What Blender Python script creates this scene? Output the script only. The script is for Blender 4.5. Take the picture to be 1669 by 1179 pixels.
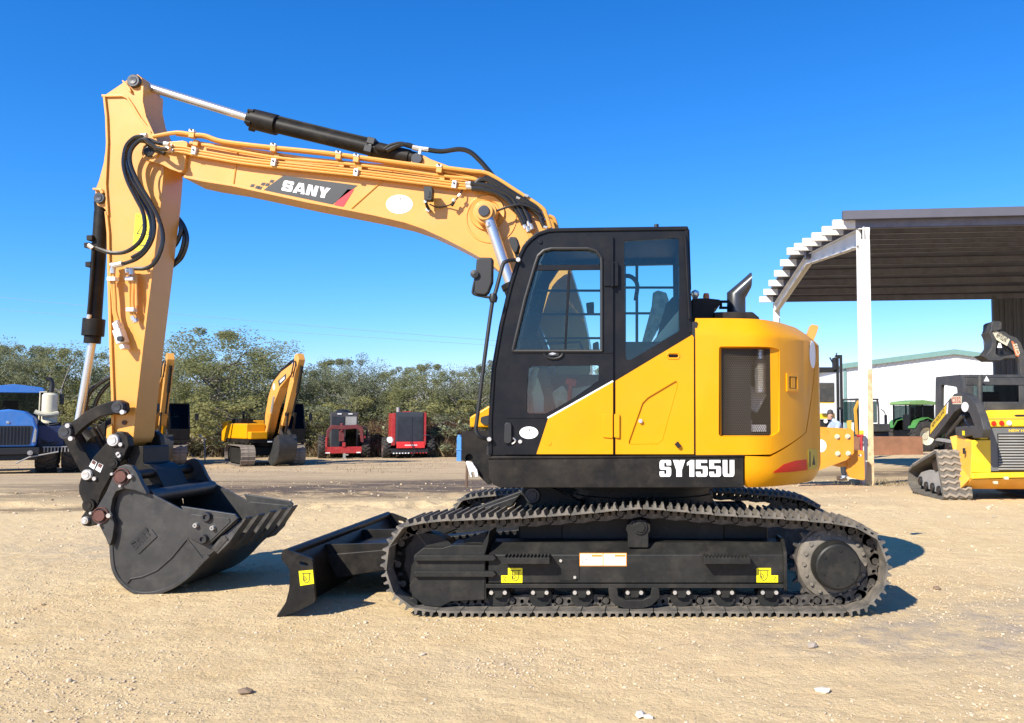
import bpy, bmesh, math, random
import numpy as np
from mathutils import Vector, Matrix
from mathutils.geometry import tessellate_polygon

for o in list(bpy.data.objects):
    bpy.data.objects.remove(o)
C = bpy.context.scene.collection
R = math.radians
PI = math.pi
random.seed(7)

# ------------------------------------------------------------------ camera
F_PX, CXP, CYP = 1400.0, 1048.0, 589.5     # focal length and optical centre, in pixels of the (cropped) photograph
HORIZON = 682.0
CAM_Y = -6.2
TH = math.atan((HORIZON - CYP) / F_PX)
PSI = 0.0
FWD = Vector((-math.sin(PSI) * math.cos(TH), math.cos(PSI) * math.cos(TH), math.sin(TH)))
RGT = Vector((math.cos(PSI), math.sin(PSI), 0))
UPV = RGT.cross(FWD)


def ray(px, py):
    return FWD + RGT * ((px - CXP) / F_PX) + UPV * ((CYP - py) / F_PX)


_d = ray(1048, 1006)
CAM_Z = -_d.z * (-CAM_Y) / _d.y
CAM = Vector((0, CAM_Y, CAM_Z))
cd = bpy.data.cameras.new('camera')
cam = bpy.data.objects.new('camera', cd)
C.objects.link(cam)
cam.location = CAM
cam.rotation_euler = (PI / 2 + TH, 0, PSI)
cd.sensor_width = 36
cd.lens = F_PX / 1669 * 36
cd.shift_x = -(CXP - 834.5) / 1669       # the photograph is cropped more on its right
cd.clip_start = 0.1
cd.clip_end = 6000
bpy.context.scene.camera = cam

# ------------------------------------------------------------------ sky, sun, exposure
SUN_TRAVEL = Vector((0.78, 1.12, -1.0)).normalized()
SUN_ELEV = math.asin(-SUN_TRAVEL.z)
SUN_AZ = math.atan2(-SUN_TRAVEL.x, -SUN_TRAVEL.y)     # clockwise from +Y
world = bpy.data.worlds.new('World')
bpy.context.scene.world = world
world.use_nodes = True
wn = world.node_tree
wn.nodes.clear()
sky = wn.nodes.new('ShaderNodeTexSky')
sky.sky_type = 'NISHITA'
sky.sun_disc = False
sky.sun_elevation = SUN_ELEV
sky.sun_rotation = SUN_AZ
sky.altitude = 0
sky.air_density = 1.0
sky.dust_density = 0.0
sky.ozone_density = 3.0
bg = wn.nodes.new('ShaderNodeBackground')
bg.inputs['Strength'].default_value = 0.11
# grade the sky to the deep saturated blue of a phone picture
def vec_math(op, vin, v):
    n = wn.nodes.new('ShaderNodeVectorMath'); n.operation = op
    wn.links.new(vin, n.inputs[0]); n.inputs[1].default_value = v
    return n.outputs[0]


graded = vec_math('POWER', vec_math('MULTIPLY', sky.outputs[0], (0.25, 0.25, 0.25)), (2.0, 1.16, 1.0))
wo = wn.nodes.new('ShaderNodeOutputWorld')
wn.links.new(vec_math('MULTIPLY', graded, (1.5, 2.5, 4.25)), bg.inputs['Color'])
wn.links.new(bg.outputs[0], wo.inputs['Surface'])

sl = bpy.data.lights.new('sun', 'SUN')
sl.energy = 4.6
sl.angle = R(0.5)
sl.color = (1.0, 0.945, 0.83)
so = bpy.data.objects.new('sun', sl)
C.objects.link(so)
so.rotation_euler = SUN_TRAVEL.to_track_quat('-Z', 'Y').to_euler()
so.location = (-20, -30, 30)

sc = bpy.context.scene
sc.view_settings.view_transform = 'Standard'
sc.view_settings.look = 'None'
sc.view_settings.gamma = 1
sc.view_settings.use_curve_mapping = False
sc.view_settings.exposure = 0.85
sc.cycles.max_bounces = 8
sc.cycles.transparent_max_bounces = 16


# ------------------------------------------------------------------ projection helpers
def W(px, py, Y):
    d = ray(px, py)
    t = (Y - CAM_Y) / d.y
    return (CAM.x + t * d.x, CAM.z + t * d.z)


def WX(px, py, X):
    d = ray(px, py)
    t = (X - CAM.x) / d.x
    return (CAM.y + t * d.y, CAM.z + t * d.z)


def P(pts, Y):
    return [W(a, b, Y) for a, b in pts]


def P3(pts, Y):
    out = []
    for p in pts:
        y = p[2] if len(p) > 2 else Y
        x, z = W(p[0], p[1], y)
        out.append((x, y, z))
    return out


def zf(ox, oy, s):
    return lambda pts: [((p[0] / s + ox, p[1] / s + oy) + tuple(p[2:])) for p in pts]


Z1 = zf(100, 90, 3.93); Z2 = zf(400, 150, 3.0907); Z3 = zf(100, 380, 3.103); Z4 = zf(90, 640, 3.3675)
Z5 = zf(740, 350, 2.8756); Z6 = zf(980, 350, 2.508); Z7 = zf(600, 770, 3.793); Z8 = zf(1020, 770, 3.628)
B2 = zf(440, 830, 6.204); B3 = zf(1180, 780, 5.127); B5 = zf(120, 680, 6.205); F6 = zf(820, 390, 3.93)
B7 = zf(1120, 430, 6.204); B8 = zf(740, 640, 7.371); C1 = zf(1470, 510, 6.548); C2 = zf(1470, 660, 6.935)
C3 = zf(1320, 560, 4.913); C4 = zf(0, 590, 6.206); C7 = zf(160, 200, 4.5375); C8 = zf(660, 270, 6.419)
S1 = zf(1220, 310, 3.717)


# ------------------------------------------------------------------ mesh builder
def rnd(pts, r, n=4):
    """round the corners of a closed 2D outline"""
    out = []
    N = len(pts)
    rr = r if isinstance(r, (list, tuple)) else [r] * N
    for i in range(N):
        p = Vector(pts[i]); a = Vector(pts[i - 1]); b = Vector(pts[(i + 1) % N])
        ra = rr[i]
        da, db = (a - p), (b - p)
        la, lb = da.length, db.length
        if ra <= 0 or la < 1e-6 or lb < 1e-6:
            out.append(tuple(p)); continue
        da /= la; db /= lb
        ang = math.acos(max(-1, min(1, da.dot(db))))
        if ang > 3.0:
            out.append(tuple(p)); continue
        t = min(ra / math.tan(ang / 2), la * 0.48, lb * 0.48)
        s, e = p + da * t, p + db * t
        for k in range(n + 1):
            u = k / n
            out.append(tuple(s * (1 - u) ** 2 + p * 2 * u * (1 - u) + e * u * u))
    return out


def ell(cx, cy, rx, ry, n=24, a0=0.0):
    return [(cx + rx * math.cos(a0 + 2 * PI * k / n), cy + ry * math.sin(a0 + 2 * PI * k / n)) for k in range(n)]


def catmull(pts, n=6):
    pts = [Vector(p) for p in pts]
    if len(pts) < 3:
        return pts
    out = []
    for i in range(len(pts) - 1):
        p0 = pts[i - 1] if i else pts[0] * 2 - pts[1]
        p1, p2 = pts[i], pts[i + 1]
        p3 = pts[i + 2] if i + 2 < len(pts) else p2 * 2 - p1
        for k in range(n):
            t = k / n
            out.append(0.5 * ((2 * p1) + (p2 - p0) * t + (2 * p0 - 5 * p1 + 4 * p2 - p3) * t * t + (3 * p1 - p0 - 3 * p2 + p3) * t ** 3))
    out.append(pts[-1])
    return out


class MB:
    def __init__(s):
        s.v = []; s.f = []; s.m = []; s.mi = 0

    def add(s, verts, faces):
        o = len(s.v)
        s.v += [tuple(v) for v in verts]
        s.f += [[i + o for i in f] for f in faces]
        s.m += [s.mi] * len(faces)
        return s

    def prism(s, outline, y0, y1, holes=(), axis='Y', close=True):
        mp = {'Y': lambda a, b, y: (a, y, b), 'X': lambda a, b, y: (y, a, b), 'Z': lambda a, b, y: (a, b, y)}[axis]
        loops = [list(outline)] + [list(h) for h in holes]
        for lp in loops:
            n = len(lp)
            vs = [mp(a, b, y0) for a, b in lp] + [mp(a, b, y1) for a, b in lp]
            fs = [[i, (i + 1) % n, (i + 1) % n + n, i + n] for i in range(n)]
            if not holes:
                fs += [list(range(n)), list(range(2 * n - 1, n - 1, -1))]
            s.add(vs, fs)
        if holes:
            flat = [p for lp in loops for p in lp]
            tri = tessellate_polygon([[Vector((a, b, 0)) for a, b in lp] for lp in loops])
            for y in (y0, y1):
                s.add([mp(a, b, y) for a, b in flat], [list(t) for t in tri])
        return s

    def box(s, c, d, rot=None):
        x, y, z = d[0] / 2, d[1] / 2, d[2] / 2
        vs = [Vector((i * x, j * y, k * z)) for i in (-1, 1) for j in (-1, 1) for k in (-1, 1)]
        if rot is not None:
            m = rot if isinstance(rot, Matrix) else Matrix.Rotation(rot[0], 3, 'X') if False else None
            if m is None:
                from mathutils import Euler
                m = Euler(rot).to_matrix()
            vs = [m @ v for v in vs]
        c = Vector(c)
        return s.add([v + c for v in vs], [[0, 1, 3, 2], [4, 6, 7, 5], [0, 4, 5, 1], [2, 3, 7, 6], [0, 2, 6, 4], [1, 5, 7, 3]])

    def bx(s, x0, x1, y0, y1, z0, z1):
        return s.box(((x0 + x1) / 2, (y0 + y1) / 2, (z0 + z1) / 2), (abs(x1 - x0), abs(y1 - y0), abs(z1 - z0)))

    def tube(s, pts, r, n=8, caps=True):
        pts = [Vector(p) for p in pts]
        N = len(pts)
        rs = r if isinstance(r, (list, tuple)) else [r] * N
        t0 = (pts[1] - pts[0]).normalized()
        ref = Vector((0, 0, 1)) if abs(t0.z) < 0.9 else Vector((1, 0, 0))
        nrm = t0.cross(ref).normalized()
        vs = []; fs = []
        for i in range(N):
            if i == 0: t = t0
            elif i == N - 1: t = (pts[i] - pts[i - 1]).normalized()
            else:
                t = ((pts[i + 1] - pts[i]).normalized() + (pts[i] - pts[i - 1]).normalized())
                t = t.normalized() if t.length > 1e-6 else t0
            nrm = (nrm - t * nrm.dot(t)).normalized()
            b = t.cross(nrm)
            for k in range(n):
                a = 2 * PI * k / n
                vs.append(pts[i] + (nrm * math.cos(a) + b * math.sin(a)) * rs[i])
        for i in range(N - 1):
            for k in range(n):
                fs.append([i * n + k, i * n + (k + 1) % n, (i + 1) * n + (k + 1) % n, (i + 1) * n + k])
        if caps:
            fs.append(list(range(n - 1, -1, -1))); fs.append(list(range((N - 1) * n, N * n)))
        return s.add(vs, fs)

    def cyl(s, p0, p1, r, n=16, r1=None):
        return s.tube([p0, p1], [r, r if r1 is None else r1], n)

    def ycyl(s, x, z, y0, y1, r, n=20, r1=None):
        return s.cyl((x, y0, z), (x, y1, z), r, n, r1)

    def lathe(s, prof, origin, axis='Z', n=20):
        """prof: (radius, height) pairs"""
        vs = []; fs = []
        M = len(prof)
        for k in range(n):
            a = 2 * PI * k / n
            for r, h in prof:
                p = (r * math.cos(a), r * math.sin(a), h)
                if axis == 'Y': p = (p[0], h, p[1])
                if axis == 'X': p = (h, p[0], p[1])
                vs.append(Vector(p) + Vector(origin))
        for k in range(n):
            for i in range(M - 1):
                fs.append([k * M + i, k * M + i + 1, ((k + 1) % n) * M + i + 1, ((k + 1) % n) * M + i])
        return s.add(vs, fs)

    def strip(s, line, t, y0, y1, side=0.0):
        """a plate of thickness t that follows an open 2D polyline (x,z), from y0 to y1; side -1..1 shifts it"""
        L = [Vector(p) for p in line]
        a = []; b = []
        for i, p in enumerate(L):
            if i == 0: d = L[1] - L[0]
            elif i == len(L) - 1: d = L[-1] - L[-2]
            else: d = (L[i + 1] - L[i]).normalized() + (L[i] - L[i - 1]).normalized()
            d.normalize()
            nn = Vector((-d.y, d.x))
            a.append(p + nn * t * (0.5 + side * 0.5)); b.append(p - nn * t * (0.5 - side * 0.5))
        n = len(L)
        vs = []
        for i in range(n):
            vs += [(a[i].x, y0, a[i].y), (b[i].x, y0, b[i].y), (b[i].x, y1, b[i].y), (a[i].x, y1, a[i].y)]
        fs = []
        for i in range(n - 1):
            for k in range(4):
                fs.append([i * 4 + k, i * 4 + (k + 1) % 4, (i + 1) * 4 + (k + 1) % 4, (i + 1) * 4 + k])
        fs += [[0, 3, 2, 1], [(n - 1) * 4 + k for k in range(4)]]
        return s.add(vs, fs)

    def mesh(s, name, mats, smooth=True, ang=40, recalc=True, offset=None):
        me = bpy.data.meshes.new(name)
        v = s.v if offset is None else [(a - offset[0], b - offset[1], c - offset[2]) for a, b, c in s.v]
        me.from_pydata(v, [], s.f)
        if not isinstance(mats, (list, tuple)): mats = [mats]
        for m in mats: me.materials.append(m)
        if len(mats) > 1:
            me.polygons.foreach_set('material_index', s.m)
        if recalc:
            b = bmesh.new(); b.from_mesh(me)
            bmesh.ops.recalc_face_normals(b, faces=b.faces)
            b.to_mesh(me); b.free()
        if smooth:
            me.polygons.foreach_set('use_smooth', [True] * len(me.polygons))
            me.set_sharp_from_angle(angle=R(ang))
        me.update()
        return me

    def build(s, name, mats, parent=None, bevel=0, ang=40, smooth=True, offset=None, kind=None):
        if parent is not None and offset is None:
            offset = parent.get('_base', (0, 0, 0))
        if bevel:
            me = s.mesh(name, mats, True, 180, offset=offset)
        else:
            me = s.mesh(name, mats, smooth, ang, offset=offset)
        o = bpy.data.objects.new(name, me)
        C.objects.link(o)
        if parent is not None:
            o.parent = parent
            if '_base' in parent: o['_base'] = parent['_base']
        if bevel:
            bv = o.modifiers.new('bevel', 'BEVEL')
            bv.width = bevel; bv.segments = 2; bv.limit_method = 'ANGLE'; bv.angle_limit = R(35); bv.harden_normals = True
        if kind: o['kind'] = kind
        return o


def thing(name, label, cat, loc=(0, 0, 0), rotz=0, group=None, base=None):
    o = bpy.data.objects.new(name, None)
    C.objects.link(o)
    o.location = loc; o.rotation_euler = (0, 0, rotz)
    o.empty_display_size = 0.3
    o['label'] = label; o['category'] = cat
    if group: o['group'] = group
    if base: o['_base'] = base
    return o


def tag(o, label, cat, group=None, kind=None):
    if label: o['label'] = label
    if cat: o['category'] = cat
    if group: o['group'] = group
    if kind: o['kind'] = kind
    return o


def piece(name, me, parent, loc=(0, 0, 0), rot=(0, 0, 0), scale=(1, 1, 1)):
    """a repeated piece sharing mesh data"""
    o = bpy.data.objects.new(name, me)
    C.objects.link(o)
    o.parent = parent
    o.location = loc; o.rotation_euler = rot; o.scale = scale
    return o


def copy_tree(o, parent=None):
    c = o.copy()
    C.objects.link(c)
    if parent is not None:
        c.parent = parent
    for ch in list(o.children):
        copy_tree(ch, c)
    return c


_tc = {}


def text_mb(txt, offset=0.012, extrude=0.0):
    """outline of a word, unit height, as (verts, faces) in (x, z); baseline 0"""
    key = (txt, offset)
    if key in _tc: return _tc[key]
    cu = bpy.data.curves.new('lettering', 'FONT')
    cu.body = txt; cu.offset = offset; cu.resolution_u = 4
    ob = bpy.data.objects.new('lettering', cu)
    C.objects.link(ob)
    dg = bpy.context.evaluated_depsgraph_get()
    me = bpy.data.meshes.new_from_object(ob.evaluated_get(dg))
    vs = [tuple(v.co) for v in me.vertices]; fs = [list(p.vertices) for p in me.polygons]
    bpy.data.objects.remove(ob); bpy.data.meshes.remove(me)
    x0 = min(v[0] for v in vs); x1 = max(v[0] for v in vs); y0 = min(v[1] for v in vs); y1 = max(v[1] for v in vs)
    vs = [((v[0] - x0) / (x1 - x0), (v[1] - y0) / (y1 - y0)) for v in vs]
    _tc[key] = (vs, fs)
    return _tc[key]


def text_on(name, txt, p0, ux, uz, mat_, parent, offset=0.012, shear=0.0):
    """flat lettering: p0 lower left corner, ux the vector along the word, uz the vector of its height"""
    vs, fs = text_mb(txt, offset)
    p0, ux, uz = Vector(p0), Vector(ux), Vector(uz)
    m = MB()
    m.add([p0 + ux * v[0] + uz * v[1] + ux.normalized() * (shear * v[1] * uz.length) for v in vs], fs)
    base = parent.get('_base', (0, 0, 0))
    me = m.mesh(name, mat_, smooth=False, recalc=False, offset=base)
    o = bpy.data.objects.new(name, me)
    C.objects.link(o); o.parent = parent
    return o


# block letters drawn as outlines, for the heavy lettering on the excavator
def glyph(ch, t, h):
    hole = None
    if ch == 'S': p = [(0, 0), (1, 0), (1, .5 + h / 2), (t, .5 + h / 2), (t, 1 - h), (1 - t, 1 - h), (1 - t, .68), (1, .68), (1, 1), (0, 1), (0, .5 - h / 2), (1 - t, .5 - h / 2), (1 - t, h), (t, h), (t, .32), (0, .32)]; r = [.22, .22, .18, 0, 0, 0, 0, 0, .22, .22, .18, 0, 0, 0, 0, 0]
    elif ch == '5': p = [(0, 0), (1, 0), (1, .64), (t, .64), (t, 1 - h), (.96, 1 - h), (.96, 1), (0, 1), (0, .64 - h), (1 - t, .64 - h), (1 - t, h), (t, h), (t, .30), (0, .30)]; r = [.2, .2, .15, 0, 0, 0, 0, 0, 0, 0, 0, 0, 0, 0]
    elif ch == '1': p = [(.34, 0), (1, 0), (1, 1), (.5, 1), (0, .84), (0, .66), (.34, .72)]; r = 0
    elif ch == 'U': p = [(0, 1), (0, 0), (1, 0), (1, 1), (1 - t, 1), (1 - t, h), (t, h), (t, 1)]; r = [0, .22, .22, 0, 0, 0, 0, 0]
    elif ch == 'Y': p = [(0, 1), (.5 - t * .6, .4), (.5 - t * .6, 0), (.5 + t * .6, 0), (.5 + t * .6, .4), (1, 1), (1 - t * 1.2, 1), (.5, .64), (t * 1.2, 1)]; r = 0
    elif ch == 'A': p = [(0, 0), (.5 - t * .72, 1), (.5 + t * .72, 1), (1, 0), (1 - t * 1.15, 0), (.70, .19), (.30, .19), (t * 1.15, 0)]; r = 0; hole = [(.38, .39), (.62, .39), (.5, .76)]
    else: p = [(0, 0), (0, 1), (t * 1.15, 1), (1 - t, .40), (1 - t, 1), (1, 1), (1, 0), (1 - t * 1.15, 0), (t, .60), (t, 0)]; r = 0
    if r: p = rnd(p, r, 4)
    return p, hole


def block_text(name, txt, p0, ux, uz, mat_, parent, t, h, widths, gap, shear=0.0):
    p0, ux, uz = Vector(p0), Vector(ux), Vector(uz)
    tot = sum(widths) + gap * (len(txt) - 1)
    m = MB(); x = 0.0
    for ch, w in zip(txt, widths):
        p, hole = glyph(ch, min(t / w, .48), h)
        lp = [p] + ([hole] if hole else [])
        flat = [q for l in lp for q in l]
        tri = tessellate_polygon([[Vector((a, b, 0)) for a, b in l] for l in lp])
        m.add([p0 + ux * ((x + a * w) / tot) + uz * b + ux.normalized() * (shear * b * uz.length) for a, b in flat], [list(q) for q in tri])
        x += w + gap
    me = m.mesh(name, mat_, smooth=False, offset=parent.get('_base', (0, 0, 0)))
    o = bpy.data.objects.new(name, me)
    C.objects.link(o); o.parent = parent
    return o


# ------------------------------------------------------------------ materials
def mat(name, col, rough=0.5, metal=0.0, var=0.12, vscale=3.0, bump=0.0, bscale=60.0, dust=0.0, dcol=(0.42, 0.31, 0.19), coat=0.0,
        spec=0.5, alpha=None, wear=0.0, wcol=(0.25, 0.12, 0.06), streak=None):
    m = bpy.data.materials.new(name)
    m.use_nodes = True
    nt = m.node_tree
    N, L = nt.nodes, nt.links
    bs = N['Principled BSDF']
    bs.inputs['Roughness'].default_value = rough
    bs.inputs['Metallic'].default_value = metal
    bs.inputs['Specular IOR Level'].default_value = spec
    if coat:
        bs.inputs['Coat Weight'].default_value = coat
        bs.inputs['Coat Roughness'].default_value = 0.12
    tc = N.new('ShaderNodeTexCoord')
    src = tc.outputs['Object']
    if streak:
        mp = N.new('ShaderNodeMapping'); mp.inputs['Scale'].default_value = streak
        L.new(src, mp.inputs['Vector']); vsrc = mp.outputs[0]
    else:
        vsrc = src
    n1 = N.new('ShaderNodeTexNoise'); n1.inputs['Scale'].default_value = vscale; n1.inputs['Detail'].default_value = 6; n1.inputs['Roughness'].default_value = 0.62
    L.new(vsrc, n1.inputs['Vector'])
    mx = N.new('ShaderNodeMix'); mx.data_type = 'RGBA'
    mx.inputs[6].default_value = tuple(c * (1 - var) for c in col) + (1,)
    mx.inputs[7].default_value = tuple(min(1, c * (1 + var)) for c in col) + (1,)
    mr = N.new('ShaderNodeMapRange'); mr.inputs[1].default_value = 0.3; mr.inputs[2].default_value = 0.7
    L.new(n1.outputs['Fac'], mr.inputs[0]); L.new(mr.outputs[0], mx.inputs[0])
    out = mx.outputs[2]

    def layer(out, amt, c, sc, lo, hi, wscale=(1, 1, 1)):
        n2 = N.new('ShaderNodeTexNoise'); n2.inputs['Scale'].default_value = sc; n2.inputs['Detail'].default_value = 8; n2.inputs['Roughness'].default_value = 0.7
        L.new(src, n2.inputs['Vector'])
        r2 = N.new('ShaderNodeMapRange'); r2.inputs[1].default_value = lo; r2.inputs[2].default_value = hi; r2.inputs[4].default_value = amt
        L.new(n2.outputs['Fac'], r2.inputs[0])
        m2 = N.new('ShaderNodeMix'); m2.data_type = 'RGBA'
        L.new(r2.outputs[0], m2.inputs[0]); L.new(out, m2.inputs[6]); m2.inputs[7].default_value = tuple(c) + (1,)
        return m2.outputs[2], r2.outputs[0]
    if wear:
        out, _ = layer(out, wear, wcol, 7.0, 0.5, 0.62)
    if dust:
        out, f = layer(out, dust, dcol, 4.5, 0.42, 0.75)
        ra = N.new('ShaderNodeMapRange'); ra.inputs[3].default_value = rough; ra.inputs[4].default_value = min(1, rough + 0.5)
        L.new(f, ra.inputs[0]); L.new(ra.outputs[0], bs.inputs['Roughness'])
    L.new(out, bs.inputs['Base Color'])
    if bump:
        nb = N.new('ShaderNodeTexNoise'); nb.inputs['Scale'].default_value = bscale; nb.inputs['Detail'].default_value = 4
        L.new(src, nb.inputs['Vector'])
        bp = N.new('ShaderNodeBump'); bp.inputs['Strength'].default_value = bump; bp.inputs['Distance'].default_value = 0.02
        L.new(nb.outputs['Fac'], bp.inputs['Height']); L.new(bp.outputs[0], bs.inputs['Normal'])
    return m


def glass(name, tint, refl=0.09, gl=.8):
    m = bpy.data.materials.new(name)
    m.use_nodes = True
    N, L = m.node_tree.nodes, m.node_tree.links
    N.remove(N['Principled BSDF'])
    t = N.new('ShaderNodeBsdfTransparent'); t.inputs[0].default_value = tuple(tint) + (1,)
    g = N.new('ShaderNodeBsdfGlossy'); g.inputs['Roughness'].default_value = 0.03; g.inputs['Color'].default_value = (gl, gl, gl, 1)
    fr = N.new('ShaderNodeFresnel'); fr.inputs[0].default_value = 1.5
    ad = N.new('ShaderNodeMath'); ad.operation = 'ADD'; ad.inputs[1].default_value = refl - 0.04; ad.use_clamp = True
    mx = N.new('ShaderNodeMixShader')
    L.new(fr.outputs[0], ad.inputs[0]); L.new(ad.outputs[0], mx.inputs[0]); L.new(t.outputs[0], mx.inputs[1]); L.new(g.outputs[0], mx.inputs[2])
    L.new(mx.outputs[0], N['Material Output'].inputs[0])
    return m


YEL = mat('yellow_paint', (0.70, 0.298, 0.001), 0.40, var=0.06, vscale=1.5, bump=0.03, bscale=3.5, dust=0.035, coat=0.06, spec=.22)
YELHAZE = mat('flare_hazed_boom_yellow', (0.66, 0.31, 0.055), 0.36, var=0.06, vscale=1.2, bump=0.02, bscale=8, dust=0.14, coat=0.15)  # peachier than the house yellow: lens-flare haze put into the colour
BLK = mat('black_paint', (0.0105, 0.0098, 0.009), 0.46, var=0.3, vscale=4, bump=0.015, bscale=12, dust=0.05, spec=.18, wear=.12, wcol=(.09, .075, .06))
CABB = mat('cab_black_paint', (0.0065, 0.0075, 0.010), 0.36, var=0.2, vscale=3, dust=0.02, spec=.2, wear=.05, wcol=(.06, .055, .05))
UND = mat('undercarriage_paint', (0.0125, 0.0127, 0.0118), 0.48, var=0.3, vscale=5, bump=0.03, bscale=40, dust=0.16, dcol=(0.10, 0.085, 0.065), spec=.28, wear=.18, wcol=(.075, .062, .048))
SHOE = mat('track_steel', (0.135, 0.122, 0.102), 0.6, metal=0.15, var=0.4, vscale=9, bump=0.08, bscale=60, dust=0.65, dcol=(0.24, 0.19, 0.14))
BUCK = mat('bucket_steel', (0.026, 0.026, 0.025), 0.42, var=0.3, vscale=5, bump=0.03, bscale=25, dust=0.22, dcol=(0.12, 0.10, 0.08), wear=.28, wcol=(.075, .068, .06))
EDGE = mat('worn_edge_steel', (0.062, 0.056, 0.048), 0.48, metal=0.3, var=0.5, vscale=14, bump=0.08, dust=0.3, dcol=(.17, .13, .10), wear=.5, wcol=(.16, .145, .12))
RUB = mat('rubber_hose', (0.016, 0.016, 0.016), 0.24, var=0.2, spec=0.6)
TOOTHM = mat('tooth_steel', (0.038, 0.035, 0.031), 0.45, metal=.2, var=.5, vscale=16, bump=.08, dust=.2, dcol=(.14, .11, .08), wear=.3, wcol=(.10, .09, .075))
CHR = mat('chrome_rod', (0.62, 0.62, 0.62), 0.22, metal=0.75, var=0.03)
ZINC = mat('zinc_fitting', (0.62, 0.6, 0.56), 0.35, metal=0.7, var=0.15, vscale=20)
PIN = mat('pin_steel', (0.06, 0.06, 0.062), 0.35, metal=0.6, var=0.2)
RUSTP = mat('red_primer_pin', (0.10, 0.035, 0.025), 0.7, var=0.3, vscale=20)
WHT = mat('white_print', (0.82, 0.82, 0.80), 0.45, var=0.03)
WCLAMP = mat('clamp_steel', (0.72, 0.70, 0.66), 0.4, metal=0.3, var=0.08)
STK = mat('yellow_sticker', (0.80, 0.68, 0.005), 0.45, var=0.03)
INK = mat('black_ink', (0.012, 0.012, 0.012), 0.55, var=0.1)
DECAL = mat('charcoal_decal', (0.035, 0.034, 0.032), 0.4, var=0.1)
RED = mat('red_decal', (0.62, 0.03, 0.035), 0.4, var=0.05)
ORG = mat('orange_decal', (0.75, 0.28, 0.04), 0.45, var=0.05)
GREYIN = mat('grey_trim', (0.74, 0.75, 0.71), 0.6, var=0.08)
PLAS = mat('black_plastic', (0.012, 0.012, 0.0125), 0.5, var=0.15, bump=0.02, bscale=200)
WRAP = mat('seat_plastic_wrap', (0.20, 0.20, 0.20), 0.12, var=0.5, vscale=14, bump=0.3, bscale=16, coat=0.6)
GLS = glass('tinted_cab_glass', (0.82, 0.92, 0.86), 0.045)
GLD = glass('dark_vehicle_glass', (0.30, 0.36, 0.36), 0.03, .22)
MIRR = mat('mirror_glass', (0.55, 0.57, 0.6), 0.05, metal=1.0, var=0.02)
EXH = mat('exhaust_grey', (0.055, 0.058, 0.065), 0.32, metal=0.5, var=0.2, vscale=6)
REFL = mat('red_reflector', (0.62, 0.025, 0.008), 0.45, var=0.08, spec=.2)
AMB = mat('amber_lens', (0.8, 0.22, 0.05), 0.2, var=0.05)


def mesh_grille():
    m = bpy.data.materials.new('perforated_grille')
    m.use_nodes = True
    N, L = m.node_tree.nodes, m.node_tree.links
    bs = N['Principled BSDF']
    bs.inputs['Base Color'].default_value = (0.06, 0.043, 0.022, 1); bs.inputs['Roughness'].default_value = 0.5
    tc = N.new('ShaderNodeTexCoord')
    mp = N.new('ShaderNodeMapping'); mp.inputs['Scale'].default_value = (1, 0.0, 1)
    L.new(tc.outputs['Object'], mp.inputs['Vector'])
    sep = N.new('ShaderNodeSeparateXYZ'); L.new(mp.outputs[0], sep.inputs[0])
    p = 0.0155

    def math_(op, a, b=None):
        n = N.new('ShaderNodeMath'); n.operation = op
        for i, v in enumerate((a, b)):
            if v is None: continue
            if isinstance(v, (int, float)): n.inputs[i].default_value = v
            else: L.new(v, n.inputs[i])
        return n.outputs[0]

    def lattice(ox, oz):
        x = math_('ADD', sep.outputs[0], ox); z = math_('ADD', sep.outputs[2], oz)
        fx = math_('SUBTRACT', math_('FRACT', math_('DIVIDE', x, p)), 0.5)
        fz = math_('SUBTRACT', math_('FRACT', math_('DIVIDE', z, p * 1.732)), 0.5)
        fz = math_('MULTIPLY', fz, 1.732)
        return math_('SQRT', math_('ADD', math_('MULTIPLY', fx, fx), math_('MULTIPLY', fz, fz)))
    d = math_('MINIMUM', lattice(0, 0), lattice(p / 2, p * 0.866))
    a = math_('GREATER_THAN', d, 0.40)
    L.new(a, bs.inputs['Alpha'])
    return m


GRILL = mesh_grille()


# ------------------------------------------------------------------ ground height
def _hash(ix, iy, s):
    h = (ix * 374761393 + iy * 668265263 + s * 1442695041) & 0xffffffff
    h = ((h ^ (h >> 13)) * 1274126177) & 0xffffffff
    return ((h ^ (h >> 16)) & 0xffff) / 65535.0


def vnoise(x, y, s=0):
    x = np.asarray(x, dtype=np.float64); y = np.asarray(y, dtype=np.float64)
    ix = np.floor(x).astype(np.int64); iy = np.floor(y).astype(np.int64)
    fx = x - ix; fy = y - iy
    fx = fx * fx * (3 - 2 * fx); fy = fy * fy * (3 - 2 * fy)
    a = _hash(ix, iy, s); b = _hash(ix + 1, iy, s); c = _hash(ix, iy + 1, s); d = _hash(ix + 1, iy + 1, s)
    return (a * (1 - fx) + b * fx) * (1 - fy) + (c * (1 - fx) + d * fx) * fy - 0.5


def sstep(a, b, x):
    t = np.clip((np.asarray(x, dtype=np.float64) - a) / (b - a), 0, 1)
    return t * t * (3 - 2 * t)


def ground_base(x, y):
    """the lie of the yard without its small bumps"""
    drop = 0.82 * (1 - sstep(0, 14, x)) + 0.38 * sstep(0, 14, x)
    return -drop * sstep(7, 33, y)


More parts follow.
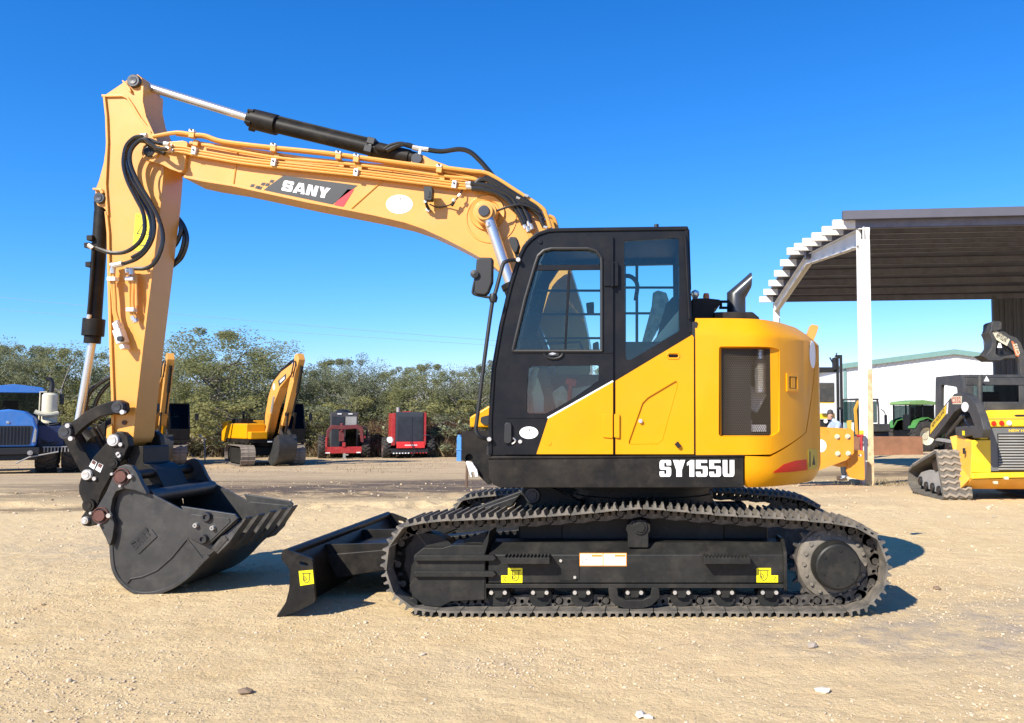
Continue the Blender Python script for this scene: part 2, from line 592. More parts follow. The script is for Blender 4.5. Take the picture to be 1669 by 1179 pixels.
def ground_z(x, y):
    x = np.asarray(x, dtype=np.float64); y = np.asarray(y, dtype=np.float64)
    z = ground_base(x, y)
    near = 1 - sstep(30, 70, np.abs(y))
    z = z + near * 0.018 * vnoise(x * 0.9, y * 0.9, 1)
    z = z + near * 0.014 * vnoise(x * 3.1, y * 3.1, 2)
    z = z + near * 0.010 * vnoise(x * 8.0, y * 8.0, 3)
    z = z + near * 0.008 * vnoise(x * 17.0, y * 17.0, 4)
    # churned wheel ruts that run along the yard behind the machine
    rut = np.exp(-((y - 7.6 - 0.9 * vnoise(x * 0.12, 0.3, 5)) / 0.55) ** 2) + 0.8 * np.exp(-((y - 10.3 - 1.2 * vnoise(x * 0.1, 4.3, 6)) / 0.6) ** 2)
    z = z + rut * (1 - sstep(2.5, 5, x)) * (0.09 * vnoise(x * 1.7, y * 3.0, 7) + 0.11 * vnoise(x * 4.2, y * 6.0, 8) + 0.05 * vnoise(x * 9, y * 10, 10))
    z = z + np.exp(-((y - 13.5) / 3.0) ** 2) * 0.035 * vnoise(x * 0.7, y * 2.2, 9)
    # old wheel prints across the open gravel
    for k, (c0, c1, c2) in enumerate(((-1.35, .10, .02), (-2.25, .07, -.015), (3.9, -.05, .01))):
        yc = c0 + c1 * x + c2 * x * x
        for off in (-.16, .16):
            m = np.exp(-((y - yc - off) / .11) ** 4) * np.clip(.55 + 1.3 * vnoise(x * .5, 3.0 + k, 60 + k), 0, 1) * sstep(-8, -5, x) * (1 - sstep(4, 6, x))
            z = z + m * (-.006 + .006 * np.sin((x + (y - yc) * 1.2 * np.sign(off)) * 2 * PI / .21))
    # soil squeezed up along the foot of the track
    z = z + .022 * np.exp(-((y + .09) / .07) ** 2) * (1 - sstep(1.55, 1.75, np.abs(x))) * np.clip(.4 + 1.6 * vnoise(x * 5.0, y * 6.0, 70), 0, 1)
    # level pad under the tracks
    pad = (1 - sstep(2.0, 2.6, np.abs(x))) * (1 - sstep(1.4, 1.9, np.abs(y - 1.25)))
    return z * (1 - pad) - 0.004 * pad


def gz(x, y):
    return float(ground_z(np.array([x]), np.array([y]))[0])


def gb(x, y):
    return float(ground_base(np.array([x]), np.array([y]))[0])


def Xat(px, Y, py=700):
    return W(px, py, Y)[0]


def drop_to(px, py, Y):
    x = Xat(px, Y, py)
    return (x, Y, gb(x, Y))
# =====================================================================================================================
#                                                   THE BIG EXCAVATOR
# =====================================================================================================================
YC = 1.245                       # centre plane of the undercarriage; the machine's left side is at Y = 0
XB = (0.0, YC, 0.0)
exc = thing('excavator', 'big new yellow and black crawler excavator with raised boom, nearest machine on the gravel', 'excavator', XB, base=XB)


# ---------------------------------------------------------------- tracks
def track_path(inner_px):
    L = [Vector(p) for p in catmull([(*W(a, b, 0),) for a, b in inner_px + inner_px[:1]], 5)]
    return L


INNER = [(658, 859), (703, 851), (760, 848), (821, 846.5), (864, 844), (943, 838.6), (1022, 831), (1060, 830), (1102, 834), (1185, 841),
         (1268, 846), (1309, 849), (1348, 852), (1385, 858), (1411, 866), (1430, 879), (1442, 901), (1446, 930), (1441, 956), (1427, 978),
         (1408, 991), (1390, 996), (1300, 997), (1200, 997), (1100, 997), (1000, 997), (900, 997), (800, 997), (710, 996), (680, 993),
         (659, 984), (643, 970), (633, 950), (629, 928), (631, 903), (639, 881)]


def resample(line, n):
    d = [0.0]
    for a, b in zip(line, line[1:]): d.append(d[-1] + (b - a).length)
    T = d[-1]; out = []; j = 0
    for k in range(n):
        t = T * k / n
        while d[j + 1] < t: j += 1
        u = (t - d[j]) / max(1e-9, d[j + 1] - d[j])
        out.append(line[j].lerp(line[j + 1], u))
    return out, T


def shoe_mesh(name, pitch, width, m, rib=0.031, cheap=False):
    hp = pitch / 2
    if cheap:
        prof = [(-hp * 0.97, 0), (-hp * 0.97, 0.02), (-hp * .3, 0.02), (-hp * .2, 0.045), (hp * .1, 0.045), (hp * .2, 0.02), (hp * 0.97, 0.02), (hp * 0.97, 0)]
    else:
        prof = [(-hp + .001, -.004), (-hp + .001, .006), (-hp + .012, .013)]
        for u in (-.056, .000, .056):
            prof += [(u - .013, .013), (u - .006, .013 + rib), (u + .006, .013 + rib), (u + .013, .013)]
        prof += [(hp - .016, .013), (hp - .006, .004), (hp - .006, -.005), (hp - .02, .0)]
    mb = MB()
    mb.prism(prof, -width / 2, width / 2)
    return mb.mesh(name, m, ang=25)


def link_mesh(name, pitch, m):
    mb = MB()
    hp = pitch / 2
    for y0, y1 in ((-0.08, -0.052), (0.052, 0.08)):
        out = rnd([(-hp - .03, -.012), (hp * .2, -.012), (hp * .2, -.004), (hp + .02, -.004), (hp + .032, -.035), (hp + .02, -.072), (hp * .3, -.078), (-hp * .1, -.086), (-hp * .9, -.08), (-hp - .035, -.05)], .012, 2)
        holes = [ell(-.045, -.035, .016, .017, 8), ell(.012, -.035, .014, .017, 8)]
        mb.prism(out, y0, y1, holes)
        s = -1 if y0 < 0 else 1
    mb.cyl((hp, -.088, -.042), (hp, .088, -.042), .024, 10)
    mb.cyl((-.045, -.09, -.012), (-.045, .09, -.012), .010, 6)
    return mb.mesh(name, m, ang=35)


PATH = track_path(INNER)
TOT = sum((b - a).length for a, b in zip(PATH, PATH[1:]))
NSH = round(TOT / 0.171)
PTS, TOT = resample(PATH, NSH)
PITCH = TOT / NSH
SHOE_ME = shoe_mesh('track_shoe', PITCH, 0.50, SHOE)
LINK_ME = link_mesh('chain_link', PITCH, EDGE)


def build_track(far):
    ym = (lambda y: 2 * YC - y) if far else (lambda y: y)
    # ---- the belt
    tr = MB()
    tr.ycyl(*W(697, 927, .25), ym(.17), ym(.33), .27, 28)
    tr.ycyl(*W(697, 927, .25), ym(.14), ym(.38), .09, 16)
    track = tr.build('idler', UND, exc, ang=40)
    belt = bpy.data.objects.new('track', None)
    C.objects.link(belt); belt.parent = exc
    for i in range(NSH):
        a, b = PTS[i], PTS[(i + 1) % NSH]
        c = (a + b) / 2
        ang = math.atan2(b.y - a.y, b.x - a.x)       # runs clockwise seen from -Y: left to right on top
        loc = (c.x - XB[0], ym(.25) - XB[1], c.y - XB[2])
        piece('track_shoe', SHOE_ME, belt, loc, (random.uniform(-.006, .006), -ang, 0))
        if not far or i % 1 == 0:
            piece('chain_link', LINK_ME, belt, loc, (0, -ang, 0))
    # ---- side frame: a long box with a sloping top
    z = lambda py, Y=.1: W(1048, py, Y)[1]
    x = lambda px, Y=.1: W(px, 900, Y)[0]
    fr = MB()
    sec = [(ym(.10), z(951)), (ym(.10), z(905)), (ym(.205), z(884, .2)), (ym(.40), z(884, .2)), (ym(.42), z(905)), (ym(.42), z(951))]
    fr.prism(sec, x(796), x(1277), axis='X')
    frame = fr.build('track_frame', UND, exc, bevel=.008)
    fl = MB()
    fl.bx(x(793), x(1280), ym(.075), ym(.43), z(958), z(951.5))
    fl.build('bottom_flange', UND, frame, bevel=.004)
    ep = MB()
    ep.prism(rnd([(ym(.07), z(963)), (ym(.07), z(900)), (ym(.19), z(878, .2)), (ym(.44), z(878, .2)), (ym(.44), z(963))], .02, 3), x(1276), x(1281.5), axis='X')
    ep.build('end_plate', UND, frame, bevel=.003)
    # idler yoke in front of the frame
    yk = MB()
    Yk = .09
    out = P([(675, 905), (690, 893), (722, 893), (735, 889), (790, 889), (793, 978), (735, 981), (718, 990), (692, 988), (672, 972), (667, 955), (674, 940)], Yk)
    yk.prism(rnd(out, .02, 3), ym(Yk), ym(.40))
    yoke = yk.build('idler_yoke', UND, exc, bevel=.006)
    for py in (908.5, 934.5):
        rb = MB()
        rb.prism(rnd([(x(677), z(py + 4.5)), (x(677), z(py - 2.5)), (x(681), z(py - 4.5)), (x(806), z(py - 4.5)), (x(811), z(py)), (x(806), z(py + 4.5))], .006, 2), ym(.055), ym(.105))
        rb.build('guide_rib', UND, yoke, bevel=.004)
    cp = MB()
    cp.prism(P([(786, 887), (798, 866), (796, 884), (790, 905), (790, 978), (786, 978)], .085), ym(.085), ym(.40))
    cp.prism(P([(757, 880), (795, 866), (789, 884), (776, 889), (757, 889)], .2), ym(.2), ym(.25))
    cp.build('frame_bracket', UND, yoke, bevel=.004)
    nut = MB(); nut.ycyl(*W(674, 982, .1), ym(.08), ym(.2), .035, 12)
    nut.build('adjuster_end', UND, yoke, bevel=.004)
    # steps
    for a, b in ((820, 897), (1146, 1222)):
        st = MB()
        st.bx(x(a, .03), x(b, .03), ym(-.015), ym(.11), z(918, .03), z(908, .03))
        n = 13
        for k in range(n):
            xx = x(a, 0) + (x(b, 0) - x(a, 0)) * (k + .5) / n
            st.prism([(xx - .011, z(908, .03) - .002), (xx, z(905, .03)), (xx + .011, z(908, .03) - .002)], ym(-.015), ym(.11))
        st.build('step', UND, frame, bevel=.003)
    # cover plate with its two bolts
    cv = MB()
    cv.prism(rnd(P([(911, 911), (944, 911), (944, 944), (938, 947), (911, 947)], .1), .015, 3), ym(.094), ym(.102))
    cvr = cv.build('cover_plate', UND, frame, bevel=.003)
    for a, b in ((914, 914), (937, 941)):
        bt = MB(); bt.ycyl(*W(a, b, .095), ym(.084), ym(.096), .011, 8)
        bt.build('bolt', ZINC, cvr)
    # carrier roller on its post
    cr = MB()
    cr.prism(rnd(P([(1023, 893), (1023, 870), (1020, 864), (1022, 856), (1031, 848), (1052, 848), (1060, 856), (1060, 866), (1057, 870), (1057, 893)], .13), .01, 2), ym(.13), ym(.36))
    car = cr.build('carrier_roller', UND, exc, bevel=.006)
    cr2 = MB()
    cr2.ycyl(*W(1043, 859, .13), ym(.115), ym(.14), .055, 16); cr2.ycyl(*W(1043, 859, .13), ym(.105), ym(.13), .038, 16)
    cr2.build('roller_cap', UND, car, bevel=.004)
    # track rollers with their brackets
    for px in (812, 880, 948, 1111, 1182, 1254, 1034):
        rl = MB()
        xx = x(px)
        rl.ycyl(xx, z(974), ym(.15), ym(.35), .085, 16)
        rl.prism(rnd(P([(px - 13, 959), (px + 13, 959), (px + 15, 966), (px + 8, 970), (px + 6, 975), (px - 6, 975), (px - 8, 970), (px - 15, 966)], .105), .008, 2), ym(.105), ym(.20))
        ro = rl.build('track_roller', UND, exc, bevel=.004)
        for q in (-11, 11):
            b2 = MB(); b2.ycyl(*W(px + q, 966, .1), ym(.09), ym(.107), .015, 8)
            b2.build('roller_bolt', ZINC, ro)
    # chain guard in the middle
    gd = MB()
    out = P([(991, 958), (1006, 958), (1008, 972), (1020, 978), (1048, 978), (1060, 972), (1062, 958), (1074, 958), (1076, 975), (1062, 988), (1045, 993), (1020, 993), (1003, 987), (993, 976)], .07)
    gd.prism(rnd(out, .012, 2), ym(.07), ym(.13))
    g2 = gd.build('chain_guard', UND, exc, bevel=.006)
    # sprocket and drive hub
    cx, cz = W(1359, 919, .2)
    sp = MB()
    nt = 21
    out = []
    for k in range(nt):
        a = 2 * PI * k / nt
        for da, r in ((-.46, .285), (-.20, .288), (-.09, .325), (.09, .325), (.20, .288)):
            aa = a + da * 2 * PI / nt
            out.append((cx + r * math.cos(aa), cz + r * math.sin(aa)))
    sp.prism(out, ym(.225), ym(.275))
    spo = sp.build('sprocket', EDGE, exc, bevel=.004)
    rg = MB()
    rg.lathe([(.17, -.045), (.20, -.045), (.262, -.02), (.27, 0), (.17, 0)] if not far else [(.17, .045), (.20, .045), (.262, .02), (.27, 0), (.17, 0)], (cx, ym(.225), cz), 'Y', 40)
    rg.build('sprocket_ring', SHOE, spo)
    bl = MB(); bl.ycyl(0, 0, -.014, .014, .015, 6)
    bme = bl.mesh('sprocket_bolt', SHOE)
    for k in range(18):
        a = 2 * PI * k / 18
        piece('sprocket_bolt', bme, spo, (cx + .222 * math.cos(a) - XB[0], ym(.185) - XB[1], cz + .222 * math.sin(a) - XB[2]))
    hb = MB()
    sg = -1 if not far else 1
    hb.lathe([(0, .155 * sg), (.150, .155 * sg), (.162, .147 * sg), (.168, .13 * sg), (.178, 0), (0, 0)], (cx, ym(.2), cz), 'Y', 40)
    hub = hb.build('drive_hub', UND, exc, ang=30)
    for k in range(6):
        a = 2 * PI * k / 6 + .4
        hbp = MB(); hbp.ycyl(cx + .12 * math.cos(a), cz + .12 * math.sin(a), ym(.2 - .155 - .008), ym(.05), .012, 6)
        hbp.build('hub_plug', UND, hub)
    return frame


frame_near = build_track(False)
frame_far = build_track(True)


# stickers on the near side frame
def sticker(name, pts, Y, m, parent, dy=.0025, r=.006):
    s = MB(); s.prism(rnd(P(pts, Y), r, 2), Y - dy, Y)
    return s.build(name, m, parent)


def line_art(name, lines, Y, m, parent, r=.0025):
    s = MB()
    for L in lines:
        q = P(L, Y)
        s.strip(q, r * 2, Y - .0012, Y)
    return s.build(name, m, parent, smooth=False)


def sling_mark(name, x0, y0, w, h, Y, parent):
    """a hook, rope and pulley pictogram"""
    q = lambda a, b: (x0 + a * w, y0 + b * h)
    L = [[q(.1, .18), q(.9, .18)], [q(.28, .18), q(.25, .55), q(.28, .75), q(.42, .88), q(.58, .86), q(.72, .7), q(.76, .5), q(.74, .18)],
         [q(.3, .4), q(.45, .5), q(.5, .62), q(.4, .74), q(.3, .66), q(.34, .54)]]
    return line_art(name, L, Y, INK, parent)


FY = .1 - .001
s = sticker('lifting_sticker', [(828, 926), (851.5, 926), (851.5, 950), (817, 950), (817, 938), (828, 938)], FY, STK, frame_near, r=0)
sling_mark('sticker_drawing', 829, 926, 22, 24, FY - .0026, frame_near)
line_art('sticker_drawing', [[(820, 940), (824, 941), (822, 945), (825, 948)]], FY - .0026, INK, frame_near)
s = sticker('lifting_sticker', [(1233, 926), (1256.5, 926), (1256.5, 938), (1268, 938), (1268, 949.5), (1233, 949.5)], FY, STK, frame_near, r=0)
sling_mark('sticker_drawing', 1234, 926, 22, 23, FY - .0026, frame_near)
line_art('sticker_drawing', [[(1261, 940), (1265, 941), (1262, 944), (1264, 948)]], FY - .0026, INK, frame_near)
sticker('warning_sticker', [(944.5, 901.5), (1021.5, 901.5), (1021.5, 923), (944.5, 923)], FY, ORG, frame_near, r=.003)
sticker('warning_panel', [(946, 903), (982, 903), (982, 921.5), (946, 921.5)], FY - .0026, WHT, frame_near, r=0)
sticker('warning_panel', [(984, 903), (1020, 903), (1020, 921.5), (984, 921.5)], FY - .0026, WHT, frame_near, r=0)
sticker('warning_band', [(964, 904), (981, 904), (981, 907.5), (964, 907.5)], FY - .0052, ORG, frame_near, r=0)
sticker('warning_band', [(1002, 904), (1019, 904), (1019, 907.5), (1002, 907.5)], FY - .0052, ORG, frame_near, r=0)
line_art('sticker_drawing', [[(948, 918), (954, 906), (961, 918), (948, 918)], [(952, 916), (956, 911), (957, 916)]], FY - .0052, INK, frame_near, r=.0018)

# ---------------------------------------------------------------- car body, swing bearing
cbm = MB()
cbm.bx(-.62, .62, .40, 2.09, .42, .70)
cbm.bx(-.95, -.55, .42, .75, .40, .62); cbm.bx(.55, .95, .42, .75, .40, .62)
cbm.bx(-.95, -.55, 1.74, 2.07, .40, .62); cbm.bx(.55, .95, 1.74, 2.07, .40, .62)
car = cbm.build('car_body', UND, exc, bevel=.015)
sb = MB()
sb.lathe([(.3, .0), (.60, .0), (.60, .07), (.57, .075), (.57, .12), (.62, .125), (.62, .21), (.3, .21)], (0, YC, .70), 'Z', 48)
sb.build('swing_bearing', UND, exc)
# blade cylinder brackets seen over the near track
for yy in (.85, 1.64):
    bc = MB()
    cx, cz = W(868, 808, .85)
    bc.prism(rnd([(cx - .20, .60), (cx - .06, cz + .09), (cx + .08, cz + .10), (cx + .40, cz - .05), (cx + .40, .60)], .05, 4), yy, yy + .10)
    br = bc.build('blade_bracket', UND, exc, bevel=.006)
    b2 = MB(); b2.ycyl(cx, cz, yy - .02, yy + .12, .062, 20); b2.ycyl(cx, cz, yy - .03, yy - .02, .04, 20)
    b2.build('bracket_pin', PIN, br, bevel=.004)

# ---------------------------------------------------------------- dozer blade
BL = P([(458, 906), (459.5, 900.5), (464, 898.6), (474, 898.6), (508, 911), (509.5, 918), (513.8, 982), (481, 998.5), (449, 1008.5), (458, 996), (466, 981), (471, 962), (472.5, 945), (471.5, 928), (465, 920), (459, 913)], 0)
slot = rnd(P([(488.5, 915), (499, 917), (502.5, 920), (502, 923.5), (491, 921.5), (487.5, 918)], 0), .01, 3)
bp = MB(); bp.prism(rnd(BL, [0.02] * 5 + [.02, .03] + [0] * 9, 4), .0, .03, [slot])
bends = bp.build('blade_end_plate', BLK, exc, bevel=.004)
bp = MB(); bp.prism(rnd(BL, [0.02] * 5 + [.02, .03] + [0] * 9, 4), 2.46, 2.49, [slot])
bp.build('blade_end_plate', BLK, exc, bevel=.004)
mold = MB()
line = [(462, 904), (467, 914), (473, 928), (474, 945), (472.5, 962), (467.5, 981), (459.5, 996), (450.5, 1008)]
line = [tuple(p) for p in catmull(P(line, 0), 3)]
mold.strip(line, .025, .03, 2.46)
mb_ = mold.build('moldboard', BLK, exc, bevel=.003)
tb = MB(); tb.cyl((line[0][0] + .012, .02, line[0][1] + .005), (line[0][0] + .012, 2.47, line[0][1] + .005), .032, 14)
tb.build('top_tube', BLK, mb_)
ce = MB(); ce.strip(P([(462, 990), (449, 1009)], 0), .03, .035, 2.455)
ce.build('cutting_edge', EDGE, mb_, bevel=.003)
x0 = line[4][0]
for yy in (.72, 1.62):
    gs = MB()
    gs.prism([(x0 + .00, line[1][1] - .02), (x0 + .62, .42), (x0 + .62, .30), (x0 + .02, .26)], yy, yy + .025)
    gs.build('gusset', BLK, mb_, bevel=.003)
bb = MB()
bb.prism([(x0 + .0, .33), (x0 + .85, .40), (x0 + .85, .26), (x0 + .1, .14)], .70, 1.80)
bb.build('blade_beam', BLK, exc, bevel=.012)
for yy in (.74, 1.58):
    ba = MB()
    ba.prism([(x0 + .5, .42), (-.6, .56), (-.6, .40), (x0 + .5, .24)], yy, yy + .16)
    ba.build('push_arm', UND, exc, bevel=.01)
    bh = MB()
    bh.prism([(x0 + .62, .34), (-1.05, .70), (-.98, .80), (x0 + .6, .46)], yy + .03, yy + .11)
    bh.build('lift_cylinder', UND, exc, bevel=.015)
sticker('lifting_sticker', [(487, 931), (510, 929), (512, 951.5), (489.5, 955)], -.001, STK, bends, r=0)
sling_mark('sticker_drawing', 489.5, 931, 20, 22, -.0038, bends)

# ---------------------------------------------------------------- upper structure
YN = .03                                     # near skin of the house
zt = W(1200, 518, YN)[1]
zb = W(1235, 795.5, YN)[1]
ub = MB()
out = P([(795.5, 748), (802, 743.5), (1212.5, 743.5), (1212.5, 795.5), (816, 795.5), (803, 790), (797, 779)], YN)
ub.prism(rnd(out, [.01, .01, 0, 0, .03, .05, .03], 4), YN, 2.46)
ufr = ub.build('upper_frame', BLK, exc, bevel=.008)
lp = MB()
lp.strip(P([(795, 746.5), (1213, 743)], YN), .012, YN - .012, YN + .05)
lp.build('frame_lip', BLK, ufr, bevel=.003)
# model lettering on the frame band
a = W(1075, 777.3, YN - .002); b = W(1197, 777.3, YN - .002); h = W(1075, 750, YN)[1] - a[1]
block_text('lettering', 'SY155U', (a[0], YN - .0022, a[1]), (b[0] - a[0], 0, 0), (0, 0, h), WHT, ufr, .40, .17, [1, 1.06, .62, 1, 1, 1], .15)
# dark body inside the panels and the decks of the far side
hb = MB()
zi = W(1200, 528, YN)[1]
hb.bx(W(1012, 700, .1)[0], .80, .16, 2.40, zb + .18, zi - .12)
hb.bx(.80, 1.15, .5, 1.95, zb + .18, zi - .12)
hb.build('engine_bay', PLAS, exc)
# front deck right of the boom, with the tool box on it
Yd = 1.72
dk = MB()
out = P([(752.5, 703), (800, 702), (800, 790), (795, 790), (757, 752), (752.5, 750)], Yd)
hole = ell(*W(764.5, 747, Yd), .035, .04, 16)
dk.prism(out, Yd, Yd + .05, [hole])
dk.bx(out[0][0] + .01, out[2][0] + 1.0, Yd + .05, 2.40, out[4][1], out[0][1] - .004)
deck = dk.build('front_deck', BLK, exc, bevel=.006)
tbx = MB()
out = P([(765.5, 697.5), (765, 680), (797, 661), (850, 640), (900, 640), (900, 697.5)], Yd + .04)
tbx.prism(out, Yd + .04, 2.40)
tool = tbx.build('tool_box', YEL, exc, bevel=.02)
rc = MB(); rc.prism(rnd(P([(784, 680), (800, 676), (800, 693), (787, 692), (783, 688)], Yd + .03), .02, 3), Yd + .025, Yd + .045)
rc.build('box_handle', PLAS, tool)
wt = MB()
wt.prism(rnd(P([(760, 751), (771, 754), (779, 766), (781, 776), (776, 778), (774, 768), (769, 770), (771, 779), (768, 777)], Yd - .02), .008, 2), Yd - .06, Yd - .01)
wt.build('hose_bracket', WHT, deck, bevel=.003)

# side panel behind the cab and yellow foot of the door
sp = MB()
out = P([(1003.2, 740.5), (1003.2, 621), (1128, 546), (1130.8, 550), (1131, 740.5)], YN)
rec = P([(1023, 725), (1047, 657), (1056, 648), (1103, 620), (1105, 628), (1080, 718), (1073, 724)], YN)
slot2 = rnd(P([(1091, 577.5), (1104, 577.5), (1106, 580), (1104, 583), (1091, 583), (1089, 580)], YN), .008, 3)
sp.prism(out, YN, YN + .04, [rnd(rec, .02, 3), slot2])
spo = sp.build('side_panel', YEL, exc, bevel=.007)
sp2 = MB(); sp2.prism(rnd(rec, .02, 3), YN + .012, YN + .05)
fd = sp2.build('filler_door', YEL, spo, bevel=.004)
sp3 = MB(); sp3.bx(W(1086, 580, YN)[0], W(1110, 580, YN)[0], YN + .03, YN + .05, W(1100, 586, YN)[1], W(1100, 574, YN)[1])
sp3.build('slot_back', PLAS, spo)
rim = MB(); ol = rnd(P([(1089.5, 575.5), (1105, 575.5), (1108, 580), (1105, 585), (1089.5, 585), (1086.5, 580)], YN), .01, 3)
rim.tube([(a, YN, b) for a, b in ol] + [(ol[0][0], YN, ol[0][1])], .006, 6)
rim.build('slot_rim', YEL, spo)
lk = MB(); lk.ycyl(*W(1044, 686.5, YN), YN - .008, YN + .02, .015, 14)
lk.build('panel_lock', ZINC, fd)
kn = MB(); kn.tube(P3([(1102, 722), (1108, 729)], YN - .012), .016, 8)
kn.build('rubber_stop', PLAS, spo, ang=60)

# ---------------------------------------------------------------- rounded engine cover and counterweight
RT = 1.50
XA = W(1134, 700, YN)[0]
corner = math.sqrt(RT ** 2 - (YC - YN) ** 2)
fp = [(XA, YN), (corner, YN)]
a0 = math.atan2(YN - YC, corner)
raw = [(XA, YN), (corner, YN)] + [(RT * math.cos(a0 + (-2 * a0) * k / 40), YC + RT * math.sin(a0 + (-2 * a0) * k / 40)) for k in range(1, 40)] + [(corner, 2 * YC - YN), (XA, 2 * YC - YN)]
# soften the corner between the flat flank and the arc
i0 = (corner - .13, YN); i1 = (RT * math.cos(a0 + .12), YC + RT * math.sin(a0 + .12))
arc = [q for q in raw[2:-2] if a0 + .12 < math.atan2(q[1] - YC, q[0]) < -a0 - .12]
bez = [tuple(Vector(i0) * (1 - u) ** 2 + Vector((corner + .02, YN)) * 2 * u * (1 - u) + Vector(i1) * u * u) for u in [k / 12 for k in range(13)]]
bez2 = [(q[0], 2 * YC - q[1]) for q in reversed(bez)]
FPL = [Vector(p) for p in [(XA, YN)] + bez + arc + bez2 + [(XA, 2 * YC - YN)]]
FS = [0.0]
for a, b in zip(FPL, FPL[1:]): FS.append(FS[-1] + (b - a).length)
STOT = FS[-1]
ZC1, ZC2 = W(1200, 548, YN)[1], W(1200, 517.5, YN)[1]


def fpt(s):
    s = max(0, min(STOT - 1e-6, s))
    j = 0
    while FS[j + 1] < s: j += 1
    u = (s - FS[j]) / (FS[j + 1] - FS[j])
    p = FPL[j].lerp(FPL[j + 1], u)
    ta = (FPL[min(j + 2, len(FPL) - 1)] - FPL[j]).normalized(); tb_ = (FPL[j + 1] - FPL[max(j - 1, 0)]).normalized()
    t = tb_.lerp(ta, u).normalized()
    return p, Vector((t.y, -t.x))


def inset(s, z):
    v = 0.0
    k = min(1, max(0, (s - .2) / .9))                       # the top rounds over more towards the rear
    if z > ZC1:
        t = (z - ZC1) / (ZC2 - ZC1)
        v += (.055 + .11 * k) * t ** 1.25
    if z < zb + .14:
        t = (zb + .14 - z) / .14
        v += .06 * t * t
    return v


def wrap(s, z, out=0.0):
    p, n = fpt(s)
    q = p - n * (inset(s, z) - out)
    return (q.x, q.y, z)


def WS(px, py):
    """where the picture's ray meets the wrapped skin, as (s, z)"""
    best = None; prev = None
    for k in range(0, 400):
        s = STOT * 0.6 * k / 400
        p, n = fpt(s)
        for _ in range(2):
            x, z = W(px, py, p.y)
        ins = inset(s, z)
        q = p - n * ins
        x, z = W(px, py, q.y)
        d = x - q.x
        if prev is not None and prev[0] * d <= 0:
            return (s, z)
        if best is None or abs(d) < best[0]: best = (abs(d), s, z)
        prev = (d, s)
    return best[1:]


def wrapped(name, poly, holes, m, parent, thick=.03, out=0.0, bevel=.006, scut=.05):
    loops = [poly] + list(holes)
    flat = [p for lp in loops for p in lp]
    tri = tessellate_polygon([[Vector((a, b, 0)) for a, b in lp] for lp in loops])
    b = bmesh.new()
    vs = [b.verts.new((a, 0, c)) for a, c in flat]
    for t in tri:
        try: b.faces.new([vs[i] for i in t])
        except ValueError: pass
    s0 = min(p[0] for p in poly); s1 = max(p[0] for p in poly)
    zs = [z for z in [ZC1 + (ZC2 - ZC1) * k / 5 for k in range(5)] + [zb + .14 * k / 4 for k in range(1, 5)]]
    k = s0 + scut
    cuts = []
    while k < s1 - .01:
        cuts.append(((k, 0, 0), (1, 0, 0))); k += scut
    cuts += [((0, 0, z), (0, 0, 1)) for z in zs if min(p[1] for p in poly) + .005 < z < max(p[1] for p in poly) - .005]
    for co, no in cuts:
        bmesh.ops.bisect_plane(b, geom=b.verts[:] + b.edges[:] + b.faces[:], plane_co=co, plane_no=no, dist=1e-5)
    bmesh.ops.dissolve_limit(b, angle_limit=.001, verts=b.verts, edges=[e for e in b.edges if False])
    bmesh.ops.remove_doubles(b, verts=b.verts, dist=1e-5)
    base = parent.get('_base', (0, 0, 0))
    front = {}
    b.verts.ensure_lookup_table()
    mb = MB()
    V = []
    idx = {v: i for i, v in enumerate(b.verts)}
    n = len(b.verts)
    vo = [wrap(v.co.x, v.co.z, out) for v in b.verts]; vi = [wrap(v.co.x, v.co.z, out - thick) for v in b.verts]
    faces = []
    for f in b.faces:
        ii = [idx[v] for v in f.verts]
        faces.append(ii); faces.append([i + n for i in reversed(ii)])
    for e in b.edges:
        if len(e.link_faces) == 1:
            i, j = idx[e.verts[0]], idx[e.verts[1]]
            faces.append([i, j, j + n, i + n])
    b.free()
    mb.add(vo + vi, faces)
    o = mb.build(name, m, parent, bevel=0, ang=38)
    if bevel:
        bv = o.modifiers.new('bevel', 'BEVEL'); bv.width = bevel; bv.segments = 2; bv.limit_method = 'ANGLE'; bv.angle_limit = R(50); bv.harden_normals = True
    return o


s_r, z_r = WS(1311, 541); s_b, z_b = WS(1313, 705); s_c, z_c = WS(1255, 741)
zlow = W(1136, 742, YN)[1]
GRI = [WS(*p) for p in ((1171, 565), (1255, 566), (1270, 570), (1270, 703), (1258, 711), (1176, 712), (1171, 709))]
cover_poly = [(0.0, zlow), (s_c, z_c), (s_b, z_b), (s_r, z_r), (s_r - .10, ZC2), (0.0, ZC2)]
ec = wrapped('engine_cover', cover_poly, [rnd(GRI, .02, 3)], YEL, exc, thick=.045)
# grille recess: a frame leading back to the perforated sheet
gs0, gz0 = GRI[0]; gs1, gz1 = GRI[3]
rcs = MB()
p0 = wrap(gs0 + .002, gz0); p1 = wrap(gs1 - .002, gz1)
GX0, GX1 = W(1176, 640, YN + .05)[0], W(1257, 640, YN + .05)[0]
GYB = YN + .055
zz0, zz1 = gz0 + .004, W(1176, 712, YN)[1] - .004
corn = [(p0[0], p0[1] + .01, zz0), (p1[0], p1[1] + .01, zz0), (p1[0], p1[1] + .01, zz1), (p0[0], p0[1] + .01, zz1)]
back = [(GX0, GYB, zz0 - .012), (GX1, GYB + .03, zz0 - .012), (GX1, GYB + .03, zz1 + .012), (GX0, GYB, zz1 + .012)]
rcs.add(corn + back, [[0, 1, 5, 4], [1, 2, 6, 5], [2, 3, 7, 6], [3, 0, 4, 7]])
rcs.build('grille_surround', YEL, ec, smooth=False)
gm = MB(); gm.add(back, [[0, 1, 2, 3]])
gm.build('grille', GRILL, ec, smooth=False)
eng = MB()
gx = lambda px: W(px, 640, .25)[0]; gzz = lambda py: W(1200, py, .25)[1]
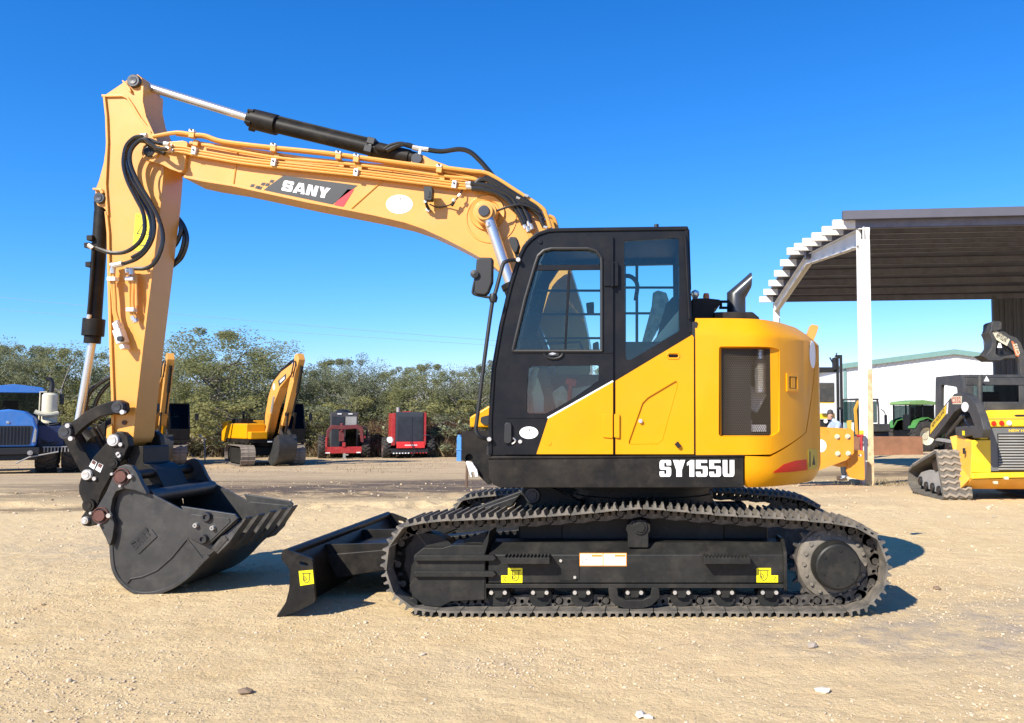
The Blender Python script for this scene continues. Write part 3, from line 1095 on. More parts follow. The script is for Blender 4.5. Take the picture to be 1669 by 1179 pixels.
eng.box((gx(1200), .30, gzz(628)), (.17, .12, .22), (0, .3, 0)); eng.box((gx(1228), .34, gzz(650)), (.16, .12, .16), (0, .5, 0))
eng.ycyl(gx(1215), gzz(690), .24, .4, .05)
eo = eng.build('radiator_hardware', GREYIN, exc, bevel=.01)
e2 = MB(); e2.lathe([(0, -.13), (.045, -.13), (.045, .04), (.05, .05), (.045, .075), (.05, .085), (.03, .12), (0, .12)], (gx(1239), .22, gzz(612)), 'Z', 16); e2.box((gx(1232), .22, gzz(698)), (.13, .08, .05)); e2.cyl((gx(1239), .22, gzz(600)), (gx(1239), .22, gzz(570)), .03)
e2.build('filter_canister', CHR, eo)
# counterweight
g = .016
s_d, z_d = WS(1213.5, 743.5)
cw_poly = [(s_d, z_d), (s_c, z_c - g), (s_b + g, z_b), (s_r + g, z_r), (s_r - .10 + g, ZC2), (STOT - .5, ZC2), (STOT - .5, zb), (s_d + .02, zb), (s_d, zb + .02)]
cw = wrapped('counterweight', cw_poly, [], YEL, exc, thick=.10, scut=.045, bevel=.012)
capm = MB()
prof = []
for k in range(60):
    x_, y_, _ = wrap(STOT * k / 59, ZC2 - .001, -.03)
    prof.append((x_, y_))
capm.prism(prof, ZC2 - .05, ZC2 - .006, axis='Z')
capm.build('top_plate', YEL, ec)
cbm = MB()
prof = [wrap(s_d + (STOT - .5 - s_d) * k / 50, zb + .002, -.07)[:2] for k in range(51)]
cbm.prism(prof, zb + .01, zb + .05, axis='Z')
cbm.build('underside', BLK, cw)
# black seam beside the cover
sm = MB(); sm.bx(W(1128.5, 640, .04)[0], W(1137, 640, .04)[0], .05, .12, zlow, ZC2 - .03)
sm.build('seam_post', PLAS, exc)
# reflector, warning label, white oval on the counterweight
rf = [WS(*p) for p in ((1257, 771), (1277, 757), (1296, 751), (1314, 749), (1314.5, 766.5), (1290, 769.5))]
wrapped('reflector', rnd(rf, .005, 2), [], REFL, cw, thick=.002, out=.003, bevel=0, scut=.03)
lb = [WS(*p) for p in ((1316, 732), (1331, 732), (1331, 764), (1316, 766))]
wrapped('warning_label', lb, [], mat('dull_yellow_label', (.52, .36, .02), .5), cw, thick=.002, out=.0032, bevel=0, scut=.03)
lb = [WS(*p) for p in ((1318.5, 736), (1320, 736), (1320, 761), (1318.5, 761))]
wrapped('label_drawing', lb, [], INK, cw, thick=.002, out=.0045, bevel=0, scut=.03)
lb = [WS(*p) for p in ((1323, 758), (1325.5, 742), (1328, 758))]
wrapped('label_drawing', lb, [], INK, cw, thick=.002, out=.0045, bevel=0, scut=.03)
so_, zo_ = WS(1324, 578)
wrapped('white_oval', ell(so_, zo_, .085, .11, 24), [], WHT, cw, thick=.002, out=.0035, bevel=0, scut=.02)
# latch on the cover
ls, lz = WS(1291, 624)
lt = wrapped('cover_latch', [(ls - .085, lz + .068), (ls + .085, lz + .068), (ls + .085, lz - .068), (ls - .085, lz - .068)],
             [[(ls - .055, lz + .045), (ls + .055, lz + .045), (ls + .055, lz - .045), (ls - .055, lz - .045)]], YEL, ec, thick=.02, out=.010, bevel=.003, scut=.04)
wrapped('latch_recess', [(ls - .06, lz + .05), (ls + .06, lz + .05), (ls + .06, lz - .05), (ls - .06, lz - .05)], [], PLAS, lt, thick=.004, out=.002, bevel=0, scut=.04)
wrapped('latch_paddle', [(ls - .03, lz + .04), (ls + .03, lz + .04), (ls + .03, lz - .04), (ls - .03, lz - .04)], [], YEL, lt, thick=.008, out=.008, bevel=.002, scut=.04)
# lifting ear that shows over the counterweight
ear = MB(); ear.prism(rnd([(-.02, -.03), (.01, .045), (.03, .06), (.085, .05), (.09, .03), (.07, -.03), (.04, -.10), (.0, -.10)], .015, 3), 1.85, 1.90)
ear.v = [(v[0] + W(1317, 540, 1.9)[0], v[1], v[2] + W(1317, 540, 1.9)[1]) for v in ear.v]
ear.build('lifting_ear', YELHAZE, cw, bevel=.004)

# hood, exhaust, hand rail, beacon
Yh = .45
hd = MB()
hd.prism(P([(1164, 520), (1164, 509), (1180, 508.5), (1227, 508.5), (1237, 517), (1240, 525), (1164, 525)], Yh), Yh, 1.9)
hood = hd.build('hood', BLK, exc, bevel=.01)
h2 = MB()
h2.prism(P([(1128, 520), (1128, 486.5), (1152, 486), (1174, 488.5), (1174, 497), (1165, 502), (1164, 510), (1172, 516), (1172, 525), (1128, 525)], Yh + .1), Yh + .1, 1.0)
h2.build('battery_cover', BLK, hood, bevel=.008)
rl = MB()
for py in (492, 502):
    rl.tube(P3([(1172, py), (1186, py)], Yh + .15), .012, 6)
rl.tube(P3([(1175, 491), (1175, 503)], Yh + .15), .012, 6)
rl.build('hand_rail', BLK, hood)
bc = MB(); bc.lathe([(0, .03), (.02, .028), (.026, .01), (.026, -.02), (0, -.02)], (W(1151, 485, .8)[0], .8, W(1151, 484, .8)[1]), 'Z', 14)
bc.build('beacon', AMB, hood)
lm = MB(); lm.lathe([(0, .045), (.03, .03), (.035, 0), (.02, -.03), (0, -.03)], (W(1133, 482, .8)[0], .8, W(1133, 481, .8)[1]), 'Z', 14)
lm.build('work_lamp', CHR, hood)
ex = MB()
Ye = .75
base = W(1200, 512, Ye); kneeL = W(1185, 477.5, Ye); rad = (W(1215.5, 509, Ye)[0] - W(1185, 509, Ye)[0]) / 2
cx = base[0]
kz = W(1200, 481, Ye)[1]
tip = W(1222, 458, Ye)
ringA = []; n = 28
tlow = W(1223.5, 470, Ye); thigh = W(1224, 444.5, Ye)
ang_t = math.atan2(thigh[1] - kneeL[1], thigh[0] - kneeL[0])
r0, r1, r2 = [], [], []
for k in range(n):
    a = 2 * PI * k / n
    r0.append((cx + rad * math.cos(a), Ye + rad * math.sin(a), base[1]))
    u = (math.cos(a) + 1) / 2
    r1.append((cx + rad * math.cos(a), Ye + rad * math.sin(a), kneeL[1] * (1 - u) + W(1216, 486, Ye)[1] * u))
    r2.append((thigh[0] - .002 * u, Ye + rad * math.sin(a), thigh[1] * (1 - u) + tlow[1] * u))
fs = []
for k in range(n):
    q = (k + 1) % n
    fs += [[k, q, n + q, n + k], [n + k, n + q, 2 * n + q, 2 * n + k]]
ri = [(p[0] - .01, Ye + (p[1] - Ye) * .9, thigh[1] + (p[2] - thigh[1]) * .9 - .004) for p in r2]
rin = [(p[0] - .1, p[1], p[2] - .09) for p in ri]
for k in range(n):
    q = (k + 1) % n
    fs += [[2 * n + k, 2 * n + q, 3 * n + q, 3 * n + k], [3 * n + k, 3 * n + q, 4 * n + q, 4 * n + k]]
ex.add(r0 + r1 + r2 + ri + rin, fs)
ex.build('exhaust_pipe', EXH, exc, ang=35)
# ---------------------------------------------------------------- cab
YA = .055                                    # cab skin, the door stands a little proud of it
DOORW = F6([(205, 165), (225, 110), (262, 80), (310, 72), (540, 72), (590, 85), (618, 120), (622, 170), (622, 710), (75, 710), (100, 600), (150, 380)])
LOW = F6([(162, 835), (172, 816), (200, 812), (605, 808), (612, 815), (612, 905), (440, 1025), (300, 1105), (270, 1118), (160, 1118), (150, 1105), (150, 1000)])
REARW = Z5([(797, 130), (805, 122), (1045, 108), (1054, 116), (1056, 540), (1050, 550), (830, 680), (812, 683), (804, 670)])
cabout = [(797.5, 742), (797.5, 684), (802.6, 600), (814.8, 531), (830.4, 465), (844.3, 419.5), (853, 401), (862, 390), (875.6, 379.6), (893, 374), (905, 373), (1121, 370), (1127.7, 543), (1127.7, 547), (1003, 621.5), (1003, 742)]
big1 = [(845, 560), (880, 425), (893, 399), (975, 399), (986, 412), (990, 600), (985, 625), (900, 672), (843, 673)]
cb = MB()
cb.prism(P(cabout, YA), YA, YA + .05, [P(big1, YA), P(REARW, YA)])
cab = cb.build('cab', CABB, exc, bevel=.008)
# raised outer roll of the roof and front pillar
rp = MB()
rp.strip(P([(799.5, 742), (799.5, 684), (804.6, 600), (816.8, 531), (832.4, 465.5), (846.3, 420.5), (855, 402.5), (864, 392), (877, 382), (894, 376.5), (906, 375.5), (1121, 372.5)], YA), .03, YA - .012, YA + .05)
rp.build('cab_pillar', CABB, cab, bevel=.008)
rq = MB()
rq.strip(P([(1119, 371), (1125.5, 543)], YA), .028, YA - .006, YA + .05)
rq.build('rear_pillar', CABB, cab, bevel=.006)
gt = MB(); gt.tube(P3([(1116, 386), (1117.5, 391), (1124, 520)], YA - .02), .012, 8)
gt.build('drain_tube', CABB, cab)
# far side of the cab, roof, back, floor
YF = 1.00
far = MB()
far.prism(P([(a + 0, b) for a, b in cabout], YA), YF, YF + .04, [P([(842, 600), (850, 520), (872, 430), (893, 399), (988, 397), (990, 592), (985, 600)], YA), P([(1016, 396), (1104, 394), (1106, 545), (1016, 592)], YA)])
far.build('cab_far_side', CABB, cab)
rf = MB()
rf.strip(P([(858, 396), (875.6, 381), (893, 375.5), (905, 374.5), (1121, 371.5)], YA), .045, YA + .05, YF)
rf.strip(P([(1121, 372), (1124, 470)], YA), .03, YA + .05, YA + .12); rf.strip(P([(1121, 372), (1124, 470)], YA), .03, YF - .08, YF)
rf.strip(P([(1123, 470), (1128, 545)], YA), .03, YA + .05, YF)
rf.build('roof', CABB, cab)
hl = MB(); hl.strip(P([(880, 392), (905, 386), (1110, 383), (1112, 400)], YA), .02, YA + .06, YF - .02)
hl.build('headliner', PLAS, cab)
fl = MB(); fl.bx(W(800, 0, YA)[0], W(1120, 0, YA)[0], YA + .05, YF, W(1000, 742, YA)[1], W(1000, 728, YA)[1])
fl.build('cab_floor', PLAS, cab)
ft = MB()
for py in (474, 512.5, 551.5):
    ft.tube([(W(838, py, YF - .03)[0], YF - .03, W(900, py, YF - .03)[1]), (W(990, py, YF - .03)[0], YF - .03, W(990, py, YF - .03)[1])], .011, 6)
for py in (469, 511):
    ft.tube([(W(1000, py, YF - .03)[0], YF - .03, W(900, py, YF - .03)[1]), (W(1098, py, YF - .03)[0], YF - .03, W(990, py, YF - .03)[1])], .011, 6)
ft.tube(P3([(1038, 425), (1038, 590)], YF - .03), .014, 6)
ft.build('window_guard', PLAS, cab)
hb_ = MB(); hb_.tube(catmull(P3([(985, 470), (1020, 450), (1038, 462), (1036, 490)], .9), 5), .02, 6)
hb_.build('grab_bar', PLAS, cab)
fw = MB(); fw.strip(P([(804, 690), (805.6, 600), (817.8, 531), (833.4, 465), (847, 421), (860, 400)], YA), .006, YA + .06, YF - .02)
fw.build('windscreen', GLS, cab)
# seat, console, levers, wrapped things inside
st = MB()
so1 = P([(1050, 608), (1072, 545), (1085, 500), (1096, 487), (1110, 492), (1112, 520), (1108, 560), (1090, 615)], .5)
st.prism(rnd(so1, .03, 3), .35, .80)
st.prism(rnd(P([(975, 618), (1060, 612), (1095, 610), (1095, 640), (980, 642)], .5), .03, 3), .32, .82)
seat = st.build('seat', PLAS, cab, bevel=.02)
hr = MB(); hr.prism(rnd(P([(1064, 478), (1072, 474), (1086, 478), (1090, 490), (1080, 520), (1058, 565), (1044, 592), (1032, 600), (1046, 560), (1062, 500)], .42), .02, 3), .40, .70)
hr.build('seat_wrap', WRAP, seat, bevel=.015)
sc_ = MB(); sc_.prism(P([(1060, 562), (1107, 505), (1107, 541), (1060, 568)], .3), .28, .34)
sc_.build('seat_side', GREYIN, seat, bevel=.01)
cs = MB()
cs.prism(rnd(P([(862, 600), (874, 600), (888, 640), (890, 672), (880, 690), (862, 690)], .32), .02, 3), .28, .60)
cs.prism(P([(928, 635), (990, 622), (990, 700), (920, 700), (922, 660)], .35), .35, .95)
cs.build('console', GREYIN, cab, bevel=.01)
cp = MB()
cp.prism(rnd(P([(873, 598), (890, 600), (906, 655), (906, 690), (886, 690), (888, 650)], .30), .02, 3), .26, .40)
cp.ycyl(*W(891, 625, .26), .245, .27, .035, 16)
cp.build('control_pod', PLAS, cab, bevel=.008)
cw2 = MB(); cw2.prism(rnd(P([(900, 640), (918, 628), (926, 640), (928, 668), (908, 672)], .28), .02, 3), .25, .36)
cw2.prism(rnd(P([(862, 690), (860, 620), (870, 598), (880, 600), (868, 640), (872, 690)], .25), .01, 3), .22, .27)
cw2.build('wrapped_lever', WRAP, cab, bevel=.015)
rl_ = MB()
rl_.tube(P3([(928, 655), (930, 622)], .22), .018, 8)
rl_.box((*W(931, 623, .22)[:1], .22, W(931, 623, .22)[1]), (.08, .05, .05), (0, .2, 0))
rl_.build('red_hammer', REFL, cab, bevel=.006)
mo = MB(); mo.prism(rnd(P([(866, 483), (880, 478), (880, 496), (872, 505), (866, 503)], .8), .01, 3), .8, .83)
mo.tube(P3([(864, 520), (862, 508), (866, 500)], .8), .012, 6)
mo.prism(rnd(P([(955, 494), (968, 492), (968, 512), (957, 514)], .85), .01, 3), .85, .88)
mo.prism(rnd(P([(966, 560), (975, 556), (976, 575), (966, 578)], .7), .01, 3), .7, .8)
mo.tube(P3([(888, 560), (945, 558), (950, 572)], .7), .014, 6)
mo.build('dash_monitor', PLAS, cab)
# door
doorout = [(821.5, 741), (821.5, 678), (832, 573), (846, 490), (857, 433), (868, 402), (879, 390), (893, 385), (999.3, 384.5), (999.3, 741)]
YD = YA - .022
dr = MB()
low_h = P(LOW, YD); up_h = P(DOORW, YD)
dr.prism(rnd(P(doorout, YD), [0, 0, 0, 0, .03, .03, .03, .02, .01, 0], 3), YD, YD + .03, [up_h, low_h])
door = dr.build('door', CABB, exc, bevel=.005)
dp = MB(); dp.prism(rnd(P([(874.5, 740.5), (893.5, 682.5), (999.3, 622.5), (999.3, 740.5)], YD), [.005, .03, 0, 0], 3), YD - .010, YD + .002)
dpan = dp.build('lower_panel', YEL, door, bevel=.005)
wl = MB(); wl.strip(P([(892.5, 681.5), (999.3, 621.3)], YD), .012, YD - .008, YD + .004)
wl.build('panel_edge', WHT, door)
sl_ = MB()
q = P(rnd([(a, b) for a, b in F6([(205, 165), (225, 108), (262, 74), (310, 62), (545, 62), (600, 78), (630, 118), (632, 170), (632, 718), (62, 718), (90, 600), (142, 380)])], 2, 2), YD)
sl_.tube([(a, YD - .002, b) for a, b in q] + [(q[0][0], YD - .002, q[0][1])], .013, 8)
sl_.build('window_seal', PLAS, door)
pn = MB(); pn.prism(up_h, YD + .012, YD + .017)
pn.build('window_pane', GLS, door, smooth=False)
pn = MB(); pn.prism(low_h, YD + .012, YD + .017)
pn.build('window_pane', GLS, door, smooth=False)
bars = MB()
bars.prism(P(F6([(190, 200), (198, 165), (622, 163), (622, 196)]), YD), YD + .004, YD + .02)
bars.prism(P(F6([(414, 200), (432, 200), (404, 710), (390, 710)]), YD), YD + .004, YD + .02)
bars.build('sash', CABB, door, bevel=.003)
rp_ = MB(); rp_.prism(P(REARW, YA), YA + .012, YA + .018)
rp_.build('rear_pane', GLS, cab, smooth=False)
dn = MB(); dn.prism(P([(825, 678), (893, 678), (893, 682), (823, 682)], YD), YD - .004, YD + .01)
dn.strip(P([(836, 576), (999, 575)], YD), .010, YD - .004, YD + .01)
dn.build('door_seam', CABB, door, bevel=.002)
hn = MB()
hn.prism(rnd(P([(823, 692), (826, 689), (832, 689), (834.5, 692), (834.5, 720), (831, 723), (824, 723), (822, 719)], YD), .012, 3), YD - .025, YD)
hn.build('door_handle', PLAS, door, bevel=.005)
hk = MB(); hk.ycyl(*W(848, 720, YD), YD - .01, YD, .014, 14); hk.tube(catmull(P3([(836, 714), (840, 718), (838, 722), (834, 724)], YD - .006), 4), .006, 6)
hk.build('door_lock', ZINC, door)
wh = MB(); ring = ell(902.5, 576, 15, 9, 20)
wh.tube([(a, YD - .01, b) for a, b in P(ring[:11], YD)], .008, 6)
wh.prism(rnd(P([(893, 577), (899, 574), (911, 576), (911, 580), (895, 581)], YD), .006, 2), YD - .012, YD)
wh.build('window_latch', PLAS, door)
wk = MB(); wk.prism(rnd(P([(894, 577.5), (901, 575), (908, 577), (901, 579)], YD), .003, 2), YD - .016, YD - .012)
wk.build('latch_tab', ZINC, door)
sticker('oval_sticker', ell(862, 705.5, 15.3, 10, 28), YD - .0005, WHT, door, r=0)
line_art('sticker_mark', [[(863, 700), (860, 702), (863, 703), (863, 700.5)], [(864, 698), (864, 703)]], YD - .0032, INK, door, r=.0016)
for (a, b, c, d), m_, nm in (((984, 427, 998, 467), CABB, 'hinge'), ((999.5, 427, 1008, 467), CABB, 'hinge')):
    h = MB(); h.prism(rnd(P([(a, b), (c, b), (c, d), (a, d)], YD), .008, 2), YD - .012, YD + .002)
    h.build(nm, m_, door, bevel=.004)
hp = MB(); hp.cyl((*W(998.5, 430, YD)[:1], YD - .016, W(998, 429, YD)[1]), (W(998.5, 430, YD)[0], YD - .016, W(998, 468, YD)[1]), .013, 10)
hp.build('hinge_pin', CABB, door)
for a, c in ((982.5, 999), (1001, 1010)):
    h = MB(); h.prism(rnd(P([(a, 675), (c, 675), (c, 714.5), (a, 713)], YD), .008, 2), YD - .022, YD - .008)
    h.build('hinge', YEL, door, bevel=.004)
rv = MB()
rv.ycyl(*W(895, 722.5, YD), YD - .014, YD - .008, .016, 14)
rv.build('panel_plug', YEL, dpan)
rv = MB(); rv.ycyl(*W(880.5, 394.5, YD), YD - .01, YD + .01, .016, 12)
rv.build('door_stop', CABB, door, bevel=.003)
an = MB(); an.cyl((W(1070, 369, .5)[0], .5, W(1070, 371, .5)[1]), (W(1070, 369, .5)[0], .5, W(1070, 366, .5)[1]), .018, 8)
an.build('antenna_base', PLAS, cab)
# front lamp, mirror and its bar
fl_ = MB()
fl_.prism(rnd(P([(829, 391), (832, 387), (842, 387.5), (846, 400), (843, 412), (838, 413), (834, 405)], .04), .012, 3), .02, .12)
fl_.tube(P3([(840, 411), (843, 420)], .06), .012, 6)
fl_.build('work_lamp', PLAS, cab, bevel=.006)
Ym = -.02
br = MB()
br.tube(catmull(P3([(845, 424, .05), (834, 424.5, .01), (824, 427), (819, 434), (808, 475), (803, 490), (791, 575), (778, 680), (775.5, 700), (780, 710), (787, 714, 0), (796, 716, .05)], Ym), 5), .014, 8)
mb0 = br.build('mirror_bar', PLAS, exc)
for p in ((845, 424), (798, 716)):
    kn = MB(); kn.ycyl(*W(*p, .03), .01, .06, .016, 10)
    kn.build('bar_bolt', ZINC, mb0)
bl_ = MB(); bl_.lathe([(0, -.036), (.025, -.03), (.033, 0), (.025, .03), (0, .036)], (W(804, 486, Ym)[0], Ym, W(804, 486, Ym)[1]), 'Z', 14)
bl_.tube(catmull(P3([(798, 485), (786, 483), (772, 479), (771.5, 470), (776, 450)], Ym - .02), 5), .010, 8)
bl_.lathe([(0, -.02), (.03, -.015), (.03, .015), (0, .02)], (W(776, 449, Ym)[0], Ym - .05, W(776, 449, Ym)[1]), 'Y', 12)
bl_.build('mirror_joint', PLAS, mb0)
mr = MB()
mo_ = rnd(P(Z5([(110, 215), (120, 205), (180, 206), (186, 215), (184, 320), (165, 370), (150, 382), (108, 378), (98, 365), (104, 300)]), Ym), .02, 3)
mr.prism(mo_, Ym - .045, Ym + .02)
mir = mr.build('mirror', PLAS, mb0, bevel=.012)
# ---------------------------------------------------------------- boom
YB0, YB1 = 1.17, 1.53
YBC = (YB0 + YB1) / 2
bo = [(289, 236), (309, 233), (329, 233.5), (443.5, 250), (499.5, 258), (600, 268), (659, 272), (723, 276), (756, 281), (798, 285), (811, 293), (846.6, 321.5), (885.4, 358), (903, 380),
      (927, 430), (948, 500), (960, 560), (962, 605), (950, 632), (928, 634), (910, 612), (897, 565), (882, 530), (866, 500), (838, 463), (808, 434.5), (782, 418), (756, 403.5), (723.6, 387),
      (691, 372), (660, 361.5), (610, 350), (561.8, 340.5), (499.5, 328.5), (440, 315.5), (380, 302.5), (330, 294.5), (300, 288)]
bm = MB()
bm.prism(P(bo, YB0), YB0 + .01, YB1 - .01)
boom = bm.build('boom', YELHAZE, exc, bevel=.006)
lo = [p for p in bo if True]
i0 = lo.index((910, 612)); i1 = lo.index((300, 288))
bp_ = MB()
bp_.strip(P(lo[i0:i1 + 1], YB0), .022, YB0 - .008, YB1 + .008)
bp_.build('bottom_flange', YELHAZE, boom, bevel=.003)
tp = MB()
tp.strip(P(lo[1:15], YB0), .022, YB0 - .006, YB1 + .006)
tp.build('top_flange', YELHAZE, boom, bevel=.003)
# nose plates, one each side of the arm
nose = [(238, 263), (233.5, 252), (236, 241), (243, 234.5), (252, 232.5), (276, 233), (300, 231), (309, 233), (303, 279), (297, 283.5), (280, 277.5), (267, 270.5), (245, 264)]
for a, b in ((YB0 - .03, YB0 + .012), (YB1 - .012, YB1 + .03)):
    npm = MB(); npm.prism(rnd(P(nose, YB0), [.03, .03, .03, .03, .02, 0, 0, .03, .03, .05, 0, 0, .02], 4), a, b)
    npl = npm.build('nose_plate', YELHAZE, boom, bevel=.005)
    ns = npl if a < YB0 else ns
pn = MB()
c = W(245, 247.5, YB0 - .03)
pn.lathe([(0, -.028), (.035, -.03), (.05, -.022), (.052, 0), (.0, 0)], (c[0], YB0 - .03, c[1]), 'Y', 24)
pn.lathe([(.012, -.034), (.02, -.034), (.02, -.02)], (c[0], YB0 - .03, c[1]), 'Y', 14)
pin = pn.build('boom_pin', PIN, ns)
kp = MB(); kp.prism(rnd(P([(253, 244), (258, 245), (260, 252), (256, 258), (250, 256)], YB0 - .03), .008, 2), YB0 - .05, YB0 - .03)
kp.build('pin_keeper', YELHAZE, ns, bevel=.003)
# weld seams standing proud of the web
for a, b in (((388, 245), (379.5, 303)), ((623, 295), (571, 341)), ((641, 280), (624, 292))):
    wd = MB(); wd.tube([(*W(a[0], a[1], YB0 + .008)[:1], YB0 + .008, W(a[0], a[1], YB0)[1]), (W(b[0], b[1], YB0)[0], YB0 + .008, W(b[0], b[1], YB0)[1])], .007, 6)
    wd.build('weld_seam', YELHAZE, boom)
rgm = MB()
cc = W(794, 347, YB0)
rgm.lathe([(.105, .012), (.112, -.004), (.150, -.012), (.158, .012)], (cc[0], YB0, cc[1]), 'Y', 40)
rgm.build('boss_ring', YELHAZE, boom)
c2 = W(800, 355, YB0)
rg2 = MB(); rg2.lathe([(.205, .012), (.21, .003), (.222, .003), (.228, .012)], (c2[0], YB0, c2[1]), 'Y', 48)
rg2.build('boss_ring', YELHAZE, boom)
# decals
def decal(name, pts, m_, off=.0025, r=0):
    d = MB(); d.prism(rnd(P(pts, YB0), r, 2) if r else P(pts, YB0), YB0 + .01 - off, YB0 + .0105)
    return d.build(name, m_, boom)


decal('logo_panel', Z2([(190, 420), (563, 470), (437, 566), (90, 493), (110, 478)]), DECAL)
decal('logo_stripe', Z2([(512, 490), (546, 490), (492, 577), (443, 569)]), RED)
for q in ((20, 470, 42, 466), (45, 478, 58, 466), (58, 482, 88, 473), (74, 462, 96, 455), (96, 465, 122, 458), (118, 448, 142, 440)):
    decal('logo_square', Z2([(q[0], q[1] + 6), (q[0] + 9, q[1] - 7), (q[0] + 26, q[1] - 5), (q[0] + 17, q[1] + 9)]), DECAL)
a = W(*Z2([(180, 496)])[0], YB0 + .006); b = W(*Z2([(415, 538)])[0], YB0 + .006); hh = W(*Z2([(180, 442)])[0], YB0 + .006)
block_text('logo_lettering', 'SANY', (a[0], YB0 + .0055, a[1]), (b[0] - a[0], 0, b[1] - a[1]), (.0, 0, hh[1] - a[1]), WHT, boom, .36, .24, [1.05, 1.2, 1.05, 1.1], .10, shear=.25)
decal('oval_sticker', ell(650.5, 332.8, 21.8, 15.4, 32), WHT)
line_art('sticker_mark', [[(652, 322), (648, 325), (652, 326), (652, 322.5)], [(653, 321), (653, 327)]], YB0 + .0072, INK, boom, r=.0014)
# pins and boss of the near boom cylinder
YCY = 1.07
bs_ = MB()
c3 = W(791, 347, YCY)
bs_.ycyl(*c3, YCY - .06, YB0 + .02, .075, 28)
bs_.ycyl(*c3, YCY - .03, YB0 + .02, .100, 28)
boss = bs_.build('cylinder_eye', YELHAZE, exc, bevel=.006)
pp = MB(); pp.ycyl(*c3, YCY - .075, YCY, .048, 20)
pp.build('eye_pin', PIN, boss, bevel=.004)
rod = MB()
e0 = P3([(797, 357)], YCY)[0]; e1 = P3([(835, 470)], YCY)[0]; e2 = P3([(905, 665)], YCY)[0]
rod.cyl(e0, e1, .048, 20)
bc1 = rod.build('boom_cylinder', CHR, exc)
br2 = MB(); br2.cyl(e1, e2, .075, 20); br2.cyl(P3([(832, 462)], YCY)[0], e1, .085, 20)
br2.build('cylinder_barrel', BLK, bc1)
gr = MB(); gr.cyl(P3([(795, 363)], YCY - .04)[0], P3([(797, 369)], YCY - .04)[0], .02, 8)
gr.build('rod_fitting', ZINC, bc1)
YC2 = 2 * YBC - YCY
rod = MB(); rod.cyl((e0[0], YC2, e0[2]), (e1[0], YC2, e1[2]), .048, 16); rod.cyl((e1[0], YC2, e1[2]), (e2[0], YC2, e2[2]), .075, 16)
rod.build('boom_cylinder', BLK, exc)
# boom lamp and its lead
lm = MB(); lm.prism(rnd(P([(692.5, 306), (705, 306), (706.5, 312), (705, 328), (693, 328)], YB0 - .1), .008, 3), YB0 - .14, YB0 - .06)
lm.prism(rnd(P([(697, 312), (701, 312), (701, 322), (697, 322)], YB0 - .14), .004, 2), YB0 - .146, YB0 - .13)
lamp = lm.build('boom_lamp', PLAS, boom, bevel=.008)
lm2 = MB(); lm2.tube(P3([(694, 329, YB0 - .1), (696, 336, YB0 - .08), (700, 343, YB0 - .01)], 0), .014, 6)
lm2.build('lamp_bracket', PLAS, lamp)
lz = MB(); lz.box((*W(699, 343, YB0)[:1], YB0 - .01, W(699, 343, YB0)[1]), (.035, .05, .03), (0, .5, 0)); lz.ycyl(*W(694, 329, YB0 - .1), YB0 - .12, YB0 - .08, .014, 8)
lz.build('lamp_bolt', ZINC, lamp)
ld = MB(); ld.tube(catmull(P3([(700, 333, YB0 - .05), (712, 338, YB0 - .02), (728, 336, YB0 - .01), (738, 331, YB0 - .05), (746, 322, YB0 - .06), (752, 313, YB0 - .05), (756, 305, YB0 - .02)], 0), 5), .006, 6)
ld.tube(P3([(736, 336, YB0 - .05), (741, 327, YB0 - .06)], 0), .014, 8)
ld.build('lamp_lead', RUB, lamp)
lc = MB(); lc.cyl(P3([(747, 321)], YB0 - .06)[0], P3([(751, 317)], YB0 - .06)[0], .016, 8); lc.cyl(P3([(739, 329)], YB0 - .06)[0], P3([(741, 325)], YB0 - .06)[0], .017, 8)
lc.build('lead_connector', ZINC, lamp)

# steel pipes and their clamps along the boom
def pipe(name, pts, Y, r, m_, parent, n=5, seg=8):
    t = MB(); t.tube(catmull(P3(pts, Y), n), r, seg)
    return t.build(name, m_, parent)


up1 = [(250, 223), (288, 216.5), (314, 219.8), (334, 221.3), (364.6, 231), (443.5, 240.5), (499.5, 246), (552, 252), (684.8, 270), (723.6, 273.5), (765.7, 278.6), (791.6, 282), (811, 292), (843, 312.5), (882, 338), (890, 351), (897, 372)]
pipe('boom_pipe', up1, YB0 - .045, .019, YELHAZE, boom, 4)
pipe('boom_pipe', [(a, b + 3.2) for a, b in up1[1:9]] + [(720, 279), (765, 288), (790, 299)], YB0 - .015, .013, YELHAZE, boom, 4)
pipe('boom_pipe', [(329, 236), (443.5, 256), (499.5, 262), (552, 266), (640, 276), (720, 287), (770, 292), (790, 300), (812, 309)], YB0 - .03, .014, YELHAZE, boom, 4)
for dy, yy, r in ((0, YB0 - .035, .012), (4.6, YB0 - .04, .012), (-4.3, YB0 - .03, .010)):
    pipe('boom_pipe', [(276, 243 + dy), (300, 244.5 + dy * 1.0), (316, 248.5 + dy), (345, 253.5 + dy), (400, 262.5 + dy), (490, 272.5 + dy), (581, 282 + dy), (660, 291.5 + dy), (739.8, 301.5 + dy), (760, 303.5 + dy)], yy, r, YELHAZE, boom, 4)
pipe('boom_pipe', [(905, 376), (900, 362), (893, 352)], YB0 + .25, .016, YELHAZE, boom)
pipe('boom_pipe', [(895, 352, YB0 + .1), (903, 357, YB0 + .1), (908, 372, YB0 + .1)], 0, .017, YELHAZE, boom)


def clamp(px, py, Y, w, h, ang=0, m_=WCLAMP, d=.05):
    c = MB()
    x, z = W(px, py, Y)
    sc_ = (Y - CAM_Y) / F_PX
    c.box((x, Y, z), (w * sc_, d, h * sc_), (0, R(ang), 0))
    o = c.build('pipe_clamp', m_, boom, bevel=.004)
    b = MB(); b.ycyl(x, z + .008, Y - d / 2 - .008, Y, .009, 8)
    b.build('clamp_bolt', PIN, o)
    return o


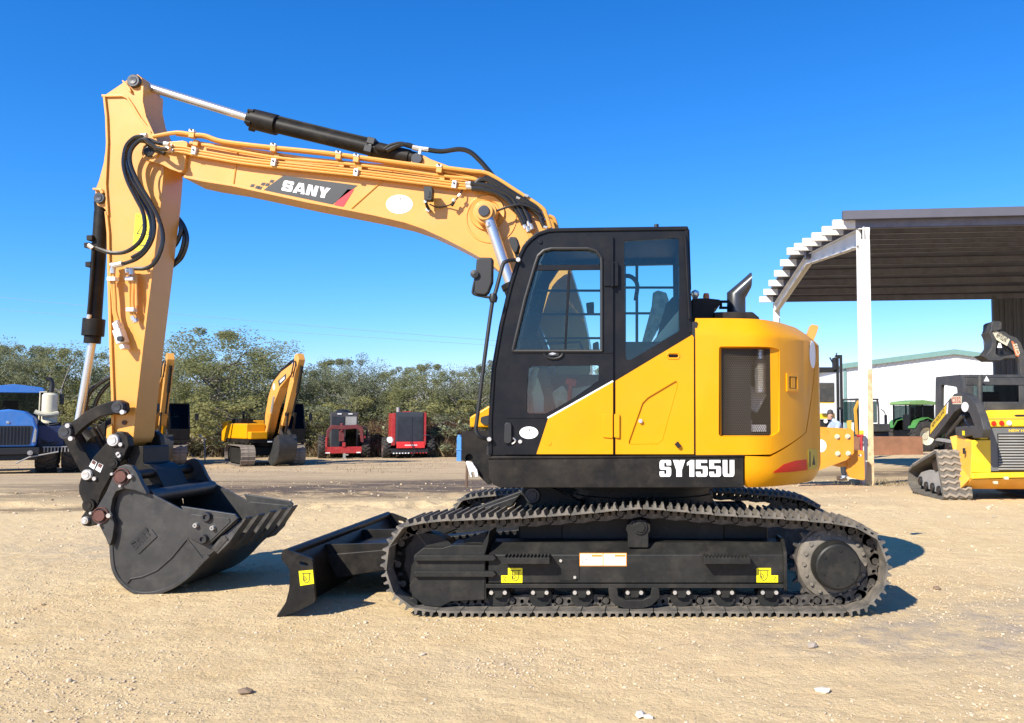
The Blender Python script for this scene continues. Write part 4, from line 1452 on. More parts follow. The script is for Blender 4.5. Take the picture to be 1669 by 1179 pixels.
for px, py in ((317.5, 247), (447, 265.5), (581, 282), (741, 301.5)):
    clamp(px, py, YB0 - .045, 7.5, 12.5, 7)
for px, py in ((314, 214.5), (446.5, 237), (552.5, 249.5), (581.5, 254.5), (716.5, 271.5)):
    clamp(px, py, YB0 - .05, 9, 4.5, 7, WCLAMP)
    c = MB(); x, z = W(px, py + 6.5, YB0 - .045)
    c.box((x, YB0 - .045, z), (.05, .05, .05), (0, R(7), 0)); c.box((x + .02, YB0 - .0, z - .06), (.045, .07, .05), (0, R(7), 0))
    c.build('clamp_block', YELHAZE, boom, bevel=.005)
def fit(a, b, Y, r, parent, name='hose_fitting', n=8):
    e = P3([a, b], Y); t = MB(); t.cyl(e[0], e[1], r, n)
    return t.build(name, ZINC, parent)


for px, py in ((276, 238), (278, 246), (763, 300), (764, 305.5), (767, 299.5), (768, 305.5)):
    fit((px - 4, py - .4), (px + 5, py + .4), YB0 - .045, .02, boom)
for px, py in ((855, 369), (860, 374), (862, 365), (866, 370)):
    fit((px - 1.5, py - 4), (px + 1.5, py + 4), YB0 - .06, .019, boom)
for px, py in ((845, 323), (858, 319.5), (889, 371)):
    fit((px - 3, py - 1), (px + 3, py + 1), YB0 - .07, .015, boom)


def hose(pts, Y, r=.02, n=6, parent=None, name='hose', m_=None):
    t = MB(); t.tube(catmull(P3(pts, Y), n), r, 8)
    return t.build(name, m_ or RUB, parent or boom)


for pts, r in ((C8([(690, 190), (760, 200), (870, 215), (1000, 265), (1110, 330), (1180, 430), (1225, 520), (1262, 600)]), .024), (C8([(700, 240), (820, 250), (960, 290), (1070, 360), (1150, 450), (1210, 540), (1245, 620)]), .024),
               (C8([(740, 190), (790, 150), (880, 160), (1000, 230), (1130, 310), (1290, 420), (1400, 520), (1440, 600), (1465, 650)]), .022), (C8([(860, 130), (960, 180), (1100, 270), (1260, 370), (1380, 450), (1440, 560)]), .024),
               (C8([(830, 120), (920, 200), (1080, 290), (1210, 400), (1270, 500), (1310, 600)]), .02), (C8([(1210, 360), (1300, 430), (1390, 500), (1420, 540)]), .02)):
    hose(pts, YB0 - .06, r)
hose(C8([(935, 482), (1000, 460), (1080, 432), (1150, 415), (1220, 410), (1290, 425), (1360, 460), (1410, 500)]), YB0 - .10, .010)
pipe('boom_pipe', C8([(1200, 560), (1240, 620), (1330, 740)]), YB0 - .05, .013, YELHAZE, boom)
pipe('boom_pipe', C8([(1260, 640), (1300, 720), (1340, 790)]), YB0 - .05, .013, YELHAZE, boom)
# ---------------------------------------------------------------- arm cylinder on top of the boom
lug = [(655, 272), (666, 263), (671, 253), (677, 249), (683, 248.5), (691, 252), (700, 257), (723, 265.5), (756, 277), (795, 286), (760, 290), (660, 280)]
for a in (YBC - .13, YBC + .09):
    l = MB(); l.prism(rnd(P(lug, YB0), .02, 3), a, a + .04)
    lg = l.build('cylinder_lug', YELHAZE, boom, bevel=.005)
    if a < YBC: lug0 = lg
pn = MB(); c = W(680, 260, YBC - .13); pn.lathe([(0, -.03), (.045, -.03), (.05, -.02), (.05, 0), (0, 0)], (c[0], YBC - .13, c[1]), 'Y', 20); pn.ycyl(*c, YBC - .12, YBC + .12, .04, 14)
pn.build('lug_pin', PIN, lug0)
kp = MB(); kp.box((W(691, 258, YBC)[0], YBC - .14, W(691, 257, YBC)[1]), (.02, .03, .06), (0, .2, 0))
kp.build('pin_keeper', ZINC, lug0)
q = lambda a, b: P3([(a, b)], YBC)[0]
ac = MB()
ac.cyl(q(437, 201.5), q(668, 257), .069, 24)
ac.cyl(q(412, 194.5), q(452, 204.5), .092, 24); ac.cyl(q(406, 193), q(413, 195), .075, 20)
ac.cyl(q(655, 253), q(680, 260), .06, 18)
acy = ac.build('arm_cylinder', BLK, exc, bevel=.006)
rd = MB(); rd.cyl(q(226, 137.5), q(408, 193.5), .037, 20)
rd.build('cylinder_rod', CHR, acy)
cb_ = MB()
for a, b in ((609, 234), (604, 247)):
    e = q(a, b); cb_.box(e, (.07, .17, .06), (0, .24, 0))
cb_.cyl(q(604, 242), q(610, 243.5), .082, 20)
cb_.build('cylinder_band', PLAS, acy, bevel=.006)
tb_ = MB()
tb_.tube(P3([(455, 192), (540, 213), (600, 227), (640, 240), (628, 246), (655, 234), (675, 241)][:3], YBC - .03), .016, 8)
tb_.tube(catmull(P3([(612, 240), (626, 244), (636, 238), (652, 234.5), (666, 238), (676, 241)], YBC - .09), 5), .020, 8)
tb_.build('cylinder_pipe', BLK, acy)
for k in range(5):
    a = k / 5 * 2 * PI
    e0_, e1_ = Vector(q(408, 194)), Vector(q(455, 205.5))
    d = (e1_ - e0_).normalized(); n1 = Vector((0, 1, 0)); n2 = d.cross(n1)
    o_ = n1 * math.cos(a) * .088 + n2 * math.sin(a) * .088
    bt = MB(); bt.cyl(e0_ + o_ + d * .0, e0_ + o_ + d * .05, .018, 8)
    bt.build('gland_bolt', BLK, acy)
fz = MB(); e = P3([(673, 240.5), (682, 242.5), (690, 243.5), (699, 244.5)], YBC - .09); fz.tube(e, .024, 8)
fz.build('hose_fitting', ZINC, acy)
hose([(697, 244.5), (720, 247), (748, 243.5), (766, 248), (782, 262), (796, 278), (806, 290), (816, 298)], YBC - .09, .022, parent=acy)
hose([(676, 240), (664, 236), (650, 237), (630, 246)], YBC - .09, .02, parent=acy)
# ---------------------------------------------------------------- arm
YR0, YR1 = 1.205, 1.495
ao = [(203, 132), (214.5, 122.8), (223.4, 120.5), (230.5, 127), (233, 141), (232, 166), (237.4, 191.8), (249, 217), (262, 246), (266, 278), (261.5, 332), (255.5, 380), (247.5, 448), (233.5, 560), (221.5, 664), (217, 712), (212, 722),
      (198, 732), (183, 728), (177, 716), (183, 700), (184.5, 690), (184.5, 651), (181, 560), (178.4, 460.6), (177, 380), (173.5, 345), (167, 338), (158, 335), (154.5, 328), (154, 310), (160, 293.5), (167.6, 265.6), (172.3, 232.5), (171.5, 190), (170, 163), (166.5, 156.5)]
am = MB(); am.prism(P(ao, YR0), YR0 + .008, YR1 - .008)
arm = am.build('arm', YELHAZE, exc, bevel=.006)
j = ao.index
fm = MB(); fm.strip(P(ao[4:17], YR0), .024, YR0 - .012, YR1 + .012)
fm.build('rear_flange', YELHAZE, arm, bevel=.004)
fm = MB(); fm.strip(P(ao[j((183, 700)):j((173.5, 345)) + 1], YR0), .024, YR0 - .012, YR1 + .012)
fm.strip(P([(176, 352), (172.5, 300), (175.5, 232), (174, 190), (170.5, 158)], YR0), .02, YR0 - .012, YR1 + .012)
fm.build('front_flange', YELHAZE, arm, bevel=.004)
fm = MB(); fm.strip(P([(166.5, 156.5), (177, 157), (200, 156.5), (208, 160), (216, 172), (228, 192), (249, 219)], YR0), .02, YR0 - .012, YR1 + .012)
fm.build('top_flange', YELHAZE, arm, bevel=.004)
def pinned(px, py, Y, r, parent, name='arm_pin', m_=PIN):
    p = MB(); c = W(px, py, Y)
    p.lathe([(0, -.03), (r * .55, -.032), (r * .6, -.026), (r * .9, -.026), (r, -.018), (r, .01), (0, .01)], (c[0], Y, c[1]), 'Y', 22)
    return p.build(name, m_, parent)


pinned(219.5, 133, YR0, .058, arm)
pinned(164, 323.5, YR0, .05, arm)
kp = MB()
kp.prism(rnd(P([(200, 131), (205, 134), (214, 145), (216, 152), (211, 150), (202, 136)], YR0), .006, 2), YR0 - .02, YR0)
kp.prism(rnd(P([(153, 309), (156, 307.5), (168, 309), (172, 315), (168, 318), (165, 312), (155, 311)], YR0), .006, 2), YR0 - .03, YR0)
kp.build('pin_keeper', YELHAZE, arm, bevel=.003)
hl_ = MB(); hl_.ycyl(*W(202.5, 689, YR0), YR0 - .004, YR0 + .004, .02, 14)
hl_.build('grease_hole', mat('brown_bore', (.10, .05, .03), .7), arm)
side = MB(); side.prism(rnd(P([(177, 700), (178, 694), (186, 690), (186, 712), (176, 716)], YR0), .01, 2), YR0 - .03, YR0 - .002)
side.build('side_lug', YELHAZE, arm, bevel=.004)
# hazard label
hz = MB(); hz.prism(rnd(P(C7([(275, 667), (385, 690), (355, 958), (252, 940)]), YR0), .01, 2), YR0 + .0055, YR0 + .0085)
hz.build('hazard_label', STK, arm)
line_art('label_drawing', [C7([(288, 822), (333, 745), (380, 828), (288, 822)]), C7([(285, 690), (305, 693)]), C7([(300, 905), (345, 910)]), C7([(360, 880), (358, 930)])], YR0 + .0052, INK, arm, r=.0035)
pm = MB()
hx, hz_ = C7([(362, 872)])[0], 0
pm.prism(P(ell(hx[0], hx[1], 1.4, 1.5, 10), YR0), YR0 + .003, YR0 + .005)
pm.prism(P(C7([(350, 882), (374, 884), (376, 908), (370, 908), (368, 938), (360, 938), (358, 912), (354, 936), (347, 934), (350, 906)]), YR0), YR0 + .003, YR0 + .005)
pm.build('label_drawing', INK, arm)
# arm pipes, clamps, valve
for pts in (Z3([(250, 195), (252, 240), (262, 330), (266, 400), (280, 450), (290, 475)]), Z3([(264, 195), (266, 240), (272, 330), (275, 395), (290, 450)]), Z3([(345, 190), (347, 240), (346, 330), (350, 390), (362, 425)]), Z3([(362, 190), (365, 240), (362, 330), (365, 390), (378, 430)]),
            Z3([(378, 215), (380, 300), (382, 370)])):
    pipe('arm_pipe', pts, YR0 - .05, .013, YELHAZE, arm)
def blk(name, px, py, w, h, m_, parent, Y=YR0 - .06, d=.06, ang=0):
    c = MB(); x, z = W(px, py, Y); k = (Y - CAM_Y) / F_PX
    c.box((x, Y, z), (w * k, d, h * k), (0, R(ang), 0))
    return c.build(name, m_, parent, bevel=.004)


for px, py, w in ((184, 455.5, 14), (213, 455, 13), (214.5, 505.5, 13)):
    blk('pipe_clamp', px, py, w, 6.5, WCLAMP, arm)
for a, b in (((184, 438), (184, 446)), ((190, 431), (181, 433)), ((186, 433), (184, 440)), ((214, 437), (215, 448)), ((208, 437), (209, 445)), ((219.5, 520), (221.5, 526)), ((216, 516), (219, 523))):
    fit(a, b, YR0 - .055, .022, arm, 'pipe_fitting')
vl = MB()
v0 = W(193, 533, YR0 - .06)
for (a, b, w, h, an_) in ((193, 532, 9, 12, -20), (197, 549, 13, 24, -20), (203.5, 566, 8, 8, -20)):
    x, z = W(a, b, YR0 - .06); k = (YR0 - CAM_Y) / F_PX
    vl.box((x, YR0 - .06, z), (w * k, .09, h * k), (0, R(an_), 0))
valve = vl.build('shut_off_valve', WCLAMP, arm, bevel=.008)
vk = MB(); vk.ycyl(*W(199, 553, YR0 - .1), YR0 - .14, YR0 - .1, .025, 12); vk.build('valve_cap', PIN, valve, bevel=.004)
fit((190, 524), (194, 533), YR0 - .06, .026, valve, 'valve_union')
# hoses looping from the boom nose down the arm
YH = YB0 - .08
h1 = C7([(330, 100), (270, 112), (215, 165), (192, 240), (190, 330), (220, 440), (280, 560), (330, 660), (345, 760), (330, 840), (290, 900), (220, 950), (150, 965), (80, 960), (20, 940), (-15, 925)])
h2 = C7([(500, 162), (430, 148), (380, 128), (310, 118), (250, 155), (216, 230), (226, 330), (270, 450), (340, 560), (395, 660), (415, 760), (400, 860), (350, 950), (280, 1010), (200, 1040), (150, 1056)])
h3 = C7([(505, 197), (440, 190), (390, 158), (340, 125), (285, 150), (240, 215), (240, 310), (295, 440), (375, 570), (435, 680), (472, 790), (478, 880), (455, 970), (410, 1045), (350, 1078), (270, 1080)])
h4 = C7([(490, 230), (400, 190), (345, 140), (250, 150), (200, 240), (205, 340), (250, 470), (320, 580), (375, 680), (395, 780), (380, 870), (330, 950), (250, 1000)])
for i, (h, yy) in enumerate(((h1, YH - .07), (h2, YH - .02), (h3, YH - .09), (h4, YH + .02))):
    hose(h, yy, .0175, 6, parent=arm)
for l, yy in ((C7([(520, 600), (545, 645), (598, 720), (612, 800), (575, 900), (505, 955), (460, 980)]), YR1 + .03), (C7([(520, 610), (552, 662), (630, 760), (658, 870), (622, 990), (552, 1060), (495, 1092), (460, 1105)]), YR1 + .05), (C7([(520, 605), (548, 655), (615, 745), (638, 850), (605, 980), (545, 1050), (480, 1085)]), YR1 + .09)):
    hose(l, yy, .019, 6, parent=arm)
for a, b in ((C7([(320, 100)])[0], C7([(360, 98)])[0]), (C7([(490, 158)])[0], C7([(525, 166)])[0]), (C7([(500, 196)])[0], C7([(530, 200)])[0]), (C7([(180, 1045)])[0], C7([(110, 1060)])[0])):
    fit(a, b, YH - .05, .024, arm)
# ---------------------------------------------------------------- bucket cylinder
q = lambda a, b, Y=1.35: P3([(a, b)], Y)[0]
bc_ = MB()
bc_.cyl(q(165.5, 345), q(154, 520), .058, 22); bc_.cyl(q(163.5, 328), q(165, 350), .05, 18)
bc_.cyl(q(153.5, 520), q(151.2, 548), .088, 22); bc_.cyl(q(151.2, 548), q(150.2, 560), .066, 20)
bcy = bc_.build('bucket_cylinder', BLK, exc, bevel=.005)
rd = MB(); rd.cyl(q(150.5, 556), q(128, 690), .033, 18)
rd.build('cylinder_rod', CHR, bcy)
bz = MB()
for a, b in ((150, 389), (148, 432), (146, 401)):
    bz.box(q(a, b, 1.30), (.05, .08, .045), (0, -.06, 0))
bz.tube(P3([(153, 400), (151, 440), (144, 515)], 1.27), .014, 8)
bz.build('cylinder_ports', BLK, bcy, bevel=.004)
bz = MB(); e = P3([(145, 400), (152, 405)], 1.26); bz.cyl(e[0], e[1], .022, 8); e = P3([(146, 513), (144.5, 520)], 1.27); bz.cyl(e[0], e[1], .018, 8)
bz.build('port_fitting', ZINC, bcy)
hose([(188, 612), (170, 620), (150, 636), (141, 655), (139, 690)], 1.40, .018, parent=arm)
hose([(186, 620), (168, 636), (156, 658), (151, 690)], 1.44, .018, parent=arm)
# ---------------------------------------------------------------- linkage
link = rnd(P([(104, 695), (114, 689), (124, 684), (140, 671), (160, 661), (182, 654), (196, 652), (206, 657), (207, 670), (200, 677), (184, 675), (165, 679), (148, 689), (134, 700), (128, 706), (120, 714), (108, 714), (100, 706)], 1.10), .03, 3)
lk = MB(); lk.prism(link, 1.09, 1.15)
gl1 = lk.build('guide_link', BLK, exc, bevel=.008)
lk = MB(); lk.prism(link, 1.55, 1.61)
gl2 = lk.build('guide_link', BLK, exc, bevel=.008)
pinned(194, 664, 1.09, .055, gl1, 'link_pin'); pinned(108.5, 704.5, 1.09, .06, gl1, 'link_pin')
for a, b in ((112, 694), (117, 715), (201, 672)):
    kz = MB(); kz.ycyl(*W(a, b, 1.08), 1.06, 1.09, .02, 10)
    kz.build('link_bolt', ZINC, gl1)
bl2 = MB()
bl2.prism(rnd(P([(100, 700), (112, 694), (124, 700), (133, 716), (150, 745), (166, 772), (160, 790), (146, 785), (128, 752), (112, 722)], 1.25), .03, 3), 1.20, 1.50)
blk_ = bl2.build('bucket_link', BLK, exc, bevel=.01)
b3 = MB(); b3.cyl(q(118, 698, 1.35), q(150, 720, 1.35), .07, 14); b3.cyl(P3([(150, 700)], 1.3)[0], P3([(170, 735)], 1.3)[0], .02, 8); b3.cyl(P3([(158, 698)], 1.34)[0], P3([(176, 732)], 1.34)[0], .02, 8)
b3.build('link_boss', BLK, blk_)
# ---------------------------------------------------------------- quick coupler
YQ0, YQ1 = 1.07, 1.63
co = B5([(335, 250), (385, 175), (440, 145), (500, 155), (545, 200), (560, 290), (530, 350), (500, 420), (440, 500), (400, 560), (350, 650), (290, 760), (255, 850), (240, 940), (270, 1090), (220, 1095), (150, 1108), (95, 1100), (65, 1060), (75, 1010), (110, 960), (130, 930), (90, 860), (50, 770), (48, 690), (75, 600), (120, 520), (200, 400)])
cm = MB(); cm.prism(rnd(P(co, YQ0), .012, 2), YQ0, YQ0 + .08)
cou = cm.build('quick_coupler', BLK, exc, bevel=.012)
cm = MB(); cm.prism(rnd(P(co, YQ0), .012, 2), YQ1 - .08, YQ1); cm.prism(P(B5([(120, 560), (300, 300), (470, 430), (260, 800), (100, 800)]), YQ0), YQ0 + .08, YQ1 - .08)
cm.build('coupler_far_plate', BLK, cou, bevel=.012)
sw = MB()
sw.prism(rnd(P(B5([(560, 300), (740, 290), (740, 470), (800, 480), (860, 530), (970, 750), (800, 770), (600, 480)]), 1.2), .02, 3), 1.15, 1.55)
sw.build('coupler_hook', BLK, cou, bevel=.015)
for a, b, r, m_ in ((412, 235, .052, ZINC), (145, 583, .046, ZINC), (165, 890, .055, BLK), (412, 467, .045, BLK), (128, 1043, .032, ZINC)):
    px, py = B5([(a, b)])[0]
    pinned(px, py, YQ0, r, cou, 'coupler_pin', m_)
for a, b in ((385, 265), (485, 277), (220, 622), (458, 372), (470, 390)):
    px, py = B5([(a, b)])[0]; bz = MB(); bz.ycyl(*W(px, py, YQ0), YQ0 - .02, YQ0, .017, 8); bz.build('coupler_bolt', ZINC, cou)
for a in ((195, 480), (258, 512)):
    px, py = B5([a])[0]
    pl = MB(); pl.prism(P([(px - 6, py + 3), (px, py - 8), (px + 7, py - 4), (px + 2, py + 8)], YQ0), YQ0 - .003, YQ0 + .001)
    pl.build('coupler_label', WHT, cou)
    pl = MB(); pl.prism(P([(px - 2, py - 2.5), (px + .5, py - 7.5), (px + 6, py - 4), (px + 3, py + 1)], YQ0), YQ0 - .005, YQ0 - .003)
    pl.build('label_band', RUSTP, cou)
hose([(192, 725), (205, 735), (215, 760), (222, 790)], YQ0 + .1, .02, parent=cou)
# ---------------------------------------------------------------- bucket
YK0, YK1 = .80, 1.86
sideo = Z4([(350, 545), (372, 528), (400, 523), (460, 530), (540, 562), (690, 640), (745, 668), (985, 690), (1005, 705), (845, 840), (905, 845), (815, 920), (740, 1000), (650, 1065), (570, 1095), (500, 1105), (440, 1097), (385, 1062), (345, 1018), (320, 962), (312, 900), (318, 835), (330, 740), (325, 640)])
curve = Z4([(330, 560), (300, 640), (296, 730), (308, 835), (312, 900), (320, 962), (345, 1018), (385, 1062), (440, 1097), (500, 1105), (570, 1095), (650, 1065), (740, 1000), (815, 920), (905, 842)])
cv = [tuple(p) for p in catmull(P(curve, YK0), 3)]
bk = MB(); bk.strip(cv, .022, YK0 + .02, YK1 - .02)
bucket = bk.build('bucket', BUCK, exc, bevel=.003)
sh = [W(a, b, YK0) for a, b in sideo]
for a, b in ((YK0, YK0 + .025), (YK1 - .025, YK1)):
    sm = MB(); sm.prism(rnd(sh, .02, 2), a, b)
    s_ = sm.build('side_plate', BUCK, bucket, bevel=.004)
    if a == YK0: side0 = s_
top = MB(); top.strip(P(Z4([(335, 560), (372, 532), (430, 535), (520, 590)]), YK0), .03, YK0 + .02, YK1 - .02)
top.build('top_plate', BUCK, bucket, bevel=.003)
tt = MB(); e = P(Z4([(500, 575)]), YK0)[0]; tt.cyl((e[0], YK0 + .02, e[1]), (e[0], YK1 - .02, e[1]), .06, 14)
tt.build('torque_tube', BUCK, bucket)
earo = Z4([(405, 393), (440, 402), (468, 440), (490, 490), (530, 562), (460, 535), (400, 525), (355, 540), (335, 580), (325, 640), (345, 720), (335, 790), (318, 850), (300, 800), (262, 725), (236, 690), (234, 650), (255, 620), (300, 545), (345, 440), (368, 405)])
for a in (YQ0 - .07, YQ1 + .02):
    e = MB(); e.prism(rnd([W(x, y, YK0) for x, y in earo], .012, 2), a - .25 if a < 1.2 else a + .12, a - .20 if a < 1.2 else a + .17)
    eo = e.build('bucket_ear', BUCK, bucket, bevel=.005)
    if a < 1.2: ear0 = eo; YE = a - .25
for a, b in ((388, 458), (273, 670)):
    px, py = Z4([(a, b)])[0]
    p = MB(); c = W(px, py, YK0)
    p.lathe([(.058, -.012), (.066, -.012), (.066, .01), (.058, .01)], (c[0], YE, c[1]), 'Y', 24)
    p.ycyl(c[0], c[1], YE - .03, YE + .03, .045, 18)
    bp0 = p.build('bucket_pin', RUSTP, ear0)
    p = MB(); p.ycyl(c[0], c[1], YE + .031, YQ1 + .2, .042, 18); p.build('pin_shaft', BLK, bucket)
    for dx, dz in ((.075, -.0), (-.07, .02), (0, -.075)):
        p = MB(); p.ycyl(c[0] + dx, c[1] + dz, YE - .03, YE, .018 if dx > 0 else .011, 10)
        p.build('pin_bolt', ZINC, ear0)
# wear strip, cast name, seams on the near side
ws = MB()
ws.strip(P(Z4([(395, 1048), (415, 1022), (480, 1010), (560, 975), (640, 905), (722, 805)]), YK0), .012, YK0 - .010, YK0 + .002)
ws.strip(P(Z4([(722, 800), (815, 918)]), YK0), .012, YK0 - .008, YK0 + .002)
ws.strip([(a, b) for a, b in cv[9:-2]], .03, YK0 - .008, YK0 + .002)
ws.build('wear_strip', BUCK, side0, bevel=.004)
nb = MB(); nb.prism(P(Z4([(428, 850), (530, 748), (562, 790), (460, 888)]), YK0), YK0 - .008, YK0 + .002)
npl = nb.build('name_plate', BUCK, side0, bevel=.004)
a = P(Z4([(450, 872)]), YK0)[0]; b = P(Z4([(540, 782)]), YK0)[0]; d = Vector((b[0] - a[0], b[1] - a[1])); nn = Vector((-d.y, d.x)).normalized() * .075
block_text('cast_lettering', 'SANY', (a[0] - .008, YK0 - .0105, a[1] + .012), (d.x, 0, d.y), (nn.x, 0, nn.y), INK, npl, .36, .24, [1.05, 1.2, 1.05, 1.1], .15)
# side cutter
ct = MB(); ct.prism(P(Z4([(688, 623), (985, 668), (1003, 690), (842, 838), (800, 833), (725, 795), (722, 690)]), YK0 - .03), YK0 - .03, YK0)
cut = ct.build('side_cutter', BUCK, bucket, bevel=.005)
ct = MB(); ct.prism(rnd(P(Z4([(735, 680), (755, 668), (960, 690), (960, 712), (845, 822), (815, 822), (735, 780)]), YK0 - .03), .02, 2), YK0 - .036, YK0 - .03)
ct.build('cutter_pad', BUCK, cut, bevel=.003)
ct = MB(); ct.prism(P(Z4([(688, 623), (985, 668), (1003, 690), (842, 838), (800, 833), (725, 795), (722, 690)]), YK0 - .03), YK1, YK1 + .03)
ct.build('side_cutter', BUCK, bucket, bevel=.005)
for a, b, r in ((836, 682, .042), (818, 803, .040), (777, 728, .02), (870, 742, .02)):
    px, py = Z4([(a, b)])[0]; c = W(px, py, YK0 - .03)
    t = MB(); t.lathe([(0, -.02), (r * .45, -.02), (r * .5, -.035), (r * .8, -.035), (r, -.02), (r, -.004), (0, -.004)], (c[0], YK0 - .03, c[1]), 'Y', 14)
    t.build('cutter_bolt', PIN if r > .03 else ZINC, cut)
# lip and teeth
lp0 = P(Z4([(880, 868)]), YK0)[0]; lp1 = P(Z4([(945, 795)]), YK0)[0]; tip = P(Z4([(1042, 690)]), YK0)[0]
lpm = MB(); lpm.strip([lp0, lp1], .04, YK0 - .02, YK1 + .02)
lip = lpm.build('lip', TOOTHM, bucket, bevel=.006)
ux = (Vector(tip) - Vector(lp0)).normalized(); uz = Vector((-ux.y, ux.x)); LT = (Vector(tip) - Vector(lp0)).length
tm = MB()
w0, w1 = .085, .068
secs = [(0.0, .035, w0), (.12, .04, w0), (.16, .03, w1), (LT, .006, w1 * .95)]
vs = []
for s, h, w in secs:
    for dy, dz in ((-w, -h), (w, -h), (w, h), (-w, h)):
        p = ux * s + uz * dz
        vs.append((p.x, dy, p.y))
fs = [[0, 3, 2, 1], [12, 13, 14, 15]]
for i in range(3):
    for k in range(4):
        fs.append([i * 4 + k, i * 4 + (k + 1) % 4, i * 4 + 4 + (k + 1) % 4, i * 4 + 4 + k])
tm.add(vs, fs)
TOOTH = tm.mesh('bucket_tooth', TOOTHM, ang=30)
for k in range(5):
    yy = YK0 + .07 + (YK1 - YK0 - .14) * k / 4
    piece('bucket_tooth', TOOTH, bucket, (lp0[0] - XB[0], yy - XB[1], lp0[1] - XB[2]))
# =====================================================================================================================
#                                                       THE YARD
# =====================================================================================================================
def nodes_of(name):
    m = bpy.data.materials.new(name); m.use_nodes = True
    return m, m.node_tree.nodes, m.node_tree.links


def noise(N, L, vec, scale, detail=6, rough=.6, mapping=None):
    if mapping:
        mp = N.new('ShaderNodeMapping'); mp.inputs['Scale'].default_value = mapping
        L.new(vec, mp.inputs['Vector']); vec = mp.outputs[0]
    n = N.new('ShaderNodeTexNoise'); n.inputs['Scale'].default_value = scale; n.inputs['Detail'].default_value = detail; n.inputs['Roughness'].default_value = rough
    L.new(vec, n.inputs['Vector'])
    return n.outputs['Fac']


def mrange(N, L, v, a, b, c=0.0, d=1.0):
    n = N.new('ShaderNodeMapRange'); n.inputs[1].default_value = a; n.inputs[2].default_value = b; n.inputs[3].default_value = c; n.inputs[4].default_value = d
    L.new(v, n.inputs[0])
    return n.outputs[0]


def mixc(N, L, f, a, b):
    n = N.new('ShaderNodeMix'); n.data_type = 'RGBA'
    if isinstance(f, (int, float)): n.inputs[0].default_value = f
    else: L.new(f, n.inputs[0])
    for i, v in ((6, a), (7, b)):
        if isinstance(v, tuple): n.inputs[i].default_value = v + (1,)
        else: L.new(v, n.inputs[i])
    return n.outputs[2]


def ground_material():
    m, N, L = nodes_of('gravel_yard')
    bs = N['Principled BSDF']
    bs.inputs['Specular IOR Level'].default_value = 0.08
    geo = N.new('ShaderNodeNewGeometry'); pos = geo.outputs['Position']
    big = noise(N, L, pos, .35, 5, .6)
    mid = noise(N, L, pos, 2.6, 6, .65)
    fine = noise(N, L, pos, 30, 6, .7)
    col = mixc(N, L, mrange(N, L, big, .35, .65), (0.645, 0.455, 0.225), (0.665, 0.49, 0.275))
    col = mixc(N, L, mrange(N, L, mid, .35, .7), col, (0.73, 0.55, 0.305))
    col = mixc(N, L, mrange(N, L, fine, .52, .78, 0, .55), col, (0.76, 0.61, 0.385))
    col = mixc(N, L, mrange(N, L, noise(N, L, pos, 45, 5, .7), .56, .74, 0, .55), col, (0.41, 0.285, 0.165))
    at = N.new('ShaderNodeAttribute'); at.attribute_name = 'grey'
    g1 = N.new('ShaderNodeMath'); g1.operation = 'MULTIPLY'
    L.new(at.outputs['Fac'], g1.inputs[0]); L.new(mrange(N, L, noise(N, L, pos, 3.5, 7, .7), .38, .6), g1.inputs[1])
    col = mixc(N, L, g1.outputs[0], col, (0.43, 0.345, 0.25))
    ap = N.new('ShaderNodeAttribute'); ap.attribute_name = 'packed'
    p1 = N.new('ShaderNodeMath'); p1.operation = 'MULTIPLY'
    L.new(ap.outputs['Fac'], p1.inputs[0]); L.new(mrange(N, L, noise(N, L, pos, .9, 7, .7, (.4, 1.2, 1)), .36, .6, .45, 1.0), p1.inputs[1])
    col = mixc(N, L, p1.outputs[0], col, (0.37, 0.268, 0.168))
    aw = N.new('ShaderNodeAttribute'); aw.attribute_name = 'wet_and_streak'
    w1 = N.new('ShaderNodeMath'); w1.operation = 'MULTIPLY'
    L.new(aw.outputs['Fac'], w1.inputs[0]); L.new(mrange(N, L, noise(N, L, pos, 1.6, 8, .75, (.35, 1.5, 1)), .36, .50), w1.inputs[1])
    col = mixc(N, L, w1.outputs[0], col, (0.14, 0.10, 0.066))
    L.new(col, bs.inputs['Base Color'])
    L.new(mrange(N, L, w1.outputs[0], .7, 1, .93, .62), bs.inputs['Roughness'])
    vo = N.new('ShaderNodeTexVoronoi'); vo.inputs['Scale'].default_value = 42; L.new(pos, vo.inputs['Vector'])
    ad = N.new('ShaderNodeMath'); ad.operation = 'MULTIPLY_ADD'; ad.inputs[1].default_value = -.35
    L.new(vo.outputs['Distance'], ad.inputs[0]); L.new(noise(N, L, pos, 90, 7, .75), ad.inputs[2])
    bp = N.new('ShaderNodeBump'); bp.inputs['Strength'].default_value = .8; bp.inputs['Distance'].default_value = .018
    L.new(ad.outputs[0], bp.inputs['Height'])
    b2 = N.new('ShaderNodeBump'); b2.inputs['Strength'].default_value = .6; b2.inputs['Distance'].default_value = .05
    L.new(noise(N, L, pos, 7, 6, .6), b2.inputs['Height']); L.new(bp.outputs[0], b2.inputs['Normal'])
    L.new(b2.outputs[0], bs.inputs['Normal'])
    return m


def axis(parts):
    out = [parts[0][0]]
    for a, b, st in parts:
        n = max(1, int(round((b - a) / st)))
        out += [a + (b - a) * (k + 1) / n for k in range(n)]
    return np.array(out)


def far_axis(a, b, n):
    s = 1 if a > 0 else -1
    return None


